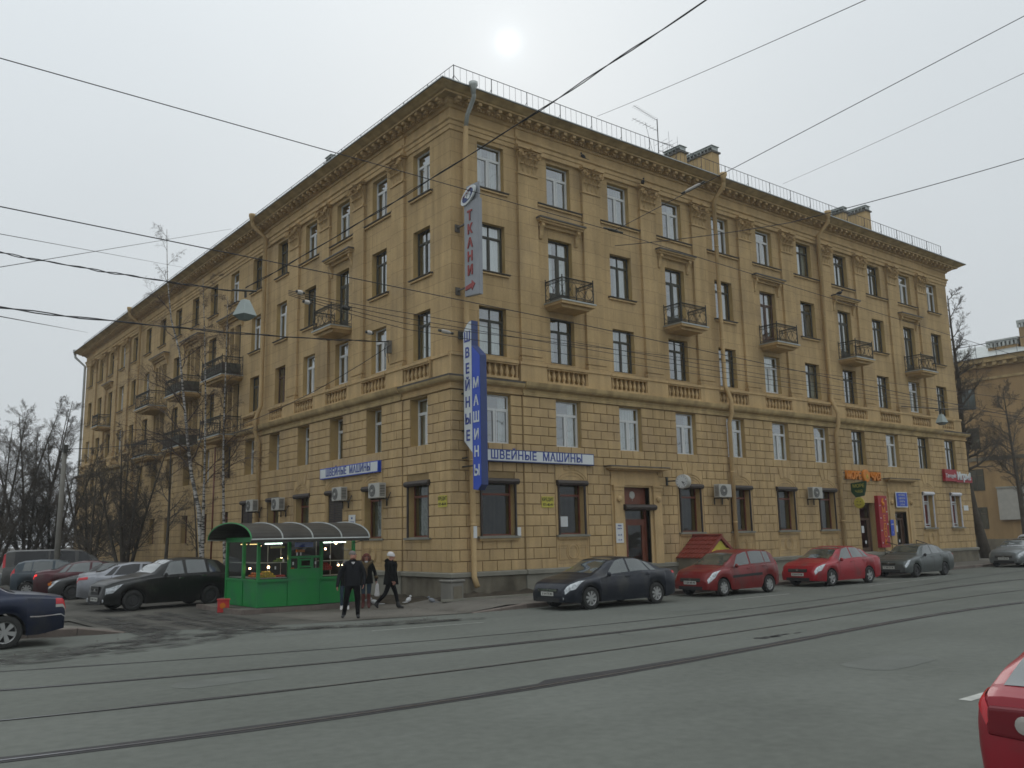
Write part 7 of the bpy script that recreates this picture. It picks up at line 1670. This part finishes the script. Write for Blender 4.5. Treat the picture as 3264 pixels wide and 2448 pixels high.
# ------------------------------------------------------------------ aerial, cables, lamps
t = thing('television_aerial', 'rooftop television aerial left of the first pair of chimneys', 'aerial', (13.56,2.0,18.9)); b = MB(); b.tube([(0,0,0),(0,0,3.1)], .025, 5); b.build('mast', M['rail'], t)
def yagi(z, a, ln, n_, el, nm='yagi'):
    b = MB(); d = Vector((math.cos(a), math.sin(a), .0)); q = Vector((-d.y, d.x, 0)); b.tube([Vector((0,0,z)), Vector((0,0,z+.04))+d*ln], .012, 4)
    for k in range(n_): c_ = Vector((0,0,z+.02))+d*ln*(k+.6)/n_; b.tube([c_-q*el/2, c_+q*el/2], .007, 3)
    b.build(nm, M['rail'], t)
yagi(3.05, R_(190), 2.0, 12, .28, 'boom_with_elements'); yagi(2.5, R_(185), 1.9, 7, .3, 'boom_with_elements'); yagi(1.95, R_(-5), 1.0, 3, .9, 'boom_with_elements'); yagi(1.5, R_(0), 1.45, 4, 1.1, 'boom_with_elements')
b = MB(); b.tube([(1.42,0,.4),(1.42,0,2.6)], .008, 3); b.tube([(.95,.1,1.3),(.78,0,2.7)], .008, 3); b.tube([(-.4,0,1.2),(-.85,0,2.7)], .01, 3); b.build('vertical_elements', M['rail'], t)
def cable(label, P, r_=.010, sag=.25, twin=0, name='overhead_cable', mt=None):
    P = [Vector(p) for p in P]; O = P[0].copy(); b = MB()
    for k in range(1+twin):
        pts = []
        for i, (a, c_) in enumerate(zip(P, P[1:])):
            n_ = 14 if not twin else 40
            for j in range(n_+(i == len(P)-2)):
                f_ = j/n_; q = a.lerp(c_, f_)-O; q.z -= sag*4*f_*(1-f_)
                if twin: ph = f_*38+k*2.2; q += Vector((0, math.cos(ph), math.sin(ph)))*r_*(1.3+.8*math.sin(f_*17+k))
                pts.append(q)
        b.tube(pts, r_, 4)
    o = b.build(name, mt or M['wire'], None); o.location = O; return tag(o, label, 'cable')
cable('tram span wire crossing the whole facade below the top windows', [(-40,-8,11.5),(-15.26,-8,10.8),(.18,-8,10.66),(19.9,-8,10.08),(50,-8,9.2)], .011, .0)
cable('second span wire sloping across the third floor', [(-45,-8,8.8),(-15.07,-8,8.02),(-1.0,-8,7.72),(19.86,-8,7.11),(50,-8,6.3)], .011, 0.0)
cable('thick twisted cable from the upper right down to the hanging lamp', [(-10.95,-9,6.95),(-9.1,-19.2,8.55)], .009, .12, 1)
cable('wire rising to the upper right from the insulator', [(.18,-8,10.66),(3.6,-18,13.57),(4.8,-21.5,14.6)], .010, 0)
cable('barbed looking wire running to the right edge at roof height', [(.22,-8,10.23),(4.4,-11,10.9),(8.9,-17,12.3)], .011, .06)
cable('thin wire from the roof to the top right of the sky', [(6.57,-1,18.9),(-3.6,-18.6,11.1)], .008, .05)
cable('thin faint wire from the roof toward the right edge', [(19.16,-1,19.0),(2.4,-18.9,11.7)], .007, .05)
cable('cable from the left edge to the hanging lamp', [(-22,-7,8.2),(-15.01,-8,7.18),(-11.2,-9,6.85)], .009, .03, 1)
cable('thick bundled cable from the left edge to the bracket by the corner', [(-24,-8,6.3),(-14.42,-4,7.14),(-.12,4.03,9.62)], .014, .14, 1)
cable('cable from the wall bracket down toward the concrete pole', [(-.3,3.73,9.41),(-2.0,14.7,7.4),(-8.0,21.0,6.6)], .015, .25)
cable('thin wire in the left sky meeting the roof of the side wing', [(-22,-9,6.9),(-15.03,-8,7.52),(-1,27.14,18.4)], .007, .0); cable('thin wire climbing right across the left sky', [(-20,-8,5.8),(-14.99,-8,6.92),(-1,19.24,18.5)], .007, .0)
cable('lowest thin wire in the left sky', [(-15.8,-9.5,5.2),(-14.93,-8,6.04),(-1,50.8,19)], .009, 0)
for k, (z0, z1) in enumerate(((6.82,6.67),(6.70,6.55),(6.58,6.98),(6.46,6.40))):
    cable(('highest', 'second', 'third', 'lowest')[k]+' of four thin tram wires running right from the hanging lamp', [(-10.2,-9.3,6.95-k*.03),(-7.6,-9.5,z0),(6.8,-9.5,z1),(45,-9.3,z1+(.2 if k != 2 else .9))], .007, .02)
def insulator(label, p, d, L_=.35, mt=None):
    t = thing('insulator', label, 'insulator', p); d = Vector(d).normalized(); b = MB(); b.tube([-d*L_/2, -d*L_*.3, d*L_*.3, d*L_/2], [.02,.045,.045,.02], 8); b.build('body', mt or M['porc'], t, smooth=True)
    b = MB(); b.tube([-d*L_*.75, -d*L_*.5], .03, 6); b.tube([d*L_*.5, d*L_*.75], .03, 6); b.build('end_caps', M['iron'], t)
insulator('pale insulator on the upper right wire', (1.98,-9.5,11.9), (.3,-.8,.25), .5)
insulator('black insulator cluster where span wires meet right of the corner', (.18,-8,10.68), (1,0,0), .5, M['iron'])
for k, (x_, z_, lb) in enumerate(((-10.0,6.92,'white insulator nearest the hanging lamp'),(-9.85,6.74,'white insulator just right of the hanging lamp'),(-9.0,6.75,'small dark insulator on the upper tram wire'),(-8.45,6.3,'dark and white insulator below the tram wires'),(-6.55,6.56,'pale insulator before the left pair of corner windows'))):
    insulator(lb, (x_,-9.4,z_), (1,0,-.08), .12 if k < 4 else .26, M['iron'] if k in (2,) else M['porc'])
M['tdark'] = mat('deep_red_lens', (0.13,0.008,0.014), .25)
def lamp(label, p, s_, rz):
    t = thing('hanging_lamp', label, 'street lamp', p, rz); s_ *= .85; b = MB(); a, c_ = .11*s_, .205*s_
    b.add([(-a,-a,.27*s_),(a,-a,.27*s_),(a,a,.27*s_),(-a,a,.27*s_),(-c_,-c_,-.02),(c_,-c_,-.02),(c_,c_,-.02),(-c_,c_,-.02),(-a*.7,-a*.7,.36*s_),(a*.7,-a*.7,.36*s_),(a*.7,a*.7,.36*s_),(-a*.7,a*.7,.36*s_)], [(0,1,5,4),(1,2,6,5),(2,3,7,6),(3,0,4,7),(8,9,1,0),(9,10,2,1),(10,11,3,2),(11,8,0,3),(8,11,10,9)]); link('housing', bevel(b.mesh('housing', M['lampg']), .01, 1), t)
    b = MB(); n_ = 6; vs = [(-c_*.96,-c_*.96,-.02),(c_*.96,-c_*.96,-.02),(c_*.96,c_*.96,-.02),(-c_*.96,c_*.96,-.02),(-c_*.4,-c_*.4,-.14*s_),(c_*.4,-c_*.4,-.14*s_),(c_*.4,c_*.4,-.14*s_),(-c_*.4,c_*.4,-.14*s_)]; b.add(vs, [(0,1,5,4),(1,2,6,5),(2,3,7,6),(3,0,4,7),(4,5,6,7)]); b.build('diffuser', M['lampd'], t)
    b = MB(); b.tube([(0,0,.42*s_),(0,0,.56*s_)], .025, 5); b.tube([(-.38*s_,0,.52*s_),(.35*s_,.02,.66*s_)], .028*s_, 5); b.build('hanger', M['iron'], t); return t
lamp('grey square street lamp hanging from wires before the side balconies', (-10.95,-9,6.42), .95, R_(20))
lamp('grey street lamp hanging from a bar near the far right corner', (16.36,-9,6.05), .95, R_(-10))
cable('support bar wire of the far right hanging lamp', [(14.6,-8.4,6.6),(16.36,-9,6.55),(18.3,-9.6,6.62)], .016, 0)
t = thing('cable_bracket', 'metal cable bracket with hanging ends on the side facade', 'bracket', (-.12,4.0,9.5)); b = MB(); b.box(-.18,.12,-.06,.06,-.35,.15); b.build('box', M['conc'], t); b = MB(); b.tube([(-.15,0,.1),(-.2,-.05,-.3),(-.16,-.1,-.75)], .015, 4); b.tube([(-.15,.05,.1),(-.25,.1,-.2),(-.2,.05,-.5)], .015, 4); b.build('hanging_ends', M['iron'], t)

# ------------------------------------------------------------------ haze
hz = MB(); hz.box(-160, 200, -60, 140, -1.0, 25.0); hm = bpy.data.materials.new('thin_damp_haze'); hm.use_nodes = True; t_ = hm.node_tree; t_.nodes.clear()
ho = t_.nodes.new('ShaderNodeOutputMaterial'); pv = t_.nodes.new('ShaderNodeVolumePrincipled'); pv.inputs['Density'].default_value = HAZE; pv.inputs['Color'].default_value = (.92,.94,.95,1); pv.inputs['Anisotropy'].default_value = 0.2
t_.links.new(pv.outputs[0], ho.inputs['Volume']); tag(hz.build('haze', hm, None, kind='stuff'), 'thin grey haze hanging over the whole street', 'haze')
